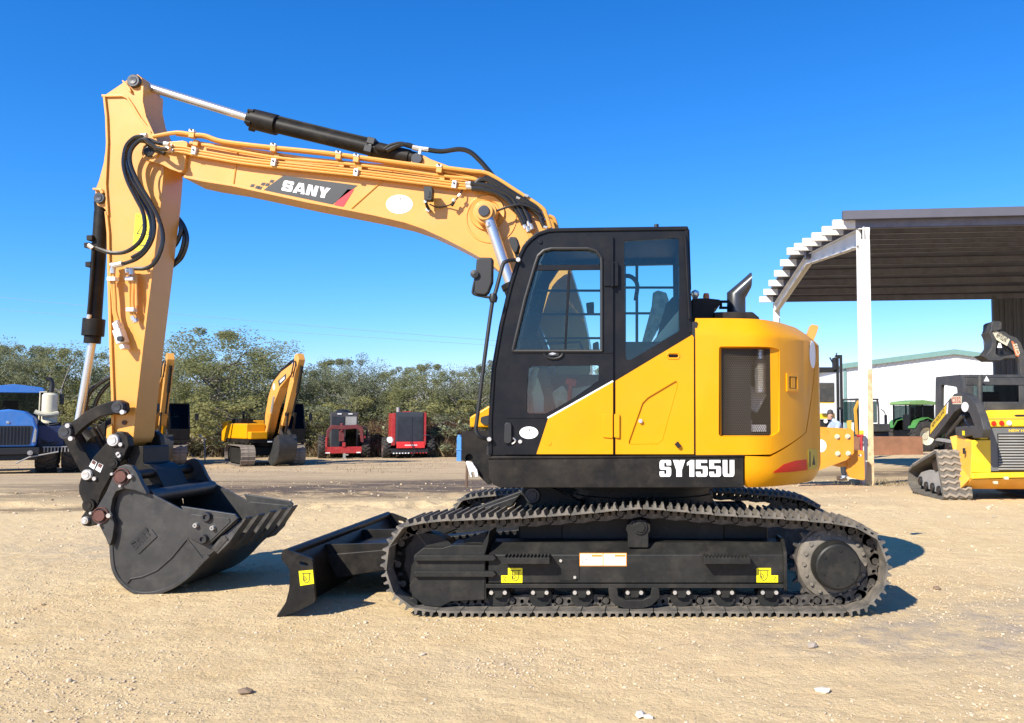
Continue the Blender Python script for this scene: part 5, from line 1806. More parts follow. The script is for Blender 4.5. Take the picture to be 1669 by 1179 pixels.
xs = np.concatenate([-np.geomspace(3000, 20, 22), axis([(-18, -8, .25), (-8, 6, .055), (6, 16, .2), (16, 30, .7)]), np.geomspace(36, 3000, 22)])
ys = np.concatenate([-np.geomspace(2000, 16, 16), axis([(-13, -3, .5), (-3, 3, .05), (3, 12, .085), (12, 26, .2), (26, 48, .6)]), np.geomspace(52, 4000, 30)])
GX_, GY_ = np.meshgrid(xs, ys)
GZ_ = ground_z(GX_, GY_)
nv = GX_.size
me = bpy.data.meshes.new('ground')
ny, nx = GX_.shape
me.vertices.add(nv)
me.vertices.foreach_set('co', np.stack([GX_, GY_, GZ_], -1).reshape(-1).astype(np.float32))
ii = np.arange((ny - 1) * (nx - 1)); r_ = ii // (nx - 1); c_ = ii % (nx - 1)
quad = np.stack([r_ * nx + c_, r_ * nx + c_ + 1, (r_ + 1) * nx + c_ + 1, (r_ + 1) * nx + c_], -1)
me.loops.add(quad.size); me.loops.foreach_set('vertex_index', quad.reshape(-1).astype(np.int32))
me.polygons.add(len(quad))
me.polygons.foreach_set('loop_start', (np.arange(len(quad)) * 4).astype(np.int32))
me.polygons.foreach_set('loop_total', np.full(len(quad), 4, dtype=np.int32))
me.polygons.foreach_set('use_smooth', np.ones(len(quad), dtype=bool))
X_, Y_ = GX_.reshape(-1), GY_.reshape(-1)
bandc = 14.0 + 1.2 * np.sin(X_ * .22 + 1.0) + 2.2 * vnoise(X_ * .25, Y_ * .3, 21)
wet_and_streak = np.exp(-((Y_ - bandc) / 3.6) ** 2) * sstep(-16, -11, X_) * (1 - sstep(-1.5, 2.5, X_)) * (.95 + .75 * sstep(-9, -5, X_) + 1.2 * vnoise(X_ * .4, Y_ * .9, 22))
wet_and_streak = np.maximum(wet_and_streak, .75 * np.exp(-((Y_ - 7.3 - .6 * vnoise(X_ * .3, 2.0, 25)) / .35) ** 2) * (1 - sstep(-7, -5.5, X_)))  # thin darker streak across the ground on the left
wet_and_streak = np.maximum(wet_and_streak, np.exp(-((Y_ - 21) / 3.5) ** 2 - ((X_ - 8) / 4.5) ** 2))
rutm = np.exp(-((Y_ - 10.0 - 1.3 * vnoise(X_ * .22, 4.3, 28)) / 1.1) ** 2) * sstep(-13, -9, X_) * (1 - sstep(-1.0, 2.0, X_))
wet_and_streak = np.maximum(wet_and_streak, rutm * np.clip(.35 + 1.5 * vnoise(X_ * .8, Y_ * 1.2, 29) + .7 * vnoise(X_ * 3, Y_ * 3.5, 30), 0, .85))
wet_and_streak = np.clip(wet_and_streak, 0, 1)
grey = np.exp(-((Y_ + .55 - .25 * X_ * .1) / .55) ** 2) * sstep(-.5, 2.0, X_) + .8 * np.exp(-((X_ - 3.3) / 1.8) ** 2 - ((Y_ + .2) / 1.4) ** 2) + .3 * sstep(8, 14, Y_) + .7 * np.exp(-((X_ + 5) / 2.5) ** 2 - ((Y_ - 3.2) / 1.2) ** 2) + .5 * np.exp(-((X_ + 1) / .5) ** 2 - ((Y_ + 1.1) / .2) ** 2)
grey = np.clip(grey, 0, 1)
packed = sstep(6.0, 13.5, Y_ + 4.5 * vnoise(X_ * .35, Y_ * .5, 27) + 2 * vnoise(X_ * 1.2, Y_ * 1.5, 26)) * (.9 - .45 * sstep(3, 6, X_))
for nm, arr in (('wet_and_streak', wet_and_streak), ('grey', grey), ('packed', packed)):
    a = me.attributes.new(nm, 'FLOAT', 'POINT'); a.data.foreach_set('value', arr.astype(np.float32))
me.update(calc_edges=True)
me.materials.append(ground_material())
gr_ = bpy.data.objects.new('ground', me); C.objects.link(gr_); gr_['kind'] = 'structure'

# ---------------------------------------------------------------- gravel: loose pebbles too many to count
PH = (1 + 5 ** .5) / 2
ICO = np.array([(-1, PH, 0), (1, PH, 0), (-1, -PH, 0), (1, -PH, 0), (0, -1, PH), (0, 1, PH), (0, -1, -PH), (0, 1, -PH), (PH, 0, -1), (PH, 0, 1), (-PH, 0, -1), (-PH, 0, 1)]) / math.sqrt(1 + PH * PH)
ICF = np.array([(0, 11, 5), (0, 5, 1), (0, 1, 7), (0, 7, 10), (0, 10, 11), (1, 5, 9), (5, 11, 4), (11, 10, 2), (10, 7, 6), (7, 1, 8), (3, 9, 4), (3, 4, 2), (3, 2, 6), (3, 6, 8), (3, 8, 9), (4, 9, 5), (2, 4, 11), (6, 2, 10), (8, 6, 7), (9, 8, 1)])


def raw_mesh(name, V, F, mats, smooth=False):
    me = bpy.data.meshes.new(name)
    V = np.asarray(V, dtype=np.float32).reshape(-1, 3); F = np.asarray(F, dtype=np.int32)
    k = F.shape[1]
    me.vertices.add(len(V)); me.vertices.foreach_set('co', V.reshape(-1))
    me.loops.add(F.size); me.loops.foreach_set('vertex_index', F.reshape(-1))
    me.polygons.add(len(F)); me.polygons.foreach_set('loop_start', (np.arange(len(F)) * k).astype(np.int32)); me.polygons.foreach_set('loop_total', np.full(len(F), k, dtype=np.int32))
    me.polygons.foreach_set('use_smooth', np.full(len(F), smooth, dtype=bool))
    for m in (mats if isinstance(mats, (list, tuple)) else [mats]): me.materials.append(m)
    me.update(calc_edges=True)
    return me


def island_mat(name, cols, rough=.9, transl=0.0, spec=.2):
    m, N, L = nodes_of(name)
    bs = N['Principled BSDF']; bs.inputs['Roughness'].default_value = rough; bs.inputs['Specular IOR Level'].default_value = spec
    g = N.new('ShaderNodeNewGeometry'); cr = N.new('ShaderNodeValToRGB')
    L.new(g.outputs['Random Per Island'], cr.inputs[0])
    el = cr.color_ramp.elements
    while len(el) < len(cols): el.new(.5)
    for i, c in enumerate(cols):
        el[i].position = i / (len(cols) - 1); el[i].color = tuple(c) + (1,)
    L.new(cr.outputs[0], bs.inputs['Base Color'])
    if transl:
        t = N.new('ShaderNodeBsdfTranslucent'); L.new(cr.outputs[0], t.inputs[0])
        mx = N.new('ShaderNodeMixShader'); mx.inputs[0].default_value = transl
        L.new(bs.outputs[0], mx.inputs[1]); L.new(t.outputs[0], mx.inputs[2]); L.new(mx.outputs[0], N['Material Output'].inputs[0])
    return m


rng = np.random.default_rng(11)


def pebbles(n, xr, yr, smin, smax, power=2.2):
    u = rng.random(n); y = yr[0] + (yr[1] - yr[0]) * u ** 1.6
    x = xr[0] + (xr[1] - xr[0]) * rng.random(n)
    clump = vnoise(x * 1.1, y * 1.6, 31) + vnoise(x * 3.3, y * 3.3, 32) * .6
    keep = rng.random(n) < np.clip(.35 + 1.5 * clump, .08, 1)
    inside = (np.abs(x) < 2.0) & (y > -.02) & (y < 2.5)
    x, y = x[keep & ~inside], y[keep & ~inside]; n = len(x)
    s = smin + (smax - smin) * rng.random(n) ** power
    z = ground_z(x, y) + s * .25
    sc3 = s[:, None] * (0.65 + .7 * rng.random((n, 3))); sc3[:, 2] *= .7
    a = rng.random(n) * 2 * PI; ca, sa = np.cos(a), np.sin(a)
    V = ICO[None] * (0.82 + .36 * rng.random((n, 12, 1))) * sc3[:, None, :]
    Vx = V[..., 0] * ca[:, None] - V[..., 1] * sa[:, None]; Vy = V[..., 0] * sa[:, None] + V[..., 1] * ca[:, None]
    V = np.stack([Vx + x[:, None], Vy + y[:, None], V[..., 2] + z[:, None]], -1)
    F = ICF[None] + (np.arange(n) * 12)[:, None, None]
    return V.reshape(-1, 3), F.reshape(-1, 3)


parts_ = [pebbles(52000, (-6.0, 4.0), (-3.2, 2.5), .003, .010, 2.5), pebbles(1700, (-8, 6), (-3.0, 6), .006, .022, 4.5), pebbles(5000, (-12, 9), (3, 16), .008, .03, 5)]
V = []; F = []; o_ = 0
for v, f in parts_:
    V.append(v); F.append(f + o_); o_ += len(v)
PEB = island_mat('pebble_stone', [(.42, .30, .18), (.58, .43, .26), (.50, .40, .28), (.64, .52, .37), (.44, .35, .25), (.62, .46, .28)], .9)
pb = bpy.data.objects.new('gravel', raw_mesh('gravel', np.concatenate(V), np.concatenate(F), PEB, False)); C.objects.link(pb); pb['kind'] = 'stuff'

STONE = mat('pale_stone', (.62, .56, .47), .85, var=.2, vscale=14, bump=.3, bscale=30)
for i, (px, py, s, lab) in enumerate(((1341, 1129, .035, 'palest flat stone lying on the gravel in front of the sprocket'), (1043, 1164, .03, 'white stone in a small heap of pebbles at the bottom edge'), (1056, 1167, .022, 'small angular stone beside the white stone at the bottom edge'),
                                     (1324, 1057, .04, 'grey flat stone on the gravel just in front of the track end'), (1527, 961, .035, 'dark round stone on the sunny gravel right of the sprocket'), (401, 1128, .035, 'brown stone on the open gravel in front of the bucket'))):
    d = ray(px, py); t = -CAM.z / d.z
    x, y = CAM.x + d.x * t, CAM.y + d.y * t
    v = ICO * (0.8 + .4 * rng.random((12, 1))) * np.array([1.3, .9, .55]) * s
    m_ = STONE if i < 3 else (mat('dark_stone', (.2, .14, .09), .9, var=.3) if i in (4, 5) else mat('grey_stone', (.36, .30, .24), .9, var=.2))
    ob = bpy.data.objects.new('stone', raw_mesh('stone', v, ICF, m_)); C.objects.link(ob)
    ob.location = (x, y, gz(x, y) + s * .3); ob.rotation_euler = (0, 0, i * 1.3)
    tag(ob, lab, 'stone')

# ---------------------------------------------------------------- trees
LEAF = [island_mat('mesquite_leaf', [(0.214, 0.221, 0.097), (0.269, 0.276, 0.121), (0.324, 0.320, 0.152), (0.241, 0.248, 0.110)], .9, .5, .06),
        island_mat('grey_green_leaf', [(0.200, 0.214, 0.117), (0.255, 0.269, 0.152), (0.304, 0.310, 0.186), (0.228, 0.241, 0.135)], .9, .5, .06),
        island_mat('yellow_green_leaf', [(0.255, 0.248, 0.097), (0.324, 0.306, 0.124), (0.366, 0.345, 0.145), (0.283, 0.276, 0.110)], .9, .5, .06)]
BARK = mat('mesquite_bark', (.17, .145, .12), .9, var=.35, vscale=12, bump=.4, bscale=30)


def leaf_cloud(centers, radii, per, size, rg, droop=.25):
    n = len(centers) * per
    c = np.repeat(np.asarray(centers), per, 0); r = np.repeat(np.asarray(radii), per, 0)
    d = rg.normal(size=(n, 3)); d /= np.linalg.norm(d, axis=1, keepdims=True)
    p = c + d * (r * (.3 + .75 * rg.random(n) ** .6))[:, None] * np.array([1, 1, .8])
    a = rg.normal(size=(n, 3)); a[:, 2] = a[:, 2] * .5 - droop; a /= np.linalg.norm(a, axis=1, keepdims=True)
    b = np.cross(a, rg.normal(size=(n, 3))); b /= np.linalg.norm(b, axis=1, keepdims=True)
    L_ = size * (.6 + .8 * rg.random(n))[:, None]; Wd = L_ * .42
    V = np.stack([p - a * L_ * .5, p + b * Wd * .5, p + a * L_ * .5, p - b * Wd * .5], 1)
    F = np.arange(n * 4).reshape(n, 4)
    return V.reshape(-1, 3), F


def tree_meshes(seed, H, Rr, leaf, nst=3, per=250, nclump=112, size=.115, top=.0):
    rg = np.random.default_rng(seed)
    tr = MB(); cen = []; rad = []
    for s in range(nst):
        a = 2 * PI * s / nst + rg.random() * 1.2
        base = Vector((.15 * math.cos(a), .15 * math.sin(a), -.1))
        p = [base]; d = Vector((math.cos(a) * .5, math.sin(a) * .5, 1)).normalized()
        nseg = 6
        for k in range(nseg):
            d = (d + Vector(rg.normal(size=3) * .22) + Vector((math.cos(a) * .08, math.sin(a) * .08, .05))).normalized()
            p.append(p[-1] + d * H * .13)
        r0 = .13 * (H / 6) * (.7 + .5 * rg.random())
        tr.tube(p, [r0 * (1 - .8 * k / nseg) for k in range(nseg + 1)], 6)
        for k in range(2, nseg + 1):
            for q in range(2):
                b = a + rg.normal() * 1.3
                e = p[k]; dd = Vector((math.cos(b), math.sin(b), .25 + .5 * rg.random())).normalized()
                br = [e]
                for z in range(4):
                    dd = (dd + Vector(rg.normal(size=3) * .3)).normalized()
                    br.append(br[-1] + dd * Rr * .2)
                tr.tube(br, [r0 * .42 * (1 - .2 * z) for z in range(5)], 4)
                cen.append(np.array(br[-1])); rad.append(.5 + .5 * rg.random())
    while len(cen) < nclump:
        a = rg.random() * 2 * PI; u = rg.random() ** .55
        v = rg.random()
        zc = H * (.34 + .62 * v)
        rmax = Rr * math.sqrt(max(.02, 1 - ((v - .3) / .75) ** 2)) * (.8 + .35 * math.sin(a * 3 + seed) * .5 + .2 * rg.random())
        cen.append(np.array([u * rmax * math.cos(a), u * rmax * math.sin(a), zc + .3 * rg.normal()])); rad.append(.38 + .55 * rg.random())
    for k in range(5):
        a = rg.random() * 2 * PI
        cen.append(np.array([.5 * Rr * rg.random() * math.cos(a), .5 * Rr * rg.random() * math.sin(a), H * (1.0 + .05 * rg.random())])); rad.append(.3)
    V, F = leaf_cloud(cen, np.array(rad) * H / 6.2, per, size, rg)
    return tr.mesh('trunk', BARK, ang=60), raw_mesh('crown', V, F, leaf)


TREES = [tree_meshes(3, 6.4, 4.0, LEAF[0]), tree_meshes(8, 6.4, 3.6, LEAF[1], 4), tree_meshes(15, 6.4, 4.4, LEAF[0], 3), tree_meshes(21, 6.4, 3.4, LEAF[2], 4), tree_meshes(34, 6.4, 3.8, LEAF[1], 3)]
SHRUB = [tree_meshes(41, 2.6, 2.0, LEAF[2], 5, 100, 46, .13), tree_meshes(46, 2.6, 1.8, LEAF[1], 5, 100, 46, .13)]


def tree(px, top_py, Y, kind, wid=1.0, rot=0.0, label=None, group=None, name='mesquite_tree', protos=None, H=6.4, cat='tree'):
    x, _ = W(px, 700, Y); zb_ = gb(x, Y)
    zt_ = W(px, top_py, Y)[1]
    s = (zt_ - zb_) / (H * 1.03)
    t = thing(name, label, cat, (x, Y, zb_), rot, group)
    tm, cm_ = (protos or TREES)[kind]
    a = piece('trunk', tm, t, (0, 0, 0), (0, 0, 0), (s * wid, s * wid, s)); b = piece('crown', cm_, t, (0, 0, 0), (0, 0, 0), (s * wid, s * wid, s))
    return t


tree(352, 545, 47, 0, 1.25, 0.3, 'tallest round olive mesquite behind the second parked excavator with the bucket', None)
tree(300, 588, 49, 2, 1.0, 1.9, 'broad olive mesquite just left of the tallest mesquite, behind the arm of the big excavator', None)
tree(395, 580, 51, 4, 1.0, 2.6, 'grey green mesquite at the right shoulder of the tallest mesquite', None)
GT = 'mesquite trees along the back of the yard'
TL = ['whose crown edge fills the far left of the tree line', 'cut by the left edge, left of the blue tractor roof', 'straight above the roof of the blue tractor', 'just right of the cream air cleaner of the blue tractor', 'behind the chrome rod of the bucket cylinder', 'just left of the lower arm of the big excavator',
      'mostly hidden behind the lower arm of the big excavator', 'immediately right of the arm of the big excavator', 'behind the raised boom tip of the parked excavator', 'just right of the raised boom of the parked excavator', 'between the parked excavator and the maroon arch machine', 'directly above the machine with the maroon arch',
      'standing above the gap between the two red machines', 'above the exhaust of the red machine with the radiator screen', 'just right of the red machine with the radiator screen', 'above the blue post beside the front deck', 'behind the long mirror bar of the big excavator', 'hidden behind the front pillar of the big excavator cab', 'seen through the door window of the big excavator', 'behind the door hinge of the big excavator cab', 'behind the side panel of the big excavator']
for i, (px, py, Y, k, w) in enumerate(((-70, 560, 44, 1, 1.1), (-20, 572, 47, 2, 1.0), (32, 570, 45, 4, 1.0), (78, 574, 48, 0, 1.0), (125, 581, 46, 2, 1.0), (172, 602, 50, 1, 1.0), (212, 614, 47, 4, 1.0), (250, 596, 52, 3, 1.0),
                                      (455, 614, 52, 1, 1.0), (492, 609, 49, 4, 1.0), (538, 592, 53, 0, .95), (572, 588, 51, 1, .9), (612, 613, 54, 2, 1.0), (655, 604, 52, 4, 1.0), (694, 599, 50, 0, 1.0), (735, 611, 53, 2, .95), (775, 600, 51, 1, .9), (812, 594, 52, 4, 1.0),
                                      (862, 600, 54, 0, 1.0), (915, 606, 52, 3, 1.0), (970, 602, 55, 1, 1.0))):
    tree(px, py, Y, k, w, i * 1.7, 'olive green mesquite ' + TL[i], GT)
GS = 'shrubs in front of the tree line'
SL = ['behind the curved link of the bucket linkage', 'behind the foot of the big excavator arm', 'left of the engine housing of the bucket excavator', 'behind the engine housing of the bucket excavator', 'behind the raised boom of the parked bucket excavator', 'just left of the machine with the maroon arch',
      'behind the cab of the maroon arch machine', 'between the two red machines', 'behind the red machine with the radiator screen', 'right of the red machine with the radiator screen', 'behind the blue post', 'behind the front pillar of the big excavator', 'tall and pale above the arch machine fender', 'on the bank crest left of the blue post']
for i, (px, py, Y) in enumerate(((135, 655, 42), (215, 668, 43), (330, 655, 44), (385, 660, 44), (430, 650, 45), (515, 665, 46), (548, 660, 47), (612, 668, 49), (672, 660, 50), (722, 668, 48), (760, 655, 47), (795, 660, 46), (600, 650, 51), (740, 645, 51))):
    tree(px, py, Y, i % 2, 1.0 + .3 * (i % 3), i * 2.1, 'low yellowish green shrub ' + SL[i], GS, 'shrub', SHRUB, 2.6, 'shrub')

# ---------------------------------------------------------------- earth bank with cacti, dry brush
bx_ = np.linspace(-22, -6, 60); by_ = np.linspace(43.2, 50, 26)
BX, BY = np.meshgrid(bx_, by_)
hh = 1.55 * np.exp(-((BX + 13.0) / 4.6) ** 4) * np.exp(-((BY - 46.6) / 1.9) ** 2) * (1 + .8 * vnoise(BX * .8, BY * .8, 41)) + .25 * vnoise(BX * 1.9, BY * 1.9, 42) * np.exp(-((BX + 13.0) / 5) ** 4)
BZ = ground_base(BX, BY) + hh - .12
ii = np.arange(25 * 59); r_ = ii // 59; c_ = ii % 59
q_ = np.stack([r_ * 60 + c_, r_ * 60 + c_ + 1, (r_ + 1) * 60 + c_ + 1, (r_ + 1) * 60 + c_], -1)
bank = bpy.data.objects.new('dirt_bank', raw_mesh('dirt_bank', np.stack([BX, BY, BZ], -1), q_, mat('reddish_earth', (.27, .185, .115), .95, var=.3, vscale=1.5, bump=.5, bscale=5), True))
C.objects.link(bank); bank['kind'] = 'structure'


def blades(n, xr, yr, h0, h1, w, seed, lift=None):
    rg = np.random.default_rng(seed)
    x = xr[0] + (xr[1] - xr[0]) * rg.random(n); y = yr[0] + (yr[1] - yr[0]) * rg.random(n)
    dens = vnoise(x * .5, y * .6, seed) + .5
    k = rg.random(n) < dens * 1.2
    x, y = x[k], y[k]; n = len(x)
    z = ground_base(x, y)
    if lift: z = z + lift(x, y)
    h = (h0 + (h1 - h0) * rg.random(n)) * (.6 + .8 * np.clip(vnoise(x * .35, y * .35, seed + 1) + .5, 0, 1))
    a = rg.random(n) * 2 * PI; le = rg.normal(size=(n, 2)) * .28 * h[:, None]
    dx, dy = np.cos(a) * w, np.sin(a) * w
    p0 = np.stack([x - dx, y - dy, z], -1); p1 = np.stack([x + dx, y + dy, z], -1); p2 = np.stack([x + le[:, 0], y + le[:, 1], z + h], -1)
    V = np.stack([p0, p1, p2], 1).reshape(-1, 3)
    return V, np.arange(n * 3).reshape(n, 3)


GRASS = island_mat('dry_grass_blade', [(.20, .15, .085), (.30, .235, .13), (.155, .125, .07), (.24, .17, .095), (.13, .125, .06)], .9, .2)
RUSSET = island_mat('russet_weed', [(.17, .085, .045), (.24, .13, .07), (.14, .08, .045), (.20, .14, .08)], .9, .2)
blift = lambda x, y: 1.45 * np.exp(-((x + 13.0) / 4.6) ** 4) * np.exp(-((y - 46.6) / 1.9) ** 2)
sets = [(blades(26000, (-44, 6), (43.2, 46.5), .3, 1.0, .035, 51, blift), GRASS, 'dry_grass'), (blades(11000, (-19, -5.5), (43.5, 46.2), .4, 1.1, .04, 53, blift), RUSSET, 'russet_weeds'),
        (blades(2600, (-44, -9), (27, 43), .04, .16, .012, 55), GRASS, 'sparse_weeds'), (blades(500, (4.4, 6.2), (12.8, 14.2), .04, .16, .008, 57), GRASS, 'post_weeds')]
for (v, f), m_, nm in sets:
    o = bpy.data.objects.new(nm, raw_mesh(nm, v, f, m_)); C.objects.link(o); o['kind'] = 'stuff'
rg = np.random.default_rng(61)
cen = np.stack([-38 + 44 * rg.random(420), 43.6 + 4 * rg.random(420), np.zeros(420)], -1)
cen[:, 2] = ground_base(cen[:, 0], cen[:, 1]) + blift(cen[:, 0], cen[:, 1]) + .15 + .75 * rg.random(420)
v, f = leaf_cloud(cen, .35 + .4 * rg.random(420), 60, .16, rg)
o = bpy.data.objects.new('undergrowth', raw_mesh('undergrowth', v, f, island_mat('brush_leaf', [(.10, .085, .045), (.17, .135, .075), (.12, .12, .055), (.21, .165, .10)], .85, .2))); C.objects.link(o); o['kind'] = 'stuff'

CACT = mat('cactus_pad', (.23, .26, .14), .7, var=.3, vscale=6)
pad = ICO * np.array([.16, .05, .2])
PADM = raw_mesh('pad', pad, ICF, CACT, True)
for i, (px, Y, n) in enumerate(((594, 45.2, 16), (641, 45.6, 12), (722, 45.3, 18), (690, 46.4, 12), (752, 45.8, 14))):
    x = Xat(px, Y); zb_ = gb(x, Y) + float(blift(np.array([x]), np.array([Y]))[0])
    t = thing('prickly_pear', 'pale green prickly pear clump ' + ('on the bank right beside the maroon arch machine', 'on the bank left of the radiator screen machine', 'on the bank between the radiator screen machine and blue post', 'behind the right wheel of the radiator screen machine', 'on the bank just left of the blue post')[i], 'cactus', (x, Y, zb_), 0, 'prickly pears on the bank')
    for k in range(n):
        a = random.uniform(-1, 1)
        piece('pad', PADM, t, (a * .75, random.uniform(-.3, .3), .15 + random.uniform(0, .75) * (1 - abs(a) * .5)), (random.uniform(-.4, .4), random.uniform(-.9, .9), random.uniform(-1, 1)))

# ---------------------------------------------------------------- overhead wires, far off
WIRE = mat('wire_grey', (.25, .3, .34), .6)
for (a, b, r, lab) in (((260, 506, 60), (800, 552, 60), .012, 'upper faint overhead wire sagging above the tree line'), ((260, 522, 60), (800, 560, 60), .010, 'lower faint overhead wire just above the tree tops')):
    p0 = Vector(P3([a], 0)[0]); p1 = Vector(P3([b], 0)[0])
    d = p1 - p0
    pts = []
    for k in range(13):
        u = -.9 + 2.6 * k / 12
        q = p0 + d * u; q.z += .35 * ((2 * (u + .9) / 2.6 - 1) ** 2 - .6)
        pts.append(q)
    w = MB(); w.tube(pts, r, 4)
    tag(w.build('overhead_wire', WIRE), lab, 'wire')
# =====================================================================================================================
#                                              BUILDINGS AND THE OTHER MACHINES
# =====================================================================================================================
STEELW = mat('white_steel', (.66, .65, .62), .5, var=.05, vscale=2, wear=.18, wcol=(.38, .30, .22))
POSTW = mat('rusted_white_post', (.60, .46, .27), .6, var=.25, vscale=3, wear=.75, wcol=(.42, .27, .13), dust=.2, dcol=(.5, .36, .2))
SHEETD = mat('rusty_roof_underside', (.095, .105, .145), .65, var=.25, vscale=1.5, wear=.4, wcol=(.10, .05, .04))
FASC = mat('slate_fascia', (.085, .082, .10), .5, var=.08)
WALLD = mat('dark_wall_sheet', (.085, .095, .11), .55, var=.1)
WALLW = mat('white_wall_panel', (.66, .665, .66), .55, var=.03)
GREENT = mat('sage_trim', (.16, .28, .25), .5, var=.08)

# ---------------------------------------------------------------- open shed
SK = -.10                                      # the roof's long edge is not quite square to its frames
YE0, YE1, ZE = 13.3, 26.1, 5.98
sx = 5.05
shed = thing('open_shed', 'tall open sided shed with white steel frame and dark metal roof', 'shed', (sx, YE0, gb(sx, YE0)), base=(sx, YE0, gb(sx, YE0)))
RIDGE = .62


def zroof(t): return ZE + RIDGE * (1 - abs(2 * t - 1))


def yshed(x, t): return YE0 + (YE1 - YE0) * t + SK * (x - sx)


XL, XR = 4.40, 30.0
ts = [.008, .1, .2, .3, .4, .5, .6, .7, .8, .9, .99]
PURL = mat('shaded_purlin_steel', (.14, .145, .185), .6, var=.2, wear=.25, wcol=(.13, .08, .07))  # dark tone: shade under the roof put into the purlin colour
for i, t in enumerate(ts):
    z = zroof(t)
    m = MB()
    y0, y1 = yshed(XL, t), yshed(XR, t)
    for (ya, yb, za, zb2) in ((-.05, -.035, -.21, 0), (-.05, .06, -.012, 0), (-.05, .06, -.21, -.198)):
        m.add([(XL, y0 + ya, z + za), (XL, y0 + yb, z + za), (XL, y0 + yb, z + zb2), (XL, y0 + ya, z + zb2), (XR, y1 + ya, z + za), (XR, y1 + yb, z + za), (XR, y1 + yb, z + zb2), (XR, y1 + ya, z + zb2)],
              [[0, 1, 2, 3], [4, 7, 6, 5], [0, 4, 5, 1], [1, 5, 6, 2], [2, 6, 7, 3], [3, 7, 4, 0]])
    # closed end so that the sun catches it
    m.add([(XL, y0 - .05, z - .21), (XL, y0 + .06, z - .21), (XL, y0 + .06, z), (XL, y0 - .05, z)], [[0, 1, 2, 3]])
    po_ = m.build('purlin', PURL, shed, smooth=False)
    m = MB(); m.prism([(XL - .004, y0 - .054), (XL + .5, y0 - .054 + SK * .5), (XL + .5, y0 + .064 + SK * .5), (XL - .004, y0 + .064)], z - .213, z + .001, axis='Z')
    m.build('sunlit_purlin_end', STEELW, po_, smooth=False)  # sunlit look of the overhang, put in as a white end piece
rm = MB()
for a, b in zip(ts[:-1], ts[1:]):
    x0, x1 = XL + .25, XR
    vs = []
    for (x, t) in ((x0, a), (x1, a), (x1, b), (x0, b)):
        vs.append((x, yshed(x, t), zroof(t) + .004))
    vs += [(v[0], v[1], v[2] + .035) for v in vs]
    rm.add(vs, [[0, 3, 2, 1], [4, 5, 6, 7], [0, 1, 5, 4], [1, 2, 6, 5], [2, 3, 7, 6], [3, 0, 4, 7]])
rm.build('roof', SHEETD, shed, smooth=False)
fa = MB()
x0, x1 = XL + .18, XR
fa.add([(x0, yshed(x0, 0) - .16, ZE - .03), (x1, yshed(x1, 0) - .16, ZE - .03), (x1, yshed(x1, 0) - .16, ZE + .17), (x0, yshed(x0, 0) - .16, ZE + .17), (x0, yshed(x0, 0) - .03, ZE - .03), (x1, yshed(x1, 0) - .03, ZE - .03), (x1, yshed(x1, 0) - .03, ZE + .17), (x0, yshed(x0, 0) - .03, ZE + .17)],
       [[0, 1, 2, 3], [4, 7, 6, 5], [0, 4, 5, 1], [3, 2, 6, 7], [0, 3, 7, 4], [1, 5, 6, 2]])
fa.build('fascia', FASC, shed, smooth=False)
for fx in (sx, 17.5):
    rf_ = MB()
    for a, b in ((.0, .5), (.5, 1.0)):
        ya, yb = yshed(fx, a), yshed(fx, b); za, zb2 = zroof(a) - .215, zroof(b) - .215
        ha = .42 if a == 0 else .30; hb2 = .30 if b == .5 else .34
        for (xa, xb, d0, d1, e0, e1) in ((fx - .012, fx + .012, 0, ha, 0, hb2), (fx - .09, fx + .09, 0, .02, 0, .02), (fx - .09, fx + .09, ha - .02, ha, hb2 - .02, hb2)):
            rf_.add([(xa, ya, za - d0), (xb, ya, za - d0), (xb, ya, za - d1), (xa, ya, za - d1), (xa, yb, zb2 - e0), (xb, yb, zb2 - e0), (xb, yb, zb2 - e1), (xa, yb, zb2 - e1)],
                    [[0, 1, 2, 3], [4, 7, 6, 5], [0, 4, 5, 1], [1, 5, 6, 2], [2, 6, 7, 3], [3, 7, 4, 0]])
    rf_.build('rafter', STEELW, shed, smooth=False)
    for t in (0, 1):
        y = yshed(fx, t); zg = gb(fx, y)
        p_ = MB()
        w_ = .125 if t == 0 else .11
        p_.bx(fx - w_, fx + w_, y - w_, y - w_ + .025, zg - .1, ZE - (.5 if t == 0 else .2)); p_.bx(fx - w_, fx + w_, y + w_ - .025, y + w_, zg - .1, ZE - .2); p_.bx(fx - .012, fx + .012, y - w_ + .025, y + w_ - .025, zg - .1, ZE - .2)
        p_.bx(fx - w_, fx + w_, y - w_ + .0251, y + w_ - .0251, ZE - .62, ZE - .6)
        po = p_.build('post', STEELW, shed, smooth=False)
        if t == 0 and fx == sx:
            q_ = MB()
            q_.prism([(fx - .10, zg - .05), (fx + .128, zg - .05), (fx + .128, zg + 2.62), (fx + .02, zg + 2.60), (fx + .005, zg + 1.2), (fx - .04, zg + .3)], y - w_ - .006, y - w_ - .001)
            q_.build('rust_plate', POSTW, po, smooth=False)
            q_ = MB(); q_.prism([(fx + .02, ZE - .22), (fx + .13, ZE - .22), (fx + .1, ZE - .9), (fx + .06, ZE - .9)], y - w_ - .002, y - w_ + .02); q_.build('haunch_plate', STEELW, po, smooth=False)
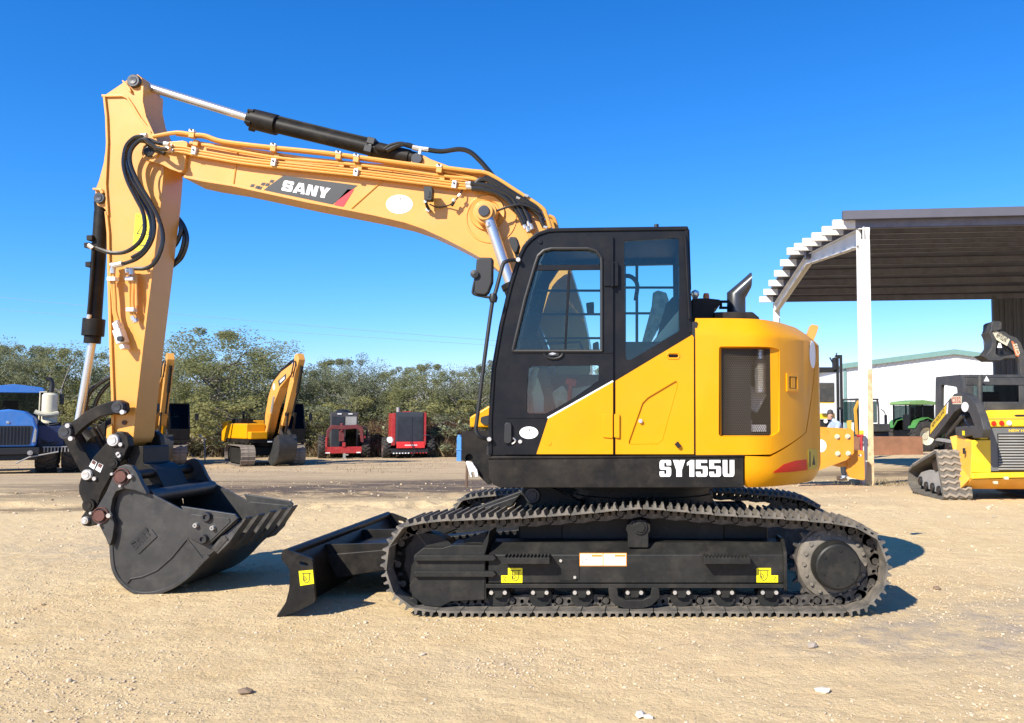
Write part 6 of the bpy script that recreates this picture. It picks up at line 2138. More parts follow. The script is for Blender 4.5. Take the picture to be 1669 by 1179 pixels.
# dark wall at the far end
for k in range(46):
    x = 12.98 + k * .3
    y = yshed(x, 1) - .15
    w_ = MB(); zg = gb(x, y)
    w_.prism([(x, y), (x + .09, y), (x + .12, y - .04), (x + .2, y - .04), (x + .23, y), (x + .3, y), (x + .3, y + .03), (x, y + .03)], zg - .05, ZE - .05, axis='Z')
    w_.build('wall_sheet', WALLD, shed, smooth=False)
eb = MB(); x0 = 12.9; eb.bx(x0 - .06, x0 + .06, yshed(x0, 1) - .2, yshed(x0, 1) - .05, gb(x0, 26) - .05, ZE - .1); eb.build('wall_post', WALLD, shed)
lgt = MB(); c = W(1312, 416, YE0 + 6.3); lgt.box((sx - .05, YE0 + 6.1, c[1]), (.25, .3, .3)); lgt.box((sx - .2, YE0 + 6.0, c[1] + .12), (.3, .12, .12), (0, .4, 0)); lgt.build('bracket', FASC, shed, bevel=.02)

# ---------------------------------------------------------------- white building
Yw = 68.5
xa, xb = Xat(1378, Yw), Xat(1735, Yw)
xm = (xa + xb) / 2
zg = gb(xa, Yw) - .1
ze = W(1378, 598, Yw)[1]; zr = W(1553, 575, Yw)[1]
bld = thing('metal_building', 'white ribbed metal building with sage green roof trim beyond the green tractor', 'building', (xa, Yw, zg), base=(xa, Yw, zg))
npan = 40
pw = (xb - xa) / npan
for k in range(npan):
    x = xa + k * pw
    za = ze + (zr - ze) * (1 - abs((x - xm) / (xm - xa))) ; zb2 = ze + (zr - ze) * (1 - abs((x + pw - xm) / (xm - xa)))
    m = MB()
    m.prism([(x, zg), (x + pw - .004, zg), (x + pw - .004, zb2), (x, za)], Yw, Yw + .1)
    m.prism([(x + pw * .86, zg), (x + pw * .97, zg), (x + pw * .97, zb2 - .02), (x + pw * .86, zb2 - .02)], Yw - .06, Yw - .003)
    m.build('wall_panel', WALLW, bld, smooth=False)
m = MB(); m.bx(xa, xa + .1, Yw + .11, Yw + 22, zg, ze); m.bx(xb - .1, xb, Yw + .11, Yw + 22, zg, ze); m.bx(xa + .1, xb - .1, Yw + 21.9, Yw + 22, zg, ze); m.build('side_wall', WALLW, bld, smooth=False)
m = MB()
m.add([(xa - .3, Yw - .3, ze - .02), (xm, Yw - .3, zr), (xb + .3, Yw - .3, ze - .02), (xa - .3, Yw + 22.3, ze - .02), (xm, Yw + 22.3, zr), (xb + .3, Yw + 22.3, ze - .02)] + [(xa - .3, Yw - .3, ze + .12), (xm, Yw - .3, zr + .14), (xb + .3, Yw - .3, ze + .12), (xa - .3, Yw + 22.3, ze + .12), (xm, Yw + 22.3, zr + .14), (xb + .3, Yw + 22.3, ze + .12)],
      [[0, 3, 4, 1], [1, 4, 5, 2], [6, 7, 10, 9], [7, 8, 11, 10], [0, 1, 7, 6], [1, 2, 8, 7], [3, 9, 10, 4], [4, 10, 11, 5], [0, 6, 9, 3], [2, 5, 11, 8]])
m.build('roof', GREENT, bld, smooth=False)
m = MB()
m.prism([(xa - .3, ze - .18), (xm, zr - .16), (xb + .3, ze - .18), (xb + .3, ze + .24), (xm, zr + .28), (xa - .3, ze + .24)], Yw - .36, Yw - .305)
m.build('gable_trim', GREENT, bld, smooth=False)
m = MB(); m.bx(xa - .12, xa + .12, Yw - .12, Yw - .065, zg, ze - .2); m.build('corner_trim', GREENT, bld, smooth=False)
m = MB(); m.bx(xa + 1, xb, Yw - .10, Yw - .066, zg, zg + .5); m.build('base_panel', mat('speckled_base', (.45, .46, .42), .9, var=.8, vscale=2.2), bld, smooth=False)


# ---------------------------------------------------------------- generic bits for machines
def oriented(me, name, parent, o, ux, uy, uz):
    ob = piece(name, me, parent)
    ob.matrix_local = Matrix(((ux[0], uy[0], uz[0], o[0]), (ux[1], uy[1], uz[1], o[1]), (ux[2], uy[2], uz[2], o[2]), (0, 0, 0, 1)))
    return ob


def crawler_belt(parent, x, path, n, shoe_me, name='track_shoe'):
    """shoes round a closed (y,z) path at the given x"""
    L = [Vector(p) for p in path] + [Vector(path[0])]
    pts, T = resample(L, n)
    for i in range(n):
        a, b = pts[i], pts[(i + 1) % n]
        c = (a + b) / 2; t = (b - a).normalized()
        oriented(shoe_me, name, parent, (x, c.x, c.y), (0, t.x, t.y), (1, 0, 0), (0, -t.y, t.x) if True else None)
    return T / n


def stadium(y0, y1, z0, z1, n=8):
    r = (z1 - z0) / 2; zc = (z0 + z1) / 2
    out = []
    for k in range(n + 1):
        a = -PI / 2 - PI * k / n
        out.append((y0 + r + r * math.cos(a), zc + r * math.sin(a)))
    for k in range(n + 1):
        a = PI / 2 - PI * k / n
        out.append((y1 - r + r * math.cos(a), zc + r * math.sin(a)))
    return out


def tyre(parent, x, y, z, r, w, rimc, name='wheel', lug=True, hub_side=-1, n=28):
    """wheel whose axle runs along x"""
    t = MB()
    t.lathe([(r * .56, -w * .46), (r * .80, -w * .5), (r * .95, -w * .42), (r, -w * .3), (r, w * .3), (r * .95, w * .42), (r * .80, w * .5), (r * .56, w * .46)], (x, y, z), 'X', n)
    if lug:
        for k in range(18):
            a = 2 * PI * k / 18
            for s in (-1, 1):
                aa = a + (PI / 18 if s > 0 else 0)
                ca, sa = math.cos(aa), math.sin(aa)
                t.box((x + s * w * .24, y + (r + .02) * ca, z + (r + .02) * sa), (w * .5, .06, .06), Matrix.Rotation(aa, 3, 'X') @ Matrix.Rotation(s * .5, 3, 'Y'))
    w_ = t.build(name, TYRE, parent, ang=30)
    h = MB()
    h.lathe([(0, .18 * w * hub_side), (r * .2, .18 * w * hub_side), (r * .25, .1 * w * hub_side), (r * .48, .22 * w * hub_side), (r * .57, .44 * w * hub_side), (r * .57, -.44 * w * hub_side), (0, -.3 * w * hub_side)], (x, y, z), 'X', n)
    h.build('rim', rimc, w_, ang=35)
    return w_


TYRE = mat('dusty_tyre', (.022, .021, .02), .8, var=.3, vscale=6, dust=.5, dcol=(.13, .10, .075), bump=.1)
MUDSHOE = mat('muddy_track_shoe', (.20, .165, .13), .8, var=.35, vscale=6, bump=.2, bscale=20, dust=.6, dcol=(.36, .28, .20))
BLUE = mat('tractor_blue', (.03, .17, .50), .35, var=.08, dust=.14, coat=.3)
REDP = mat('machine_red', (.36, .018, .02), .45, var=.15, dust=.15)
DRED = mat('dark_red_frame', (.13, .02, .022), .5, var=.2, dust=.12)
GREEN = mat('tractor_green', (.06, .22, .05), .4, var=.1, dust=.12)
LGREEN = mat('faded_green_roof', (.16, .30, .09), .5, var=.1, dust=.2)
CREAM = mat('cream_paint', (.58, .53, .38), .5, var=.1, dust=.2)
LYEL = mat('loader_yellow', (.78, .50, .012), .4, var=.06, dust=.14, coat=.1)
OCHR = mat('ochre_and_shaded_yellow', (.72, .36, .04), .45, var=.08, dust=.2)
ORGP = mat('orange_paint', (.68, .27, .02), .45, var=.08, dust=.15)
LBLK = mat('loader_charcoal', (.035, .035, .035), .5, var=.2, dust=.25, dcol=(.2, .17, .13))
RUBT = mat('dusty_rubber_track', (.26, .215, .165), .9, var=.25, vscale=5, bump=.25, bscale=18)
RUBD = mat('dark_rubber_track', (.09, .082, .07), .85, var=.25, vscale=5, dust=.4, dcol=(.3, .24, .17))
RUST = mat('rusty_blade', (.23, .105, .055), .75, var=.25, vscale=2, wear=.3)
GREYM = mat('grey_metal', (.28, .275, .26), .55, var=.15, dust=.2)
MESHB = mat('dark_screen', (.02, .024, .03), .5, var=.3)


# ---------------------------------------------------------------- parked excavators in the background
SH2 = shoe_mesh('track_shoe', .19, .62, MUDSHOE, cheap=True)


def bg_excavator(name, label, loc, rz, group):
    t = thing(name, label, 'excavator', loc, rz, group)
    for x in (-1.12, 1.12):
        f = MB()
        f.prism(stadium(-1.78, 1.78, .12, .82), x - .2, x + .2, axis='X')
        fr = f.build('track_frame', UND, t, bevel=.02)
        b = bpy.data.objects.new('track', None); C.objects.link(b); b.parent = t
        crawler_belt(b, x, stadium(-1.95, 1.95, .04, .93), 46, SH2)
    m = MB(); m.bx(-.9, .9, -.7, .7, .45, .85); m.lathe([(0, 0), (.62, 0), (.62, .25), (0, .25)], (0, 0, .85), 'Z', 24); m.build('car_body', UND, t, bevel=.03)
    # upper frame and engine house; counterweight behind
    m = MB(); m.bx(-1.28, 1.28, -1.25, 1.5, 1.06, 1.24); m.bx(.25, 1.28, -1.75, -1.25, 1.06, 1.2); m.build('upper_frame', BLK, t, bevel=.02)
    m = MB(); m.bx(-1.27, -.36, -.95, 1.4, 1.245, 1.98); m.build('tool_house', YEL, t, bevel=.06)
    m = MB(); m.bx(-1.22, -.42, -1.35, -.955, 1.245, 1.6); m.build('tool_box', YEL, t, bevel=.05)
    m = MB()
    cwp = rnd([(-1.28, 1.42), (-1.25, 2.5), (1.25, 2.5), (1.28, 1.42)], [.1, .7, .7, .1], 6)
    m.prism(cwp, 1.1, 2.12, axis='Z'); m.build('counterweight', YEL, t, bevel=.06)
    m = MB(); m.bx(-.4, 1.2, .35, 1.41, 1.245, 2.05); m.build('engine_hood', YEL, t, bevel=.05)
    m = MB(); m.bx(-1.1, -.5, .2, 1.3, 1.985, 2.2); m.cyl((-.7, .9, 2.2), (-.7, .9, 2.55), .06, 10); m.build('hood_top', BLK, t, bevel=.02)
    m = MB(); m.tube([(-1.2, -.9, 1.99), (-1.2, -.9, 2.45), (-1.2, .4, 2.45), (-1.2, .4, 1.99)], .02, 6); m.build('hand_rail', BLK, t); m = MB(); m.tube([(-.42, -.9, 1.6), (-.42, -.9, 2.5)], .022, 6); m.build('hand_rail', BLK, t)
    # cab, on the machine's left
    m = MB()
    prof = rnd([(-1.62, 1.22), (-1.66, 1.75), (-1.35, 2.88), (-1.2, 2.95), (-.02, 2.95), (.0, 1.22)], .05, 3)
    for x0, x1 in ((.36, .42), (1.20, 1.26)):
        m.prism(prof, x0, x1, [[(-1.5, 1.75), (-1.26, 2.75), (-.55, 2.75), (-.55, 1.75)], [(-.45, 1.9), (-.45, 2.75), (-.12, 2.75), (-.12, 1.9)]], axis='X')
    m.bx(.42, 1.20, -1.3, -.01, 2.9, 2.95); m.bx(.42, 1.20, -.05, -.005, 1.22, 2.9); m.bx(.42, 1.2, -1.6, -.05, 1.22, 1.3)
    m.prism([(-1.63, 1.22), (-1.665, 1.72), (-1.62, 1.72), (-1.58, 1.22)], .42, 1.2, axis='X')
    cab = m.build('cab', CABB, t, bevel=.012)
    m = MB(); m.prism([(-1.64, 1.73), (-1.34, 2.86), (-1.33, 2.86), (-1.63, 1.73)], .425, 1.195, axis='X'); m.build('windscreen', GLD, cab, smooth=False)
    for x in (.39, 1.23):
        m = MB(); m.prism([(-1.5, 1.75), (-1.26, 2.75), (-.12, 2.75), (-.12, 1.75)], x - .004, x + .004, axis='X'); m.build('side_pane', GLD, cab, smooth=False)
    m = MB(); m.bx(.6, 1.0, -.85, -.35, 1.5, 1.62); m.bx(.6, 1.0, -.45, -.3, 1.6, 2.35); m.bx(.7, .9, -.42, -.32, 2.38, 2.55); m.build('seat', GREYIN, cab, bevel=.05)
    m = MB(); m.tube([(1.26, -1.35, 2.5), (1.55, -1.5, 2.55), (1.55, -1.5, 2.4)], .015, 6); m.bx(1.47, 1.64, -1.54, -1.5, 2.1, 2.45); m.build('mirror', PLAS, t, bevel=.015)
    # boom, up and forward then the arm hanging back down to the bucket
    bl = [(-.2, 1.5), (-.45, 1.25), (-.75, 1.55), (-1.35, 2.75), (-2.1, 3.65), (-3.55, 4.42), (-3.68, 4.66), (-3.45, 4.78), (-2.2, 4.42), (-1.3, 3.95), (-.85, 3.3), (-.5, 2.35)]
    m = MB(); m.prism(rnd(bl, .06, 3), -.24, .16, axis='X'); boom = m.build('boom', YELHAZE, t, bevel=.02)
    m = MB(); m.prism([(-1.9, 4.0), (-2.75, 4.3), (-2.75, 4.05), (-2.0, 3.72)], -.246, -.2402, axis='X'); m.build('logo_panel', DECAL, boom, smooth=False)
    m = MB(); m.prism([(-2.1, 4.0), (-2.6, 4.18), (-2.6, 4.06), (-2.12, 3.88)], -.25, -.2461, axis='X'); m.build('logo_print', WHT, boom, smooth=False)
    m = MB(); m.prism([(-1.45 + .12 * math.cos(a), 3.72 + .16 * math.sin(a)) for a in [2 * PI * k / 14 for k in range(14)]], -.246, -.2402, axis='X'); m.build('oval_sticker', WHT, boom, smooth=False)
    for x in (-.36, .28):
        m = MB(); m.cyl((x, -1.05, 1.5), (x, -1.5, 2.5), .085, 12); m.build('cylinder_barrel', YELHAZE, t)
        m = MB(); m.cyl((x, -1.5, 2.5), (x, -1.75, 3.25), .05, 10); m.build('cylinder_rod', CHR, t)
    m = MB(); m.cyl((-.04, -1.7, 4.35), (-.04, -2.7, 4.8), .08, 12); m.cyl((-.04, -2.7, 4.8), (-.04, -3.5, 5.1), .045, 10); m.build('arm_cylinder', BLK, t)
    for x in (-.2, -.1, .05):
        m = MB(); m.tube(catmull([(x, -1.0, 3.75), (x, -1.7, 4.3), (x, -2.6, 4.68), (x, -3.3, 4.9), (x - .15, -3.75, 4.7), (x - .15, -3.5, 4.1)], 4), .028, 6); m.build('hose', RUB, t)
    al = [(-3.5, 5.15), (-3.75, 5.2), (-3.95, 4.9), (-3.62, 4.2), (-2.55, 2.2), (-2.35, 1.85), (-2.22, 1.95), (-2.85, 3.6), (-3.28, 4.5)]
    m = MB(); m.prism(rnd(al, .05, 3), -.19, .11, axis='X'); arm = m.build('arm', YELHAZE, t, bevel=.02)
    m = MB(); m.cyl((-.04, -3.95, 4.6), (-.04, -3.55, 3.4), .075, 12); m.cyl((-.04, -3.55, 3.4), (-.04, -3.08, 2.45), .045, 10); m.build('bucket_cylinder', BLK, t)
    m = MB()
    for x in (-.24, .1):
        m.prism([(-3.25, 2.5), (-3.6, 2.45), (-3.55, 2.3), (-3.2, 2.35)], x, x + .05, axis='X'); m.prism([(-3.6, 2.5), (-3.4, 1.6), (-3.25, 1.6), (-3.45, 2.4)], x, x + .05, axis='X')
    m.build('bucket_link', BLK, t)
    bo_ = [(-2.75, 1.95), (-3.2, 1.7), (-3.42, 1.3), (-3.35, .75), (-3.05, .3), (-2.55, .06), (-2.15, .12), (-1.95, .35)]
    m = MB(); m.strip([tuple(p) for p in catmull(bo_[1:], 3)], .04, 0, 1); m.v = [(-.56 + v[1] * 1.04, v[0], v[2]) for v in m.v]
    bk_ = m.build('bucket', BUCK, t)
    for x in (-.58, .44):
        m = MB(); m.prism([(-3.2, 1.7), (-3.42, 1.3), (-3.35, .75), (-3.05, .3), (-2.55, .06), (-2.15, .12), (-1.93, .35), (-2.4, .9), (-2.7, 1.5)], x, x + .04, axis='X'); m.build('side_plate', BUCK, bk_, smooth=False)
    for x in (-.3, .16):
        m = MB(); m.prism([(-2.7, 2.05), (-2.85, 2.05), (-3.25, 1.7), (-3.2, 1.45), (-2.75, 1.5)], x, x + .05, axis='X'); m.build('bucket_ear', BUCK, bk_, smooth=False)
    m = MB(); m.bx(-.55, -.35, -1.68, -1.66, 1.1, 1.16); m.build('plate_label', WHT, t, smooth=False)
    for ch in t.children:
        nm = ch.name.split('.')[0]
        if nm not in ('track', 'track_frame', 'car_body'): ch.rotation_euler = (0, 0, R(10))
        if nm == 'bucket': ch.scale = (.8, .80, .86)
        if nm == 'bucket_link': ch.location = Matrix.Rotation(R(10), 3, 'Z') @ Vector((0, .5, 0))
    return t


p = drop_to(428, 757, 34.6)
bg2 = bg_excavator('excavator', 'parked yellow excavator with raised boom and black bucket on the ground between its tracks', (p[0] - .45, 34.6 + 1.2, p[2]), R(36), 'parked excavators by the trees')
p = drop_to(262, 757, 35.2)
bg1 = copy_tree(bg2)
bg1.location = (p[0] - .75, 35.9, p[2]); bg1.rotation_euler = (0, 0, R(28))
bg1['label'] = 'parked excavator mostly hidden behind the arm of the big excavator, its black cab showing'
m = MB(); m.prism([(.9, .02), (.98, .02), (.98, 1.05), (.9, 1.05)], -1.95, -1.9); m.bx(.6, 1.2, -2.05, -1.8, 0, .03)


# ---------------------------------------------------------------- blue articulated tractor at the left edge
p = drop_to(9, 774, 26)
tx, ty, tz = p
bt = thing('tractor', 'large blue articulated tractor with cream air cleaner at the left edge', 'tractor', (tx, ty, tz), R(33))
hood = [(-.88, 1.0), (-.92, 1.65), (-.80, 2.10), (-.45, 2.36), (0, 2.42), (.45, 2.36), (.80, 2.10), (.92, 1.65), (.88, 1.0)]
m = MB(); m.prism(hood, 0, 2.6); h_ = m.build('hood', BLUE, bt, bevel=.08)
m = MB(); m.prism(rnd([(-.70, 1.08), (-.78, 1.80), (.78, 1.80), (.70, 1.08)], .08, 3), -.02, .02); gr = m.build('grille', MESHB, h_, bevel=.01)
for k in range(13):
    x = -.62 + 1.24 * k / 12
    m = MB(); m.bx(x - .012, x + .012, -.045, -.021, 1.12, 1.77); m.build('slat', PLAS, gr, smooth=False)
for s in (-1, 1):
    m = MB(); m.prism([(s * .76, 1.16), (s * .87, 1.18), (s * .89, 1.62), (s * .84, 1.74)], -.03, .01); m.build('headlight', GREYM, h_, bevel=.01)
m = MB(); m.lathe([(0, -.03), (.05, -.02), (.06, 0), (0, 0)], (0, .0, 1.93), 'Y', 14); m.build('emblem', CHR, h_)
m = MB(); m.bx(-1.0, 1.0, -.05, 2.6, .72, .98); m.bx(-.95, .95, .1, 2.2, .5, .72); m.build('front_frame', PLAS, bt, bevel=.03)
m = MB(); m.bx(.90, 1.75, .5, 2.6, 1.0, 1.78); m.build('side_tank', mat('navy_panel', (.01, .02, .07), .5), bt, bevel=.03)
for k in range(10):
    m = MB(); m.bx(1.12 + k * .11, 1.16 + k * .11, .30, .34, .78, .96); m.build('step_tooth', GREYM, bt, smooth=False)
m = MB(); m.bx(1.08, 2.22, .30, .49, .96, 1.0); m.build('step', GREYM, bt, bevel=.01)
m = MB()
for s in (-1, 1):
    m.tube([(s * .86, 2.62, 1.0), (s * .90, 2.62, 3.1)], .06, 6); m.tube([(s * .86, 4.4, 1.0), (s * .9, 4.4, 3.1)], .06, 6)
m.bx(-.9, .9, 2.5, 4.5, 1.0, 1.5); m.build('cab', CABB, bt, bevel=.01)
m = MB(); m.prism(rnd([(-1.02, 3.10), (-.95, 3.32), (0, 3.44), (.95, 3.32), (1.02, 3.10)], .1, 3), 2.45, 4.6); m.build('cab_roof', BLUE, bt, bevel=.05)
m = MB(); m.bx(-.86, .86, 2.6, 2.62, 1.5, 3.1); m.build('windscreen', GLD, bt, smooth=False)
m = MB(); m.lathe([(.18, -.015), (.2, 0), (.18, .015), (.16, 0)], (-.2, 2.95, 2.35), 'Y', 18); m.bx(-.4, .1, 3.4, 3.6, 1.9, 2.8); m.build('driver_seat', PLAS, bt)
m = MB(); m.lathe([(0, .62), (.20, .60), (.27, .52), (.27, -.66), (0, -.66)], (1.22, 1.6, 2.48), 'Z', 20); ac_ = m.build('air_cleaner', CREAM, bt)
m = MB(); m.tube(catmull([(.75, 1.3, 2.34), (.95, 1.28, 2.26), (1.25, 1.28, 2.22), (1.5, 1.4, 2.28)], 5), .09, 8); m.build('intake_pipe', CREAM, ac_)
m = MB(); m.tube(catmull([(1.24, 1.6, 3.05), (1.26, 1.6, 3.42), (1.2, 1.6, 3.62), (1.05, 1.6, 3.64)], 5), .085, 10); m.build('exhaust', PLAS, ac_)
m = MB(); m.tube([(.88, 1.7, 2.0), (.88, 1.7, 3.12), (1.1, 1.7, 3.12)], .03, 6); m.tube([(1.35, 1.7, 3.2), (1.58, 1.7, 3.2), (1.58, 1.7, 3.0)], .03, 6); m.build('mirror_frame', CREAM, bt)
m = MB(); m.bx(1.52, 1.68, 1.66, 1.72, 2.62, 3.05); m.build('mirror', PLAS, bt, bevel=.02)
for x in (-2.05, -1.2, 1.2, 2.05):
    tyre(bt, x, 1.4, .92, .94, .74, BLUE, hub_side=1 if x > 0 else -1)
for x in (-2.05, -1.2, 1.2, 2.05):
    tyre(bt, x, 5.6, .92, .94, .74, BLUE, hub_side=1 if x > 0 else -1)
m = MB(); m.cyl((-2.4, 1.4, .92), (2.4, 1.4, .92), .15, 10); m.cyl((-2.4, 5.6, .92), (2.4, 5.6, .92), .15, 10); m.bx(-.5, .5, 2.4, 6.4, .7, 1.1); m.build('axle', PLAS, bt)
m = MB(); m.lathe([(0, -.06), (.09, -.05), (.09, .05), (0, .05)], (.72, -.1, .78), 'Y', 12); m.tube([(.3, -.06, .4), (.7, -.06, .62), (1.6, 0, .8)], .03, 6); m.build('tow_hitch', GREYM, bt)

# ---------------------------------------------------------------- two red machines
p = drop_to(561, 749, 41.5)
ra = thing('forestry_machine', 'red machine with dark screened cab and maroon arch over its front', 'machine', p, R(22))
m = MB(); m.bx(-.72, .72, .6, 2.2, .45, 2.55); m.build('cab', mat('dark_cab_shell', (.055, .05, .052), .55, var=.2), ra, bevel=.03)
m = MB(); m.lathe([(0, .2), (.28, .15), (.45, 0), (0, 0)], (-.05, 1.3, 2.55), 'Z', 16); m.build('roof_cowl', PLAS, ra)
for x0, x1, z0, z1, m_, nm in ((-.66, -.02, 1.85, 2.32, MESHB, 'window'), (.06, .64, 1.85, 2.32, GREYM, 'window'), (-.66, -.02, .55, 1.7, MESHB, 'window'), (.06, .64, .55, 1.65, GLD, 'window')):
    m = MB(); m.bx(x0, x1, .575, .597, z0, z1); m.build(nm, m_, ra, smooth=False)
for x in (-.38, .2):
    m = MB(); m.bx(x, x + .22, .56, .598, 2.44, 2.5); m.build('roof_lamp', WHT, ra, smooth=False)
m = MB(); m.prism([(-.98, .55), (-.95, 1.55), (-.72, 1.86), (0, 1.82), (.62, 1.88), (.95, 1.72), (1.0, .9), (.86, .9), (.78, 1.55), (.55, 1.66), (0, 1.6), (-.66, 1.64), (-.8, 1.45), (-.84, .55)], -.1, .12); m.build('arch', DRED, ra, bevel=.02)
m = MB(); m.bx(-.30, -.02, -.02, .1, .95, 1.62); m.cyl((-.16, 0, 1.5), (-.16, 0, 1.95), .09, 10); m.build('tool_post', DRED, ra, bevel=.02)
m = MB(); m.bx(-1.0, -.9, -.25, -.1, .3, 1.2); m.bx(-1.0, .9, -.25, .0, .30, .66); m.bx(-.12, .04, -.3, -.1, .66, .9); m.build('front_frame', REDP, ra, bevel=.02)
for x in (-.98, .62):
    m = MB(); m.bx(x, x + .22, -.27, -.252, .31, .37); m.build('reflector_strip', WHT, ra, smooth=False)
m = MB(); m.bx(-.08, .06, -.3, -.15, .0, .3); m.bx(.06, .2, -.3, -.2, .18, .26); m.bx(-.16, .14, -.35, -.1, -.02, .03); m.build('hitch', GREYM, ra, bevel=.01)
m = MB(); m.bx(.82, 1.1, -.05, .15, 1.12, 1.25); m.build('lamp_bracket', REDP, ra, bevel=.02)
for x in (-1.1, 1.18):
    tyre(ra, x, 1.2, .62, .64, .5, DRED, hub_side=1 if x > 0 else -1, n=20)
m = MB(); m.tube(catmull([(.9, .3, 1.75), (1.15, .3, 1.6), (1.2, .3, 1.25), (1.05, .3, 1.0)], 5), .07, 8); m.build('fender', PLAS, ra)
p = drop_to(666, 747, 42)
rb_ = thing('forestry_machine', 'red machine with tall dark radiator screen and bright red bumper', 'machine', p, R(21))
m = MB(); m.bx(-.92, -.70, .3, 2.4, .7, 2.5); m.bx(.80, .98, .3, 2.4, .7, 2.55); m.bx(-.7, .8, .5, 2.4, .75, 2.52); m.build('hood', REDP, rb_, bevel=.03)
m = MB(); m.bx(-.695, .795, .25, .49, .78, 2.58); sc_ = m.build('radiator_screen', mat('slate_screen_frame', (.035, .042, .052), .5), rb_, bevel=.02)
for x0, x1 in ((-.60, .20), (.25, .72)):
    m = MB(); m.bx(x0, x1, .225, .248, .85, 2.32); m.build('screen_panel', MESHB, sc_, smooth=False)
m = MB(); m.cyl((-.5, 1.2, 2.5), (-.5, 1.2, 2.85), .10, 12); m.build('exhaust', GREYM, rb_)
m = MB(); m.bx(-.3, .2, .9, 1.4, 2.52, 2.62); m.build('hood_cap', REDP, rb_, bevel=.03)
m = MB(); m.bx(-.66, .86, -.18, .15, .56, .92); bump_ = m.build('bumper', mat('bright_red_bumper', (.62, .03, .03), .4), rb_, bevel=.03)
for k in range(9):
    m = MB(); m.bx(-.23 + k * .075, -.175 + k * .075, -.187, -.181, .70, .76); m.build('white_print', WHT, bump_, smooth=False)
m = MB(); m.bx(-.95, 1.05, -.1, .4, .28, .54); m.build('under_frame', PLAS, rb_, bevel=.02)
for k in range(12):
    m = MB(); m.bx(-.86 + k * .16, -.78 + k * .16, -.12, -.103, .26, .32); m.build('hazard_mark', WHT if k < 6 else REDP, rb_, smooth=False)
m = MB(); m.cyl((-.98, .3, 1.02), (-.98, .8, 1.02), .17, 14); m.build('air_tank', WHT, rb_)
m = MB(); m.tube(catmull([(.8, .1, 1.25), (1.1, .0, 1.28), (1.28, .1, 1.1), (1.32, .1, .85)], 5), .03, 6); m.tube(catmull([(.05, -.2, 1.3), (.1, -.28, .8), (.3, -.3, .4), (.15, -.25, .15)], 5), .025, 6); m.build('hose', RUB, rb_)
for x in (-1.15, 1.25):
    tyre(rb_, x, .9, .55, .56, .45, DRED, hub_side=1 if x > 0 else -1, n=20)
m = MB(); m.cyl((-1.3, .9, .55), (1.3, .9, .55), .1, 8); m.bx(-.5, .6, .4, 2.3, .35, .75); m.build('axle', PLAS, rb_)

# posts and small things on the far side of the yard
x, y, z = drop_to(748.5, 742, 39)
bp_ = thing('blue_post', 'bright blue upright post just left of the big excavator\'s front deck', 'post', (x, y, z))
m = MB(); m.bx(-.12, .12, -.1, .1, -.05, 1.25); m.bx(-.15, .15, -.13, .13, .55, .62); m.build('post', mat('sky_blue_paint', (.06, .22, .55), .5, var=.1), bp_, bevel=.02)
m = MB(); m.cyl((0, 0, 1.25), (0, 0, 1.36), .10, 12); m.build('cap', mat('blue_cap', (.08, .26, .6), .5), bp_)
d = ray(760.5, 786); t = -CAM.z / d.z; x, y = CAM.x + d.x * t, CAM.y + d.y * t
st_ = MB(); st_.prism(rnd([(-.025, -.025), (.025, -.025), (.03, .0), (.02, .03), (-.03, .02)], .008, 2), -.1, .5, axis='Z')
o = st_.build('stake', mat('rusty_stake', (.13, .075, .045), .85, var=.3), None); o.location = (x, y, gz(x, y)); o.rotation_euler = (.03, .02, 0)
tag(o, 'short rusty stake in the dirt under the front deck', 'stake')
x, y, z = drop_to(334, 754, 37.5)
mp_ = thing('marker_post', 'thin pale marker post between the two parked excavators', 'post', (x, y, z))
m = MB(); m.tube([(0, 0, -.1), (-.02, 0, .6), (-.08, 0, 1.25)], [.035, .033, .03], 8); m.build('post', mat('weathered_post', (.40, .37, .31), .85, var=.2), mp_)
m = MB(); m.lathe([(0, .09), (.07, .06), (.08, 0), (.05, -.05), (0, -.05)], (-.28, 0, 1.32), 'Z', 10); m.tube([(-.08, 0, 1.22), (-.28, 0, 1.28)], .015, 6); m.build('reflector', STONE, mp_)

# ---------------------------------------------------------------- yellow track loader at the right edge (rear view)
YL = 8.55
gl = gb(5.6, YL)
LB = (5.9, YL, gl)
ld = thing('track_loader', 'yellow and black rubber tracked loader parked rear first at the right edge', 'loader', LB, base=LB)
XTL, XTR = 5.15, 5.66
prof = [WX(a, b, XTL) for a, b in C2([(385, 508), (430, 800), (480, 1085), (300, 1035), (110, 965), (68, 880), (66, 735), (110, 680), (250, 590)])]
prof = [(a + .0, b - gl) for a, b in prof]
zmin = min(b for a, b in prof)
prof = [(a, b - zmin + gl + .0) for a, b in prof]
sm_ = [tuple(q) for q in rnd(prof, [.08, 0, .12, 0, .12, .1, .12, .1, 0], 4)]
bel = MB()
lp = sm_ + sm_[:2]
n_ = len(sm_)
cx_ = sum(q[0] for q in sm_) / n_; cz_ = sum(q[1] for q in sm_) / n_


def shrink(pts, d):
    out = []
    N = len(pts)
    area = sum(pts[i][0] * pts[(i + 1) % N][1] - pts[(i + 1) % N][0] * pts[i][1] for i in range(N))
    s = 1 if area > 0 else -1
    for i in range(N):
        a, b, c = Vector(pts[i - 1]), Vector(pts[i]), Vector(pts[(i + 1) % N])
        t = ((b - a).normalized() + (c - b).normalized())
        t = t.normalized() if t.length > 1e-6 else (c - b).normalized()
        out.append((b.x - s * t.y * d, b.y + s * t.x * d))
    return out


inn = shrink(sm_, .045)
bel.prism(sm_, XTL, XTR, [inn], axis='X')
belt_ = bel.build('rubber_track', RUBD, ld, bevel=.008)
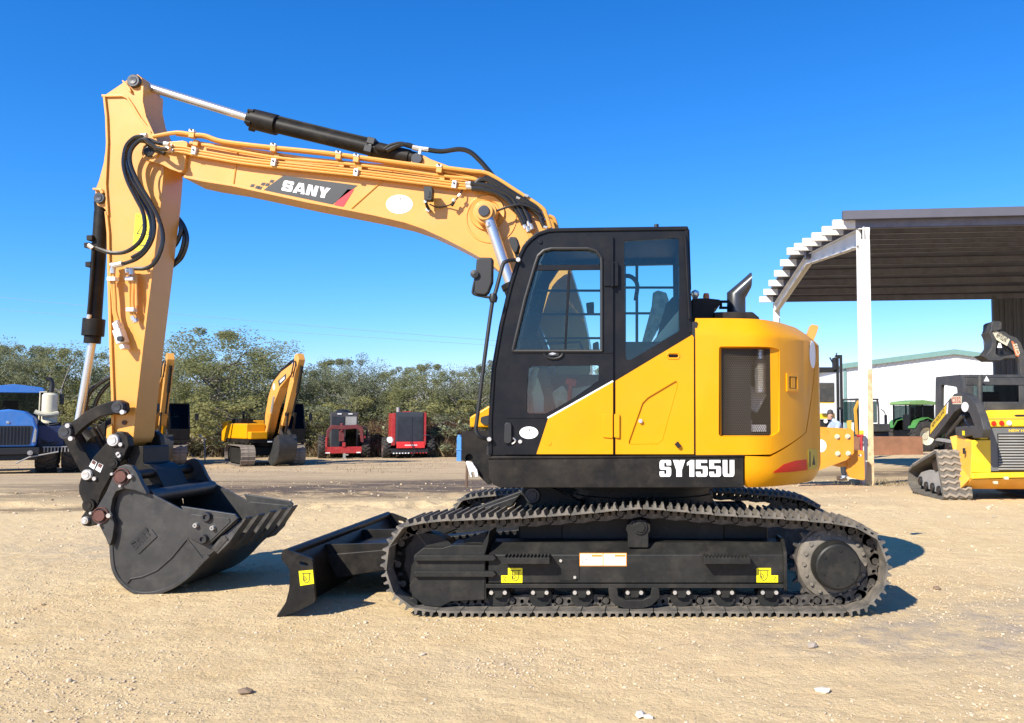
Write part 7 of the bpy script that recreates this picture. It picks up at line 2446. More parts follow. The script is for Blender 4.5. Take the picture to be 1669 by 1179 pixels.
# chevron lugs across the belt
lug = MB()
seg = 9
for k in range(seg):
    x0, x1 = -.245 + .49 * k / seg, -.245 + .49 * (k + 1) / seg
    f = lambda q: .022 * math.sin(q * 2 * PI * 3 / 1)
    a, b = f(k / seg), f((k + 1) / seg)
    lug.add([(a - .03, x0, 0), (b - .03, x1, 0), (b + .03, x1, 0), (a + .03, x0, 0), (a - .018, x0, .03), (b - .018, x1, .03), (b + .018, x1, .03), (a + .018, x0, .03)],
            [[4, 5, 6, 7], [0, 1, 5, 4], [3, 7, 6, 2]] + ([[0, 4, 7, 3]] if k == 0 else []) + ([[1, 2, 6, 5]] if k == seg - 1 else []))
LUGM = lug.mesh('tread_lug', RUBT, ang=30)
Lp = [Vector(q) for q in sm_] + [Vector(sm_[0])]
pts_, T_ = resample(Lp, int(sum((b - a).length for a, b in zip(Lp, Lp[1:])) / .115))
for i in range(len(pts_)):
    a, b = pts_[i], pts_[(i + 1) % len(pts_)]
    c = (a + b) / 2; t = (b - a).normalized(); nrm = Vector((-t.y, t.x))
    if (c - Vector((cx_, cz_))).dot(nrm) < 0: nrm = -nrm
    ux = Vector((0, t.x, t.y)); uz = Vector((0, nrm.x, nrm.y)); uy = uz.cross(ux)
    oriented(LUGM, 'tread_lug', belt_, (.5 * (XTL + XTR) - LB[0], c.x - LB[1], c.y - LB[2]), ux, uy, uz)
fr_ = MB()
q = [WX(a, b, XTL + .12) for a, b in C2([(170, 830), (215, 760), (300, 735), (420, 745), (440, 790), (462, 990), (430, 1010), (330, 970), (230, 920), (190, 880)])]
fr_.prism(q, XTL + .12, XTR - .05, axis='X')
tf_ = fr_.build('track_frame', GREYM, ld, bevel=.02)
for a, b in ((207, 860), (272, 920), (343, 935), (414, 970)):
    y_, z_ = WX(*C2([(a, b)])[0], XTL + .1)
    m = MB(); m.cyl((XTL + .08, y_, z_), (XTL + .4, y_, z_), .085, 12); m.build('roller', PLAS, tf_, bevel=.01)
for yy, zz, rr in ((prof[0][0] + .35, prof[0][1] - .22, .17),):
    m = MB(); m.cyl((XTL + .1, yy, zz), (XTL + .45, yy, zz), rr, 16); m.build('drive_wheel', PLAS, ld)
# second track on the far right
for o_src in [belt_]:
    pass
bel = MB(); DX = 1.62
bel.prism(sm_, XTL + DX, XTR + DX, [inn], axis='X'); bel.build('rubber_track', RUBD, ld, bevel=.008)
# body: rear door, grille, lights, bumper
q = lambda pts, Y=YL: P(C2(pts), Y)
XBL = 5.70
m = MB(); m.bx(XBL + .12, XBL + 1.75, YL + .1, YL + 1.9, gl + .42, gl + 1.42); m.build('body', LBLK, ld, bevel=.02)
m = MB(); m.prism(q([(935, 80), (985, 62), (1900, 48), (1900, 245), (975, 255), (960, 165)]), YL - .02, YL + .5); top_ = m.build('rear_hood', LYEL, ld, bevel=.03)
m = MB(); m.prism(q([(972, 150), (1900, 145), (1900, 158), (972, 163)]), YL - .028, YL - .015); m.build('hood_seam', OCHR, top_)
for a, b, m_ in ((1033, 212, REFL), (1122, 208, REFL), (1207, 208, WHT)):
    c = q([(a, b)])[0]; m = MB(); m.lathe([(0, -.03), (.035, -.025), (.045, 0), (0, 0)], (c[0], YL - .02, c[1]), 'Y', 16); m.build('tail_lamp', m_, top_)
m = MB(); m.prism(rnd(q([(1252, 122), (1290, 112), (1420, 112), (1420, 132), (1290, 134)]), .01, 2), YL - .026, YL - .018); m.build('hood_handle', PLAS, top_)
m = MB(); m.prism(q([(985, 262), (1900, 255), (1900, 752), (1005, 752)]), YL - .01, YL + .1); gf = m.build('grille_frame', mat('grey_grille_frame', (.13, .13, .125), .5, var=.1), ld, bevel=.01)
m = MB(); m.prism(q([(1075, 325), (1900, 318), (1900, 742), (1090, 742)]), YL - .014, YL - .0105); m.build('grille_back', PLAS, gf)
for k in range(13):
    yy = 338 + k * 31.5
    a, b = q([(1085, yy), (1085, yy + 20)]); x1 = q([(1900, yy)])[0][0]
    m = MB(); m.add([(a[0], YL - .03, b[1]), (x1, YL - .03, b[1]), (x1, YL - .045, b[1] + .01), (a[0], YL - .045, b[1] + .01), (a[0], YL - .0145, a[1]), (x1, YL - .0145, a[1])], [[0, 1, 2, 3], [3, 2, 5, 4], [0, 4, 5, 1]])
    m.build('slat', GREYM, gf, smooth=False)
a = q([(1205, 308)])[0]; b = q([(1590, 306)])[0]; h2_ = q([(1205, 276)])[0][1] - a[1]
text_on('lettering', 'NEW HOLLAND', (a[0], YL - .0125, a[1]), (b[0] - a[0], 0, 0), (0, 0, h2_), LYEL, gf, offset=.03)
m = MB(); m.prism(q([(785, 400), (1000, 395), (1005, 770), (785, 765)]), YL - .02, YL + .3); m.build('corner_post', LYEL, ld, bevel=.015)
m = MB(); m.prism(q([(925, 200), (975, 160), (990, 395), (880, 395), (920, 330)]), YL + .02, YL + .3); m.build('arm_tower', LYEL, ld, bevel=.02)
m = MB()
sd = [(612, 392), (680, 372), (790, 402), (790, 770), (770, 835), (690, 945), (660, 640)]
z0s = [P(C2([s_]), YL + .3 * 0)[0] for s_ in sd]
m.add([(XBL - .18, YL + .75, z0s[0][1] + .03), (XBL - .05, YL + .75, z0s[1][1] + .03), (z0s[2][0], YL, z0s[2][1]), (z0s[3][0], YL, z0s[3][1]), (z0s[4][0], YL, z0s[4][1]), (z0s[5][0], YL + .1, z0s[5][1]), (XBL - .18, YL + .5, z0s[6][1])]
      + [(v0 + .12, v1 + .1, v2) for v0, v1, v2 in [(XBL - .18, YL + .75, z0s[0][1] + .03), (XBL - .05, YL + .75, z0s[1][1] + .03), (z0s[2][0], YL, z0s[2][1]), (z0s[3][0], YL, z0s[3][1]), (z0s[4][0], YL, z0s[4][1]), (z0s[5][0], YL + .1, z0s[5][1]), (XBL - .18, YL + .5, z0s[6][1])]],
      [[0, 1, 2, 3, 4, 5, 6], [13, 12, 11, 10, 9, 8, 7]] + [[i, (i + 1) % 7, 7 + (i + 1) % 7, 7 + i] for i in range(7)])
fsp = m.build('rear_fender', OCHR, ld, smooth=False)  # darker orange than the hood: shade of the left-facing side put into the colour
for i, (a, b, w_, h_) in enumerate(((675, 520, 26, 66), (735, 540, 12, 60), (757, 545, 12, 60))):
    c = P(C2([(a, b)]), YL + .22)[0]
    m = MB(); m.bx(c[0] - .02, c[0] + .022, YL + .10, YL + .12, c[1] - .05, c[1] + .05); m.build('stencil_mark', INK, fsp, smooth=False)
m = MB(); m.prism(q([(785, 768), (1900, 752), (1900, 812), (1000, 830), (770, 838)]), YL - .08, YL + .2); m.build('bumper', LYEL, ld, bevel=.02)
m = MB()
l0 = q([(770, 842), (1900, 815)]); l1 = q([(700, 950), (1900, 955)], YL + .25)
m.add([(l0[0][0], YL - .06, l0[0][1]), (l0[1][0], YL - .06, l0[1][1]), (l1[1][0], YL + .25, l1[1][1]), (l1[0][0], YL + .25, l1[0][1]), (l0[0][0], YL + .2, l0[0][1]), (l0[1][0], YL + .2, l0[1][1]), (l1[1][0], YL + .4, l1[1][1]), (l1[0][0], YL + .4, l1[0][1])], [[0, 1, 2, 3], [4, 7, 6, 5], [0, 3, 7, 4], [1, 5, 6, 2], [3, 2, 6, 7], [0, 4, 5, 1]])
m.build('belly_plate', OCHR, ld, bevel=.01)
for a, b in ((1150, 825), (1030, 875)):
    c = q([(a, b)])[0]; m = MB(); m.box((c[0], YL - .1, c[1]), (.07, .08, .05)); m.build('tie_hook', CREAM, ld, bevel=.012)
# cab
zr_ = W(1600, 611, YL + .9)[1]; zc0 = W(1600, 659, YL + .9)[1]
cbx0, cbx1 = 5.78, 7.1
m = MB()
for x0, x1 in ((cbx0, cbx0 + .06), (cbx1 - .06, cbx1)):
    m.prism(rnd([(YL + .75, zc0 - .25), (YL + .75, zr_ - .25), (YL + .85, zr_), (YL + 2.2, zr_ + .02), (YL + 2.3, zc0 - .4)], .06, 3), x0, x1, [rnd([(YL + 1.05, zc0), (YL + 1.05, zr_ - .22), (YL + 1.9, zr_ - .14), (YL + 1.95, zc0 - .1)], .08, 3)], axis='X')
m.bx(cbx0 + .06, cbx1 - .06, YL + .85, YL + 2.2, zr_ - .06, zr_); m.bx(cbx0 + .06, cbx1 - .06, YL + .78, YL + .86, zr_ - .20, zr_ - .06); m.bx(cbx0 + .06, cbx0 + .2, YL + .78, YL + .86, zc0 - .2, zr_ - .2); m.bx(cbx1 - .3, cbx1 - .06, YL + .78, YL + .86, zc0 - .2, zr_ - .2)
m.bx(cbx0 + .06, cbx1 - .06, YL + .78, YL + .9, zc0 - .25, zc0 - .05)
lc_ = m.build('cab', LBLK, ld, bevel=.015)
m = MB(); m.bx(cbx0 + .2, cbx1 - .3, YL + .81, YL + .82, zc0 - .05, zr_ - .2); m.build('rear_pane', GLD, lc_, smooth=False)
m = MB(); m.bx(cbx0 + .5, cbx1 - .45, YL + 1.2, YL + 1.4, zc0 - .2, zr_ - .3); m.build('seat', PLAS, lc_, bevel=.05)
c = W(*C1([(905, 708)])[0], YL + .77)
m = MB(); m.prism([(c[0] - .05, c[1] - .04), (c[0] + .05, c[1] - .04), (c[0], c[1] + .055)], YL + .772, YL + .779); m.build('warning_triangle', WHT, lc_, smooth=False)
ex0 = W(*C1([(832, 1000)])[0], YL + .6); ex1 = W(*C1([(832, 668)])[0], YL + .6)
m = MB(); m.cyl((ex0[0], YL + .6, ex0[1] - .1), (ex1[0], YL + .6, ex1[1]), .045, 14); m.build('exhaust', LBLK, ld)
c0 = W(*C1([(850, 1000)])[0], YL + .4)
m = MB(); m.bx(c0[0], 7.1, YL + .3, YL + .75, c0[1] - .08, c0[1] + .08); m.build('cab_sill', LBLK, ld, bevel=.02)
# lift arm on the left side, traced in its own plane
XA0 = 5.56
arm_px = [(1513, 712), (1516, 690), (1546, 652), (1555, 642), (1566, 639.5), (1578, 645), (1590, 658), (1598, 680), (1603, 700), (1600, 714), (1584, 714), (1588, 694), (1580, 674), (1566, 665), (1555, 672), (1530, 706), (1521, 716)]
m = MB(); m.prism(rnd([WX(a, b, XA0) for a, b in arm_px], .03, 2), XA0, XA0 + .13, axis='X'); la = m.build('lift_arm', LBLK, ld, bevel=.012)
m = MB(); m.prism(rnd([WX(a, b, XA0) for a, b in arm_px], .03, 2), XA0 + 1.6, XA0 + 1.73, axis='X'); m.build('lift_arm', LBLK, ld, bevel=.012)
lab = [WX(a, b, XA0) for a, b in ((1515.8, 708), (1518.2, 692), (1542.5, 660), (1543, 673), (1519, 705))]
m = MB(); m.prism([WX(a, b, XA0) for a, b in ((1516, 708), (1517.5, 691.5), (1542.5, 660), (1541.5, 676))], XA0 - .004, XA0 + .001, axis='X'); lb_ = m.build('arm_label', LYEL, la, smooth=False)
a = WX(1519.5, 697, XA0); b = WX(1540, 670.5, XA0)
dv = Vector((0, b[0] - a[0], b[1] - a[1])); up = Vector((0, -dv.z, dv.y)).normalized()
if up.z < 0: up = -up
text_on('lettering', 'NEW HOLLAND', Vector((XA0 - .0052, a[0], a[1])) - up * .02, dv, up * .085, INK, lb_, offset=.03)
m = MB(); m.prism([WX(a, b, XA0) for a, b in ((1543.5, 659), (1546, 655.5), (1544.5, 674), (1542.5, 676))], XA0 - .004, XA0 + .001, axis='X'); m.build('label_end', WHT, la, smooth=False)
m = MB(); m.prism([WX(a, b, XA0) for a, b in ((1550, 646), (1568, 646), (1567.5, 659), (1553, 659))], XA0 - .004, XA0 + .001, axis='X'); lb_ = m.build('model_label', CREAM, la, smooth=False)
a = WX(1551.5, 657.5, XA0); b = WX(1566.5, 657.5, XA0)
text_on('lettering', 'C332', (XA0 - .0052, a[0], a[1]), (0, b[0] - a[0], 0), (0, 0, WX(1551.5, 648, XA0)[1] - a[1]), mat('label_red', (.5, .08, .04), .5), lb_, offset=.03)
y_, z_ = WX(1573, 663.5, XA0)
m = MB(); m.prism([(y_ + .16 * math.cos(k * PI / 10), z_ + .085 * math.sin(k * PI / 10)) for k in range(20)], XA0 - .006, XA0 - .001, axis='X'); m.build('oval_sticker', WHT, la, smooth=False)
m = MB(); m.prism([WX(a, b, XA0 + .05) for a, b in C2([(610, 250), (800, 235), (880, 300), (800, 345), (700, 370), (620, 350)])], XA0 + .03, XA0 + .2, axis='X'); m.build('lift_cylinder', LBLK, ld, bevel=.02)
m = MB(); c = WX(*C2([(680, 320)])[0], XA0); m.prism([(c[0] - .04, c[1] - .04), (c[0] + .05, c[1] - .04), (c[0] + .05, c[1] + .04), (c[0] - .04, c[1] + .04)], XA0 + .02, XA0 + .029, axis='X'); m.build('cylinder_label', STK, ld, smooth=False)
m = MB(); m.prism([WX(a, b, XA0 + .06) for a, b in C2([(365, 395), (390, 370), (620, 415), (620, 445), (400, 410)])], XA0 + .04, XA0 + .14, axis='X'); m.prism([WX(a, b, XA0 + .06) for a, b in C2([(395, 360), (600, 110), (620, 125), (425, 370)])], XA0 + .16, XA0 + .22, axis='X'); m.build('arm_link', GREYM, ld, bevel=.01)
m = MB(); m.tube(catmull([(XA0 + .1, *WX(*C2([(640, 150)])[0], XA0)), (XA0 + .05, *WX(*C2([(700, 200)])[0], XA0)), (XA0 + .05, *WX(*C2([(740, 260)])[0], XA0))], 5), .02, 6); m.build('hose', RUB, ld)

# ---------------------------------------------------------------- raised arm of a second loader behind it
Y2 = 15.2
g2_ = gb(9.6, Y2)
LB2 = (10.2, Y2, g2_)
l2 = thing('track_loader', 'second loader whose raised charcoal arm and coupler rise above the yellow loader\'s cab', 'loader', LB2, base=LB2)
q = lambda pts, Y=Y2: P(C1(pts), Y)
ap = [(945, 205), (990, 185), (1100, 200), (1150, 240), (1220, 262), (1270, 320), (1303, 400), (1330, 560), (1420, 1000), (1450, 1500), (1330, 1500), (1290, 1000), (1270, 690), (1255, 520), (1215, 430), (1130, 360), (1000, 285), (950, 262)]
m = MB(); m.prism(rnd(q(ap), .04, 2), Y2, Y2 + .16); a2 = m.build('lift_arm', LBLK, l2, bevel=.015)
m = MB(); m.prism(q([(988, 200), (1010, 196), (1152, 285), (1120, 355), (980, 272)]), Y2 - .006, Y2 + .001); lb_ = m.build('arm_label', CREAM, a2, smooth=False)
a = q([(998, 258)])[0]; b = q([(1105, 322)])[0]; d_ = Vector((b[0] - a[0], 0, b[1] - a[1])); up = Vector((-d_.z, 0, d_.x)).normalized()
text_on('lettering', 'NEW HOLLAND', (a[0], Y2 - .0075, a[1]), d_, up * .14, INK, lb_, offset=.03)
m = MB(); m.prism(q([(968, 205), (984, 198), (976, 268), (955, 255)]), Y2 - .006, Y2 + .001); m.build('label_end', CREAM, a2, smooth=False)
m = MB(); m.prism(q([(1165, 300), (1190, 310), (1252, 440), (1245, 468), (1215, 462)]), Y2 - .006, Y2 + .001); lb_ = m.build('model_label', mat('label_orange', (.6, .16, .06), .5), a2, smooth=False)
a = q([(1222, 455)])[0]; b = q([(1185, 335)])[0]; d_ = Vector((b[0] - a[0], 0, b[1] - a[1])); up = Vector((-d_.z, 0, d_.x)).normalized()
text_on('lettering', 'C332', (a[0], Y2 - .0075, a[1]), d_, -up * .10, CREAM, lb_, offset=.03)
m = MB(); m.prism(rnd(q([(945, 180), (950, 110), (975, 92), (1040, 92), (1058, 110), (1060, 175), (1000, 200), (930, 200)]), .03, 2), Y2 - .05, Y2 + .5); cp_ = m.build('coupler', LBLK, l2, bevel=.02)
m = MB(); m.prism(q([(915, 215), (945, 190), (1000, 290), (990, 440), (1040, 470), (1200, 445), (1200, 490), (1090, 490), (1040, 512), (920, 515), (830, 455), (890, 455), (945, 380), (955, 300)]), Y2 - .07, Y2 + .45); m.build('fork_plate', LBLK, l2, bevel=.015)
m = MB(); m.prism(q([(1040, 360), (1120, 400), (1200, 445), (1040, 470), (1000, 440)]), Y2 + .1, Y2 + .4); m.build('tilt_linkage', PLAS, l2, bevel=.015)
m = MB(); c = q([(1028, 355)])[0]; m.prism([(c[0] - .06, c[1] - .05), (c[0] + .06, c[1] - .05), (c[0] + .03, c[1] + .07), (c[0] - .02, c[1] + .07)], Y2 - .08, Y2 - .072); m.build('coupler_label', WHT, l2, smooth=False)
m = MB(); m.bx(10.0, 12.0, Y2 - .05, Y2 + 1.7, g2_ + .35, g2_ + 1.5); m.bx(10.4, 12, Y2 + .2, Y2 + 1.5, g2_ + 1.5, g2_ + 2.1); m.build('body', LBLK, l2, bevel=.04)
for yy in (Y2 - .5, Y2 + 1.72):
    m = MB(); m.prism([(a, b) for a, b in rnd([(9.9, g2_), (12, g2_), (12.2, g2_ + .5), (11.4, g2_ + .8), (9.8, g2_ + .4)], .12, 3)], yy, yy + .42); m.build('rubber_track', RUBD, l2, bevel=.02)
m = MB(); e = [W(*C1([p_])[0], Y2 + 1.0) for p_ in ((888, 430), (868, 235))]; m.cyl((e[0][0], Y2 + 1.0, e[0][1]), (e[1][0], Y2 + 1.0, e[1][1]), .018, 6); m.build('whip_antenna', WHT, l2)

# ---------------------------------------------------------------- green tractor
x, y, z = drop_to(1521, 734, 41.5)
gt_ = thing('tractor', 'green tractor with black cab parked in front of the white building', 'tractor', (x, y, z), R(112))
tyre(gt_, -.95, 1.4, .82, .84, .5, CREAM, hub_side=-1); tyre(gt_, .95, 1.4, .82, .84, .5, CREAM, hub_side=1)
tyre(gt_, -.85, -1.1, .55, .56, .36, CREAM, hub_side=-1, n=20); tyre(gt_, .85, -1.1, .55, .56, .36, CREAM, hub_side=1, n=20)
m = MB(); m.prism(rnd([(-1.9, .75), (-1.95, 1.35), (-1.6, 1.6), (.5, 1.72), (.5, .75)], .12, 3), -.42, .42, axis='X'); m.build('hood', GREEN, gt_, bevel=.05)
for s in (-1, 1):
    m = MB(); m.strip([(.4, 1.0), (.75, 1.6), (1.3, 1.82), (1.9, 1.65), (2.2, 1.25)], .05, 0, 1); m.v = [(s * (.62 + .55 * v[1]), v[0], v[2]) for v in m.v]; m.build('fender', GREEN, gt_)
m = MB()
for x_ in (-.7, .7):
    for y_ in (.5, 1.25, 2.1):
        m.tube([(x_, y_, 1.0), (x_ * .97, y_, 2.55)], .045, 6)
m.bx(-.72, .72, .5, 2.1, .8, 1.1); m.build('cab', CABB, gt_)
m = MB(); m.prism(rnd([(.35, 2.52), (.4, 2.68), (1.3, 2.78), (2.2, 2.68), (2.3, 2.52)], .05, 2), -.82, .82, axis='X'); m.build('cab_roof', LGREEN, gt_, bevel=.03)
for a, b in (((-.69, -.68), (.55, 2.05)), ((.68, .69), (.55, 2.05))):
    m = MB(); m.bx(a[0], a[1], b[0], b[1], 1.15, 2.5); m.build('side_pane', GLD, gt_, smooth=False)
m = MB(); m.bx(-.68, .68, .5, .51, 1.6, 2.5); m.build('windscreen', GLD, gt_, smooth=False)
m = MB(); m.bx(-.3, .3, 1.5, 1.8, 1.1, 2.0); m.build('seat', PLAS, gt_, bevel=.05)
m = MB(); m.cyl((.3, .2, 1.6), (.3, .2, 2.5), .05, 8); m.bx(-.3, .3, -1.9, 1.8, .45, .78); m.build('exhaust', PLAS, gt_)
m = MB(); m.tube([(.72, .5, 2.3), (1.15, .4, 2.3)], .02, 6); m.bx(1.05, 1.3, .38, .42, 1.9, 2.35); m.build('mirror', PLAS, gt_)

# ---------------------------------------------------------------- dozer with roll cage and rusty blade
x, y, z = drop_to(1411, 742, 38)
dz_ = thing('dozer', 'small dozer with black canopy cab and broad rusty blade behind the shed post', 'dozer', (x, y, z), R(18))
for x_ in (-.8, .8):
    m = MB(); m.prism(stadium(-1.2, 1.2, .0, .75), x_ - .22, x_ + .22, axis='X'); m.build('track', LBLK, dz_, bevel=.03)
m = MB(); m.bx(-.55, .55, -1.3, 1.2, .4, 1.15); m.bx(-.5, .5, -1.5, -.2, 1.15, 1.55); m.build('body', LBLK, dz_, bevel=.05)
m = MB()
for x_ in (-.66, .66):
    for y_ in (-.2, 1.15):
        m.tube(catmull([(x_, y_, 1.1), (x_ * 1.02, y_, 2.2), (x_ * .95, y_ * .97, 2.72), (x_ * .8, y_ * .95, 2.8)], 4), .05, 6)
m.bx(-.66, .66, -.25, 1.2, 2.76, 2.84); m.build('roll_cage', LBLK, dz_)
m = MB(); m.prism(rnd([(-.72, 1.0), (-.8, 2.3), (-.6, 2.72), (-.5, 2.72), (-.66, 2.25), (-.6, 1.0)], .05, 2), -.3, -.22); m.build('cage_brace', OCHR, dz_)
for y_ in (-.18, 1.12):
    m = MB(); m.bx(-.6, .6, y_, y_ + .01, 1.6, 2.7); m.build('pane', GLD, dz_, smooth=False)
m = MB(); m.bx(-.25, .25, .4, .7, 1.15, 2.05); m.build('seat', PLAS, dz_, bevel=.05)
m = MB(); m.tube(catmull([(.75, -.3, 2.3), (.95, -.35, 2.1), (.98, -.35, 1.7)], 4), .025, 6); m.bx(.9, 1.05, -.4, -.36, 1.5, 2.0); m.build('mirror', PLAS, dz_)
xb0, xb1 = Xat(1388, 36.8) - x, Xat(1500, 36.8) - x
rbz = thing('rusty_blade', 'long rusty brown steel trough lying between the shed post and the green tractor', 'trough', (x, 36.6, gb(x, 36.6)))
m = MB(); m.strip([tuple(p_) for p_ in catmull([(-.12, .02), (-.11, .3), (-.10, .6), (-.09, .9)], 4)], .04, xb0, xb1); m.v = [(v[1], v[0], v[2]) for v in m.v]; bl2_ = m.build('plate', RUST, rbz)
m = MB(); m.bx(xb0, xb1, -.06, .06, .86, .93); m.build('top_rail', RUST, rbz, bevel=.01)
m = MB(); m.bx(xb0, xb1, -.05, .1, -.05, .06); m.build('cutting_edge', LBLK, rbz, bevel=.01)
for x_ in (xb0, (xb0 + xb1) / 2, xb1 - .05):
    m = MB(); m.prism([(-.2, 0), (.5, 0), (.1, .85), (-.05, .85)], x_, x_ + .05, axis='X'); m.build('end_plate', RUST, rbz)

# ---------------------------------------------------------------- telehandler with black mast
x, y, z = drop_to(1352, 730, 31)
tl = thing('forklift', 'black and yellow lift truck with tall black mast behind the counterweight', 'forklift', (x, y, z))
mx0 = Xat(1369, 30.8) - x
zt2 = W(1370, 580, 30.8)[1] - z
m = MB(); m.bx(mx0 - .12, mx0 - .02, -.3, -.15, .1, zt2); m.bx(mx0 + .03, mx0 + .13, -.3, -.15, .1, zt2); m.bx(mx0 - .12, mx0 + .13, -.28, -.17, zt2 - .12, zt2 + .03); m.bx(mx0 - .12, mx0 + .13, -.28, -.17, zt2 * .5, zt2 * .5 + .1); mast = m.build('mast', PLAS, tl, bevel=.015)
m = MB(); m.bx(mx0 - .28, mx0 - .13, -.35, -.1, zt2 - .62, zt2 - .1); m.box((mx0 - .3, -.2, zt2 - .25), (.05, .1, .4), (0, -.5, 0)); m.tube([(mx0 - .2, -.3, zt2 - .1), (mx0 - .1, -.3, zt2 + .12)], .03, 6); m.build('carriage', PLAS, tl, bevel=.01)
m = MB(); m.bx(-2.2, mx0 - .13, -.25, -.05, zt2 - .72, zt2 - .5); m.build('overhead_arm', PLAS, tl, bevel=.02)
m = MB(); m.bx(-2.0, mx0 - .18, -.1, 1.6, W(1340, 656, 30.8)[1] - z, W(1340, 624, 30.8)[1] - z); m.build('cab', LBLK, tl, bevel=.04)
m = MB(); m.bx(-2.0, mx0 - .2, -.16, 1.7, W(1340, 683, 30.8)[1] - z, W(1340, 674, 30.8)[1] - z); m.bx(-2.0, mx0 - .2, -.14, -.1, W(1340, 657.5, 30.8)[1] - z, W(1340, 656.2, 30.8)[1] - z); m.build('yellow_band', LYEL, tl, bevel=.02)
m = MB(); m.bx(-1.9, mx0 - .25, -.05, 1.5, .35, W(1340, 684, 30.8)[1] - z); m.build('chassis', PLAS, tl, bevel=.03)
for x_ in (-1.5, mx0 - .5):
    m = MB(); m.lathe([(0, -.15), (.3, -.15), (.42, -.1), (.42, .1), (.3, .15), (0, .15)], (x_, -.05, .42), 'Y', 18); m.build('wheel', TYRE, tl)
    m = MB(); m.lathe([(0, -.16), (.2, -.155), (.22, -.152), (0, -.152)], (x_, -.05, .42), 'Y', 14); m.build('hub', CREAM, tl)
m = MB()
for x_ in (mx0 - .6, mx0 - .25):
    m.lathe([(0, -.03), (.08, -.02), (.09, 0), (0, 0)], (x_, -.17, W(1340, 687, 30.8)[1] - z), 'Y', 12)
m.build('headlamps', WHT, tl)

# ---------------------------------------------------------------- orange attachment behind the counterweight
Yo = 12.6
o0 = drop_to(1360, 770, Yo)
oa = thing('plow_frame', 'orange steel attachment with bolted side plate behind the counterweight', 'attachment', o0, base=o0)
q = lambda pts, Y=Yo: P(C3(pts), Y)
m = MB(); m.prism(rnd(q([(-160, 670), (80, 668), (330, 684), (350, 700), (352, 880), (290, 935), (75, 1015), (-160, 1040)]), .03, 2), Yo, Yo + .06, [ell(*q([(128, 718)])[0], .075, .06, 14)]); pl_ = m.build('side_plate', ORGP, oa, bevel=.008)
m = MB(); m.prism(ell(*q([(85, 820)])[0], .13, .14, 20), Yo - .004, Yo); m.build('oval_sticker', WHT, pl_, smooth=False)
for a, b in ((219, 748), (303, 746), (224, 884), (308, 882)):
    c = q([(a, b)])[0]; m = MB(); m.lathe([(0, -.05), (.03, -.05), (.035, -.02), (.055, -.02), (.06, 0), (0, 0)], (c[0], Yo, c[1]), 'Y', 10); m.build('plate_bolt', CREAM, pl_)
m = MB(); m.prism(rnd(q([(-160, 670), (80, 668), (330, 684), (350, 700), (352, 880), (290, 935), (75, 1015), (-160, 1040)]), .03, 2), Yo + 1.1, Yo + 1.16); m.build('side_plate', ORGP, oa, bevel=.008)
m = MB(); c = q([(250, 800)])[0]; m.cyl((c[0], Yo + .06, c[1]), (c[0], Yo + 1.1, c[1]), .1, 14); m.build('cross_tube', ORGP, oa)
m = MB(); m.prism(rnd(q([(300, 890), (330, 850), (435, 860), (440, 1090), (420, 1095), (320, 1075), (292, 1020), (305, 970)], Yo + .2), .02, 2), Yo + .2, Yo + .28, [ell(*q([(405, 897)], Yo + .2)[0], .05, .03, 12)]); m.build('foot_plate', ORGP, oa, bevel=.008)
m = MB(); m.prism(q([(210, 985), (330, 925), (330, 985), (230, 990)], Yo + .3), Yo + .3, Yo + .8); m.prism(q([(298, 620), (335, 615), (335, 690), (305, 690)], Yo + .3), Yo + .3, Yo + .36); m.build('bracket', OCHR, oa, bevel=.008)
m = MB(); e = q([(412, 860), (412, 735), (375, 742), (428, 738)], Yo + .35); m.cyl((e[0][0], Yo + .35, e[0][1]), (e[1][0], Yo + .35, e[1][1]), .035, 8); m.cyl((e[2][0], Yo + .35, e[2][1]), (e[3][0], Yo + .35, e[3][1]), .03, 8); m.build('jack_handle', REDP, oa)
m = MB(); c = q([(412, 715)], Yo + .4)[0]; m.box((c[0], Yo + .4, c[1]), (.09, .09, .1)); m.build('jack_cap', LYEL, oa, bevel=.01)
d = ray(1391, 780); t = -(CAM.z - gb(4.6, Yo)) / d.z; x, y = CAM.x + d.x * t, CAM.y + d.y * t
v = ICO * (0.85 + .3 * rng.random((12, 1))) * np.array([.2, .14, .11])
ob = bpy.data.objects.new('rock', raw_mesh('rock', v, ICF, mat('limestone', (.62, .55, .40), .9, var=.2, bump=.4, bscale=14), False)); C.objects.link(ob); ob.location = (x, y, gz(x, y) + .05)
tag(ob, 'pale limestone rock at the foot of the white shed post', 'rock')

# ---------------------------------------------------------------- person by the lift truck
x, y, z = drop_to(1371, 760, 16.3)
SKIN = mat('skin', (.50, .28, .19), .55, var=.05); SHIRT = mat('light_blue_shirt', (.36, .44, .60), .8, var=.08, bump=.1, bscale=20); TROU = mat('dark_trousers', (.03, .032, .04), .85); CAP = mat('dark_cap', (.05, .04, .035), .7); BOOT = mat('brown_boot', (.08, .05, .03), .7)
pr = thing('person', 'person in a light blue shirt leaning over behind the orange attachment', 'person', (x, y, z), 0)


def skinned(name, verts, edges, rad, m_, parent, root=0):
    me = bpy.data.meshes.new(name); me.from_pydata(verts, edges, []); me.materials.append(m_)
    o = bpy.data.objects.new(name, me); C.objects.link(o); o.parent = parent
    sm = o.modifiers.new('skin', 'SKIN'); sm.use_smooth_shade = True
    sv = me.skin_vertices[0].data
    for i, r in enumerate(rad):
        sv[i].radius = (r, r) if not isinstance(r, tuple) else r
        sv[i].use_root = (i == root)
    ss = o.modifiers.new('sub', 'SUBSURF'); ss.levels = 1; ss.render_levels = 2
    return o


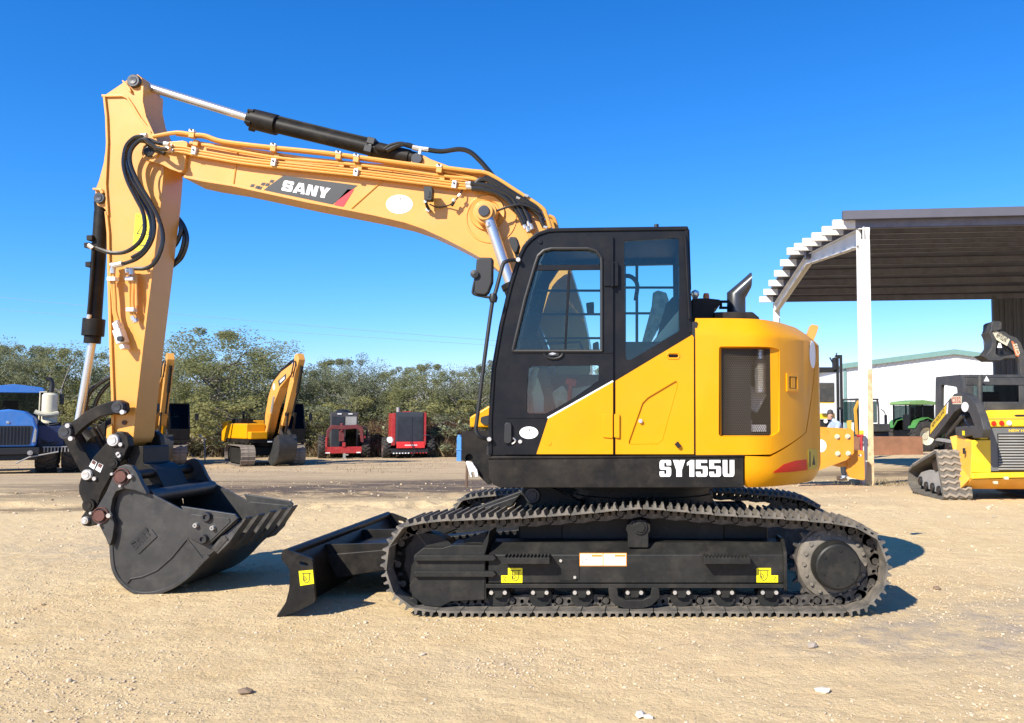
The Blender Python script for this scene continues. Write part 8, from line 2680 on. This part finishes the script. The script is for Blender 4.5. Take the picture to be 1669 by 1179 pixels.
bv_ = [(0, 0, .95), (-.03, -.02, 1.12), (-.10, -.05, 1.32), (-.17, -.08, 1.47), (-.22, -.1, 1.56), (-.26, -.11, 1.62),
       (-.10, -.25, 1.46), (-.20, -.32, 1.22), (-.38, -.28, 1.08), (-.46, -.26, 1.04),
       (-.20, .11, 1.46), (-.34, .14, 1.24), (-.52, .06, 1.16), (-.60, .03, 1.15),
       (.0, -.10, .90), (.02, -.12, .50), (.05, -.12, .08), (-.10, -.13, .04), (.0, .10, .90), (.06, .12, .50), (.10, .12, .08), (-.05, .12, .04)]
be_ = [(0, 1), (1, 2), (2, 3), (3, 4), (4, 5), (3, 6), (6, 7), (7, 8), (8, 9), (3, 10), (10, 11), (11, 12), (12, 13), (0, 14), (14, 15), (15, 16), (16, 17), (0, 18), (18, 19), (19, 20), (20, 21)]
brd = [(.15, .12), (.15, .115), (.165, .12), (.13, .10), .055, .05, .075, .052, .042, .035, .075, .052, .042, .035, .095, .07, .05, .045, .095, .07, .05, .045]
body = skinned('body', bv_, be_, brd, SHIRT, pr)
body.data.materials.append(TROU); body.data.materials.append(SKIN)
trv = [(0, 0, 1.0), (.0, -.10, .90), (.02, -.12, .50), (.05, -.12, .10), (.0, .10, .90), (.06, .12, .50), (.10, .12, .10)]
skinned('trousers', trv, [(0, 1), (1, 2), (2, 3), (0, 4), (4, 5), (5, 6)], [(.165, .135), .11, .085, .07, .11, .085, .07], TROU, pr)
m = MB(); m.lathe([(0, -.125), (.045, -.115), (.068, -.07), (.078, 0), (.074, .06), (.05, .105), (0, .118)], (-.29, -.12, 1.69), 'Z', 16); m.box((-.365, -.12, 1.685), (.03, .024, .035), (0, .3, 0)); m.box((-.29, -.20, 1.69), (.03, .02, .05)); head = m.build('head', SKIN, pr)
m = MB(); m.lathe([(.083, 0), (.082, .05), (.06, .10), (0, .125)], (-.29, -.12, 1.715), 'Z', 16); m.box((-.385, -.12, 1.722), (.11, .13, .014), (0, -.15, 0)); m.build('cap', CAP, pr)
for hx, hy, hz in ((-.50, -.25, 1.02), (-.64, .02, 1.145)):
    m = MB(); m.box((hx, hy, hz), (.085, .035, .075), (0, .2, 0))
    for k in range(4):
        m.cyl((hx - .04, hy - .004, hz + .028 - k * .018), (hx - .10 + .006 * abs(k - 1), hy - .02, hz + .022 - k * .02), .008, 6)
    m.cyl((hx, hy - .015, hz + .03), (hx - .05, hy - .04, hz + .055), .009, 6)
    m.build('hand', SKIN, pr, ang=60)
for fx, fy in ((.05, -.12), (.10, .12)):
    m = MB(); m.box((fx - .06, fy, .05), (.27, .095, .10)); m.build('boot', BOOT, pr, bevel=.03)
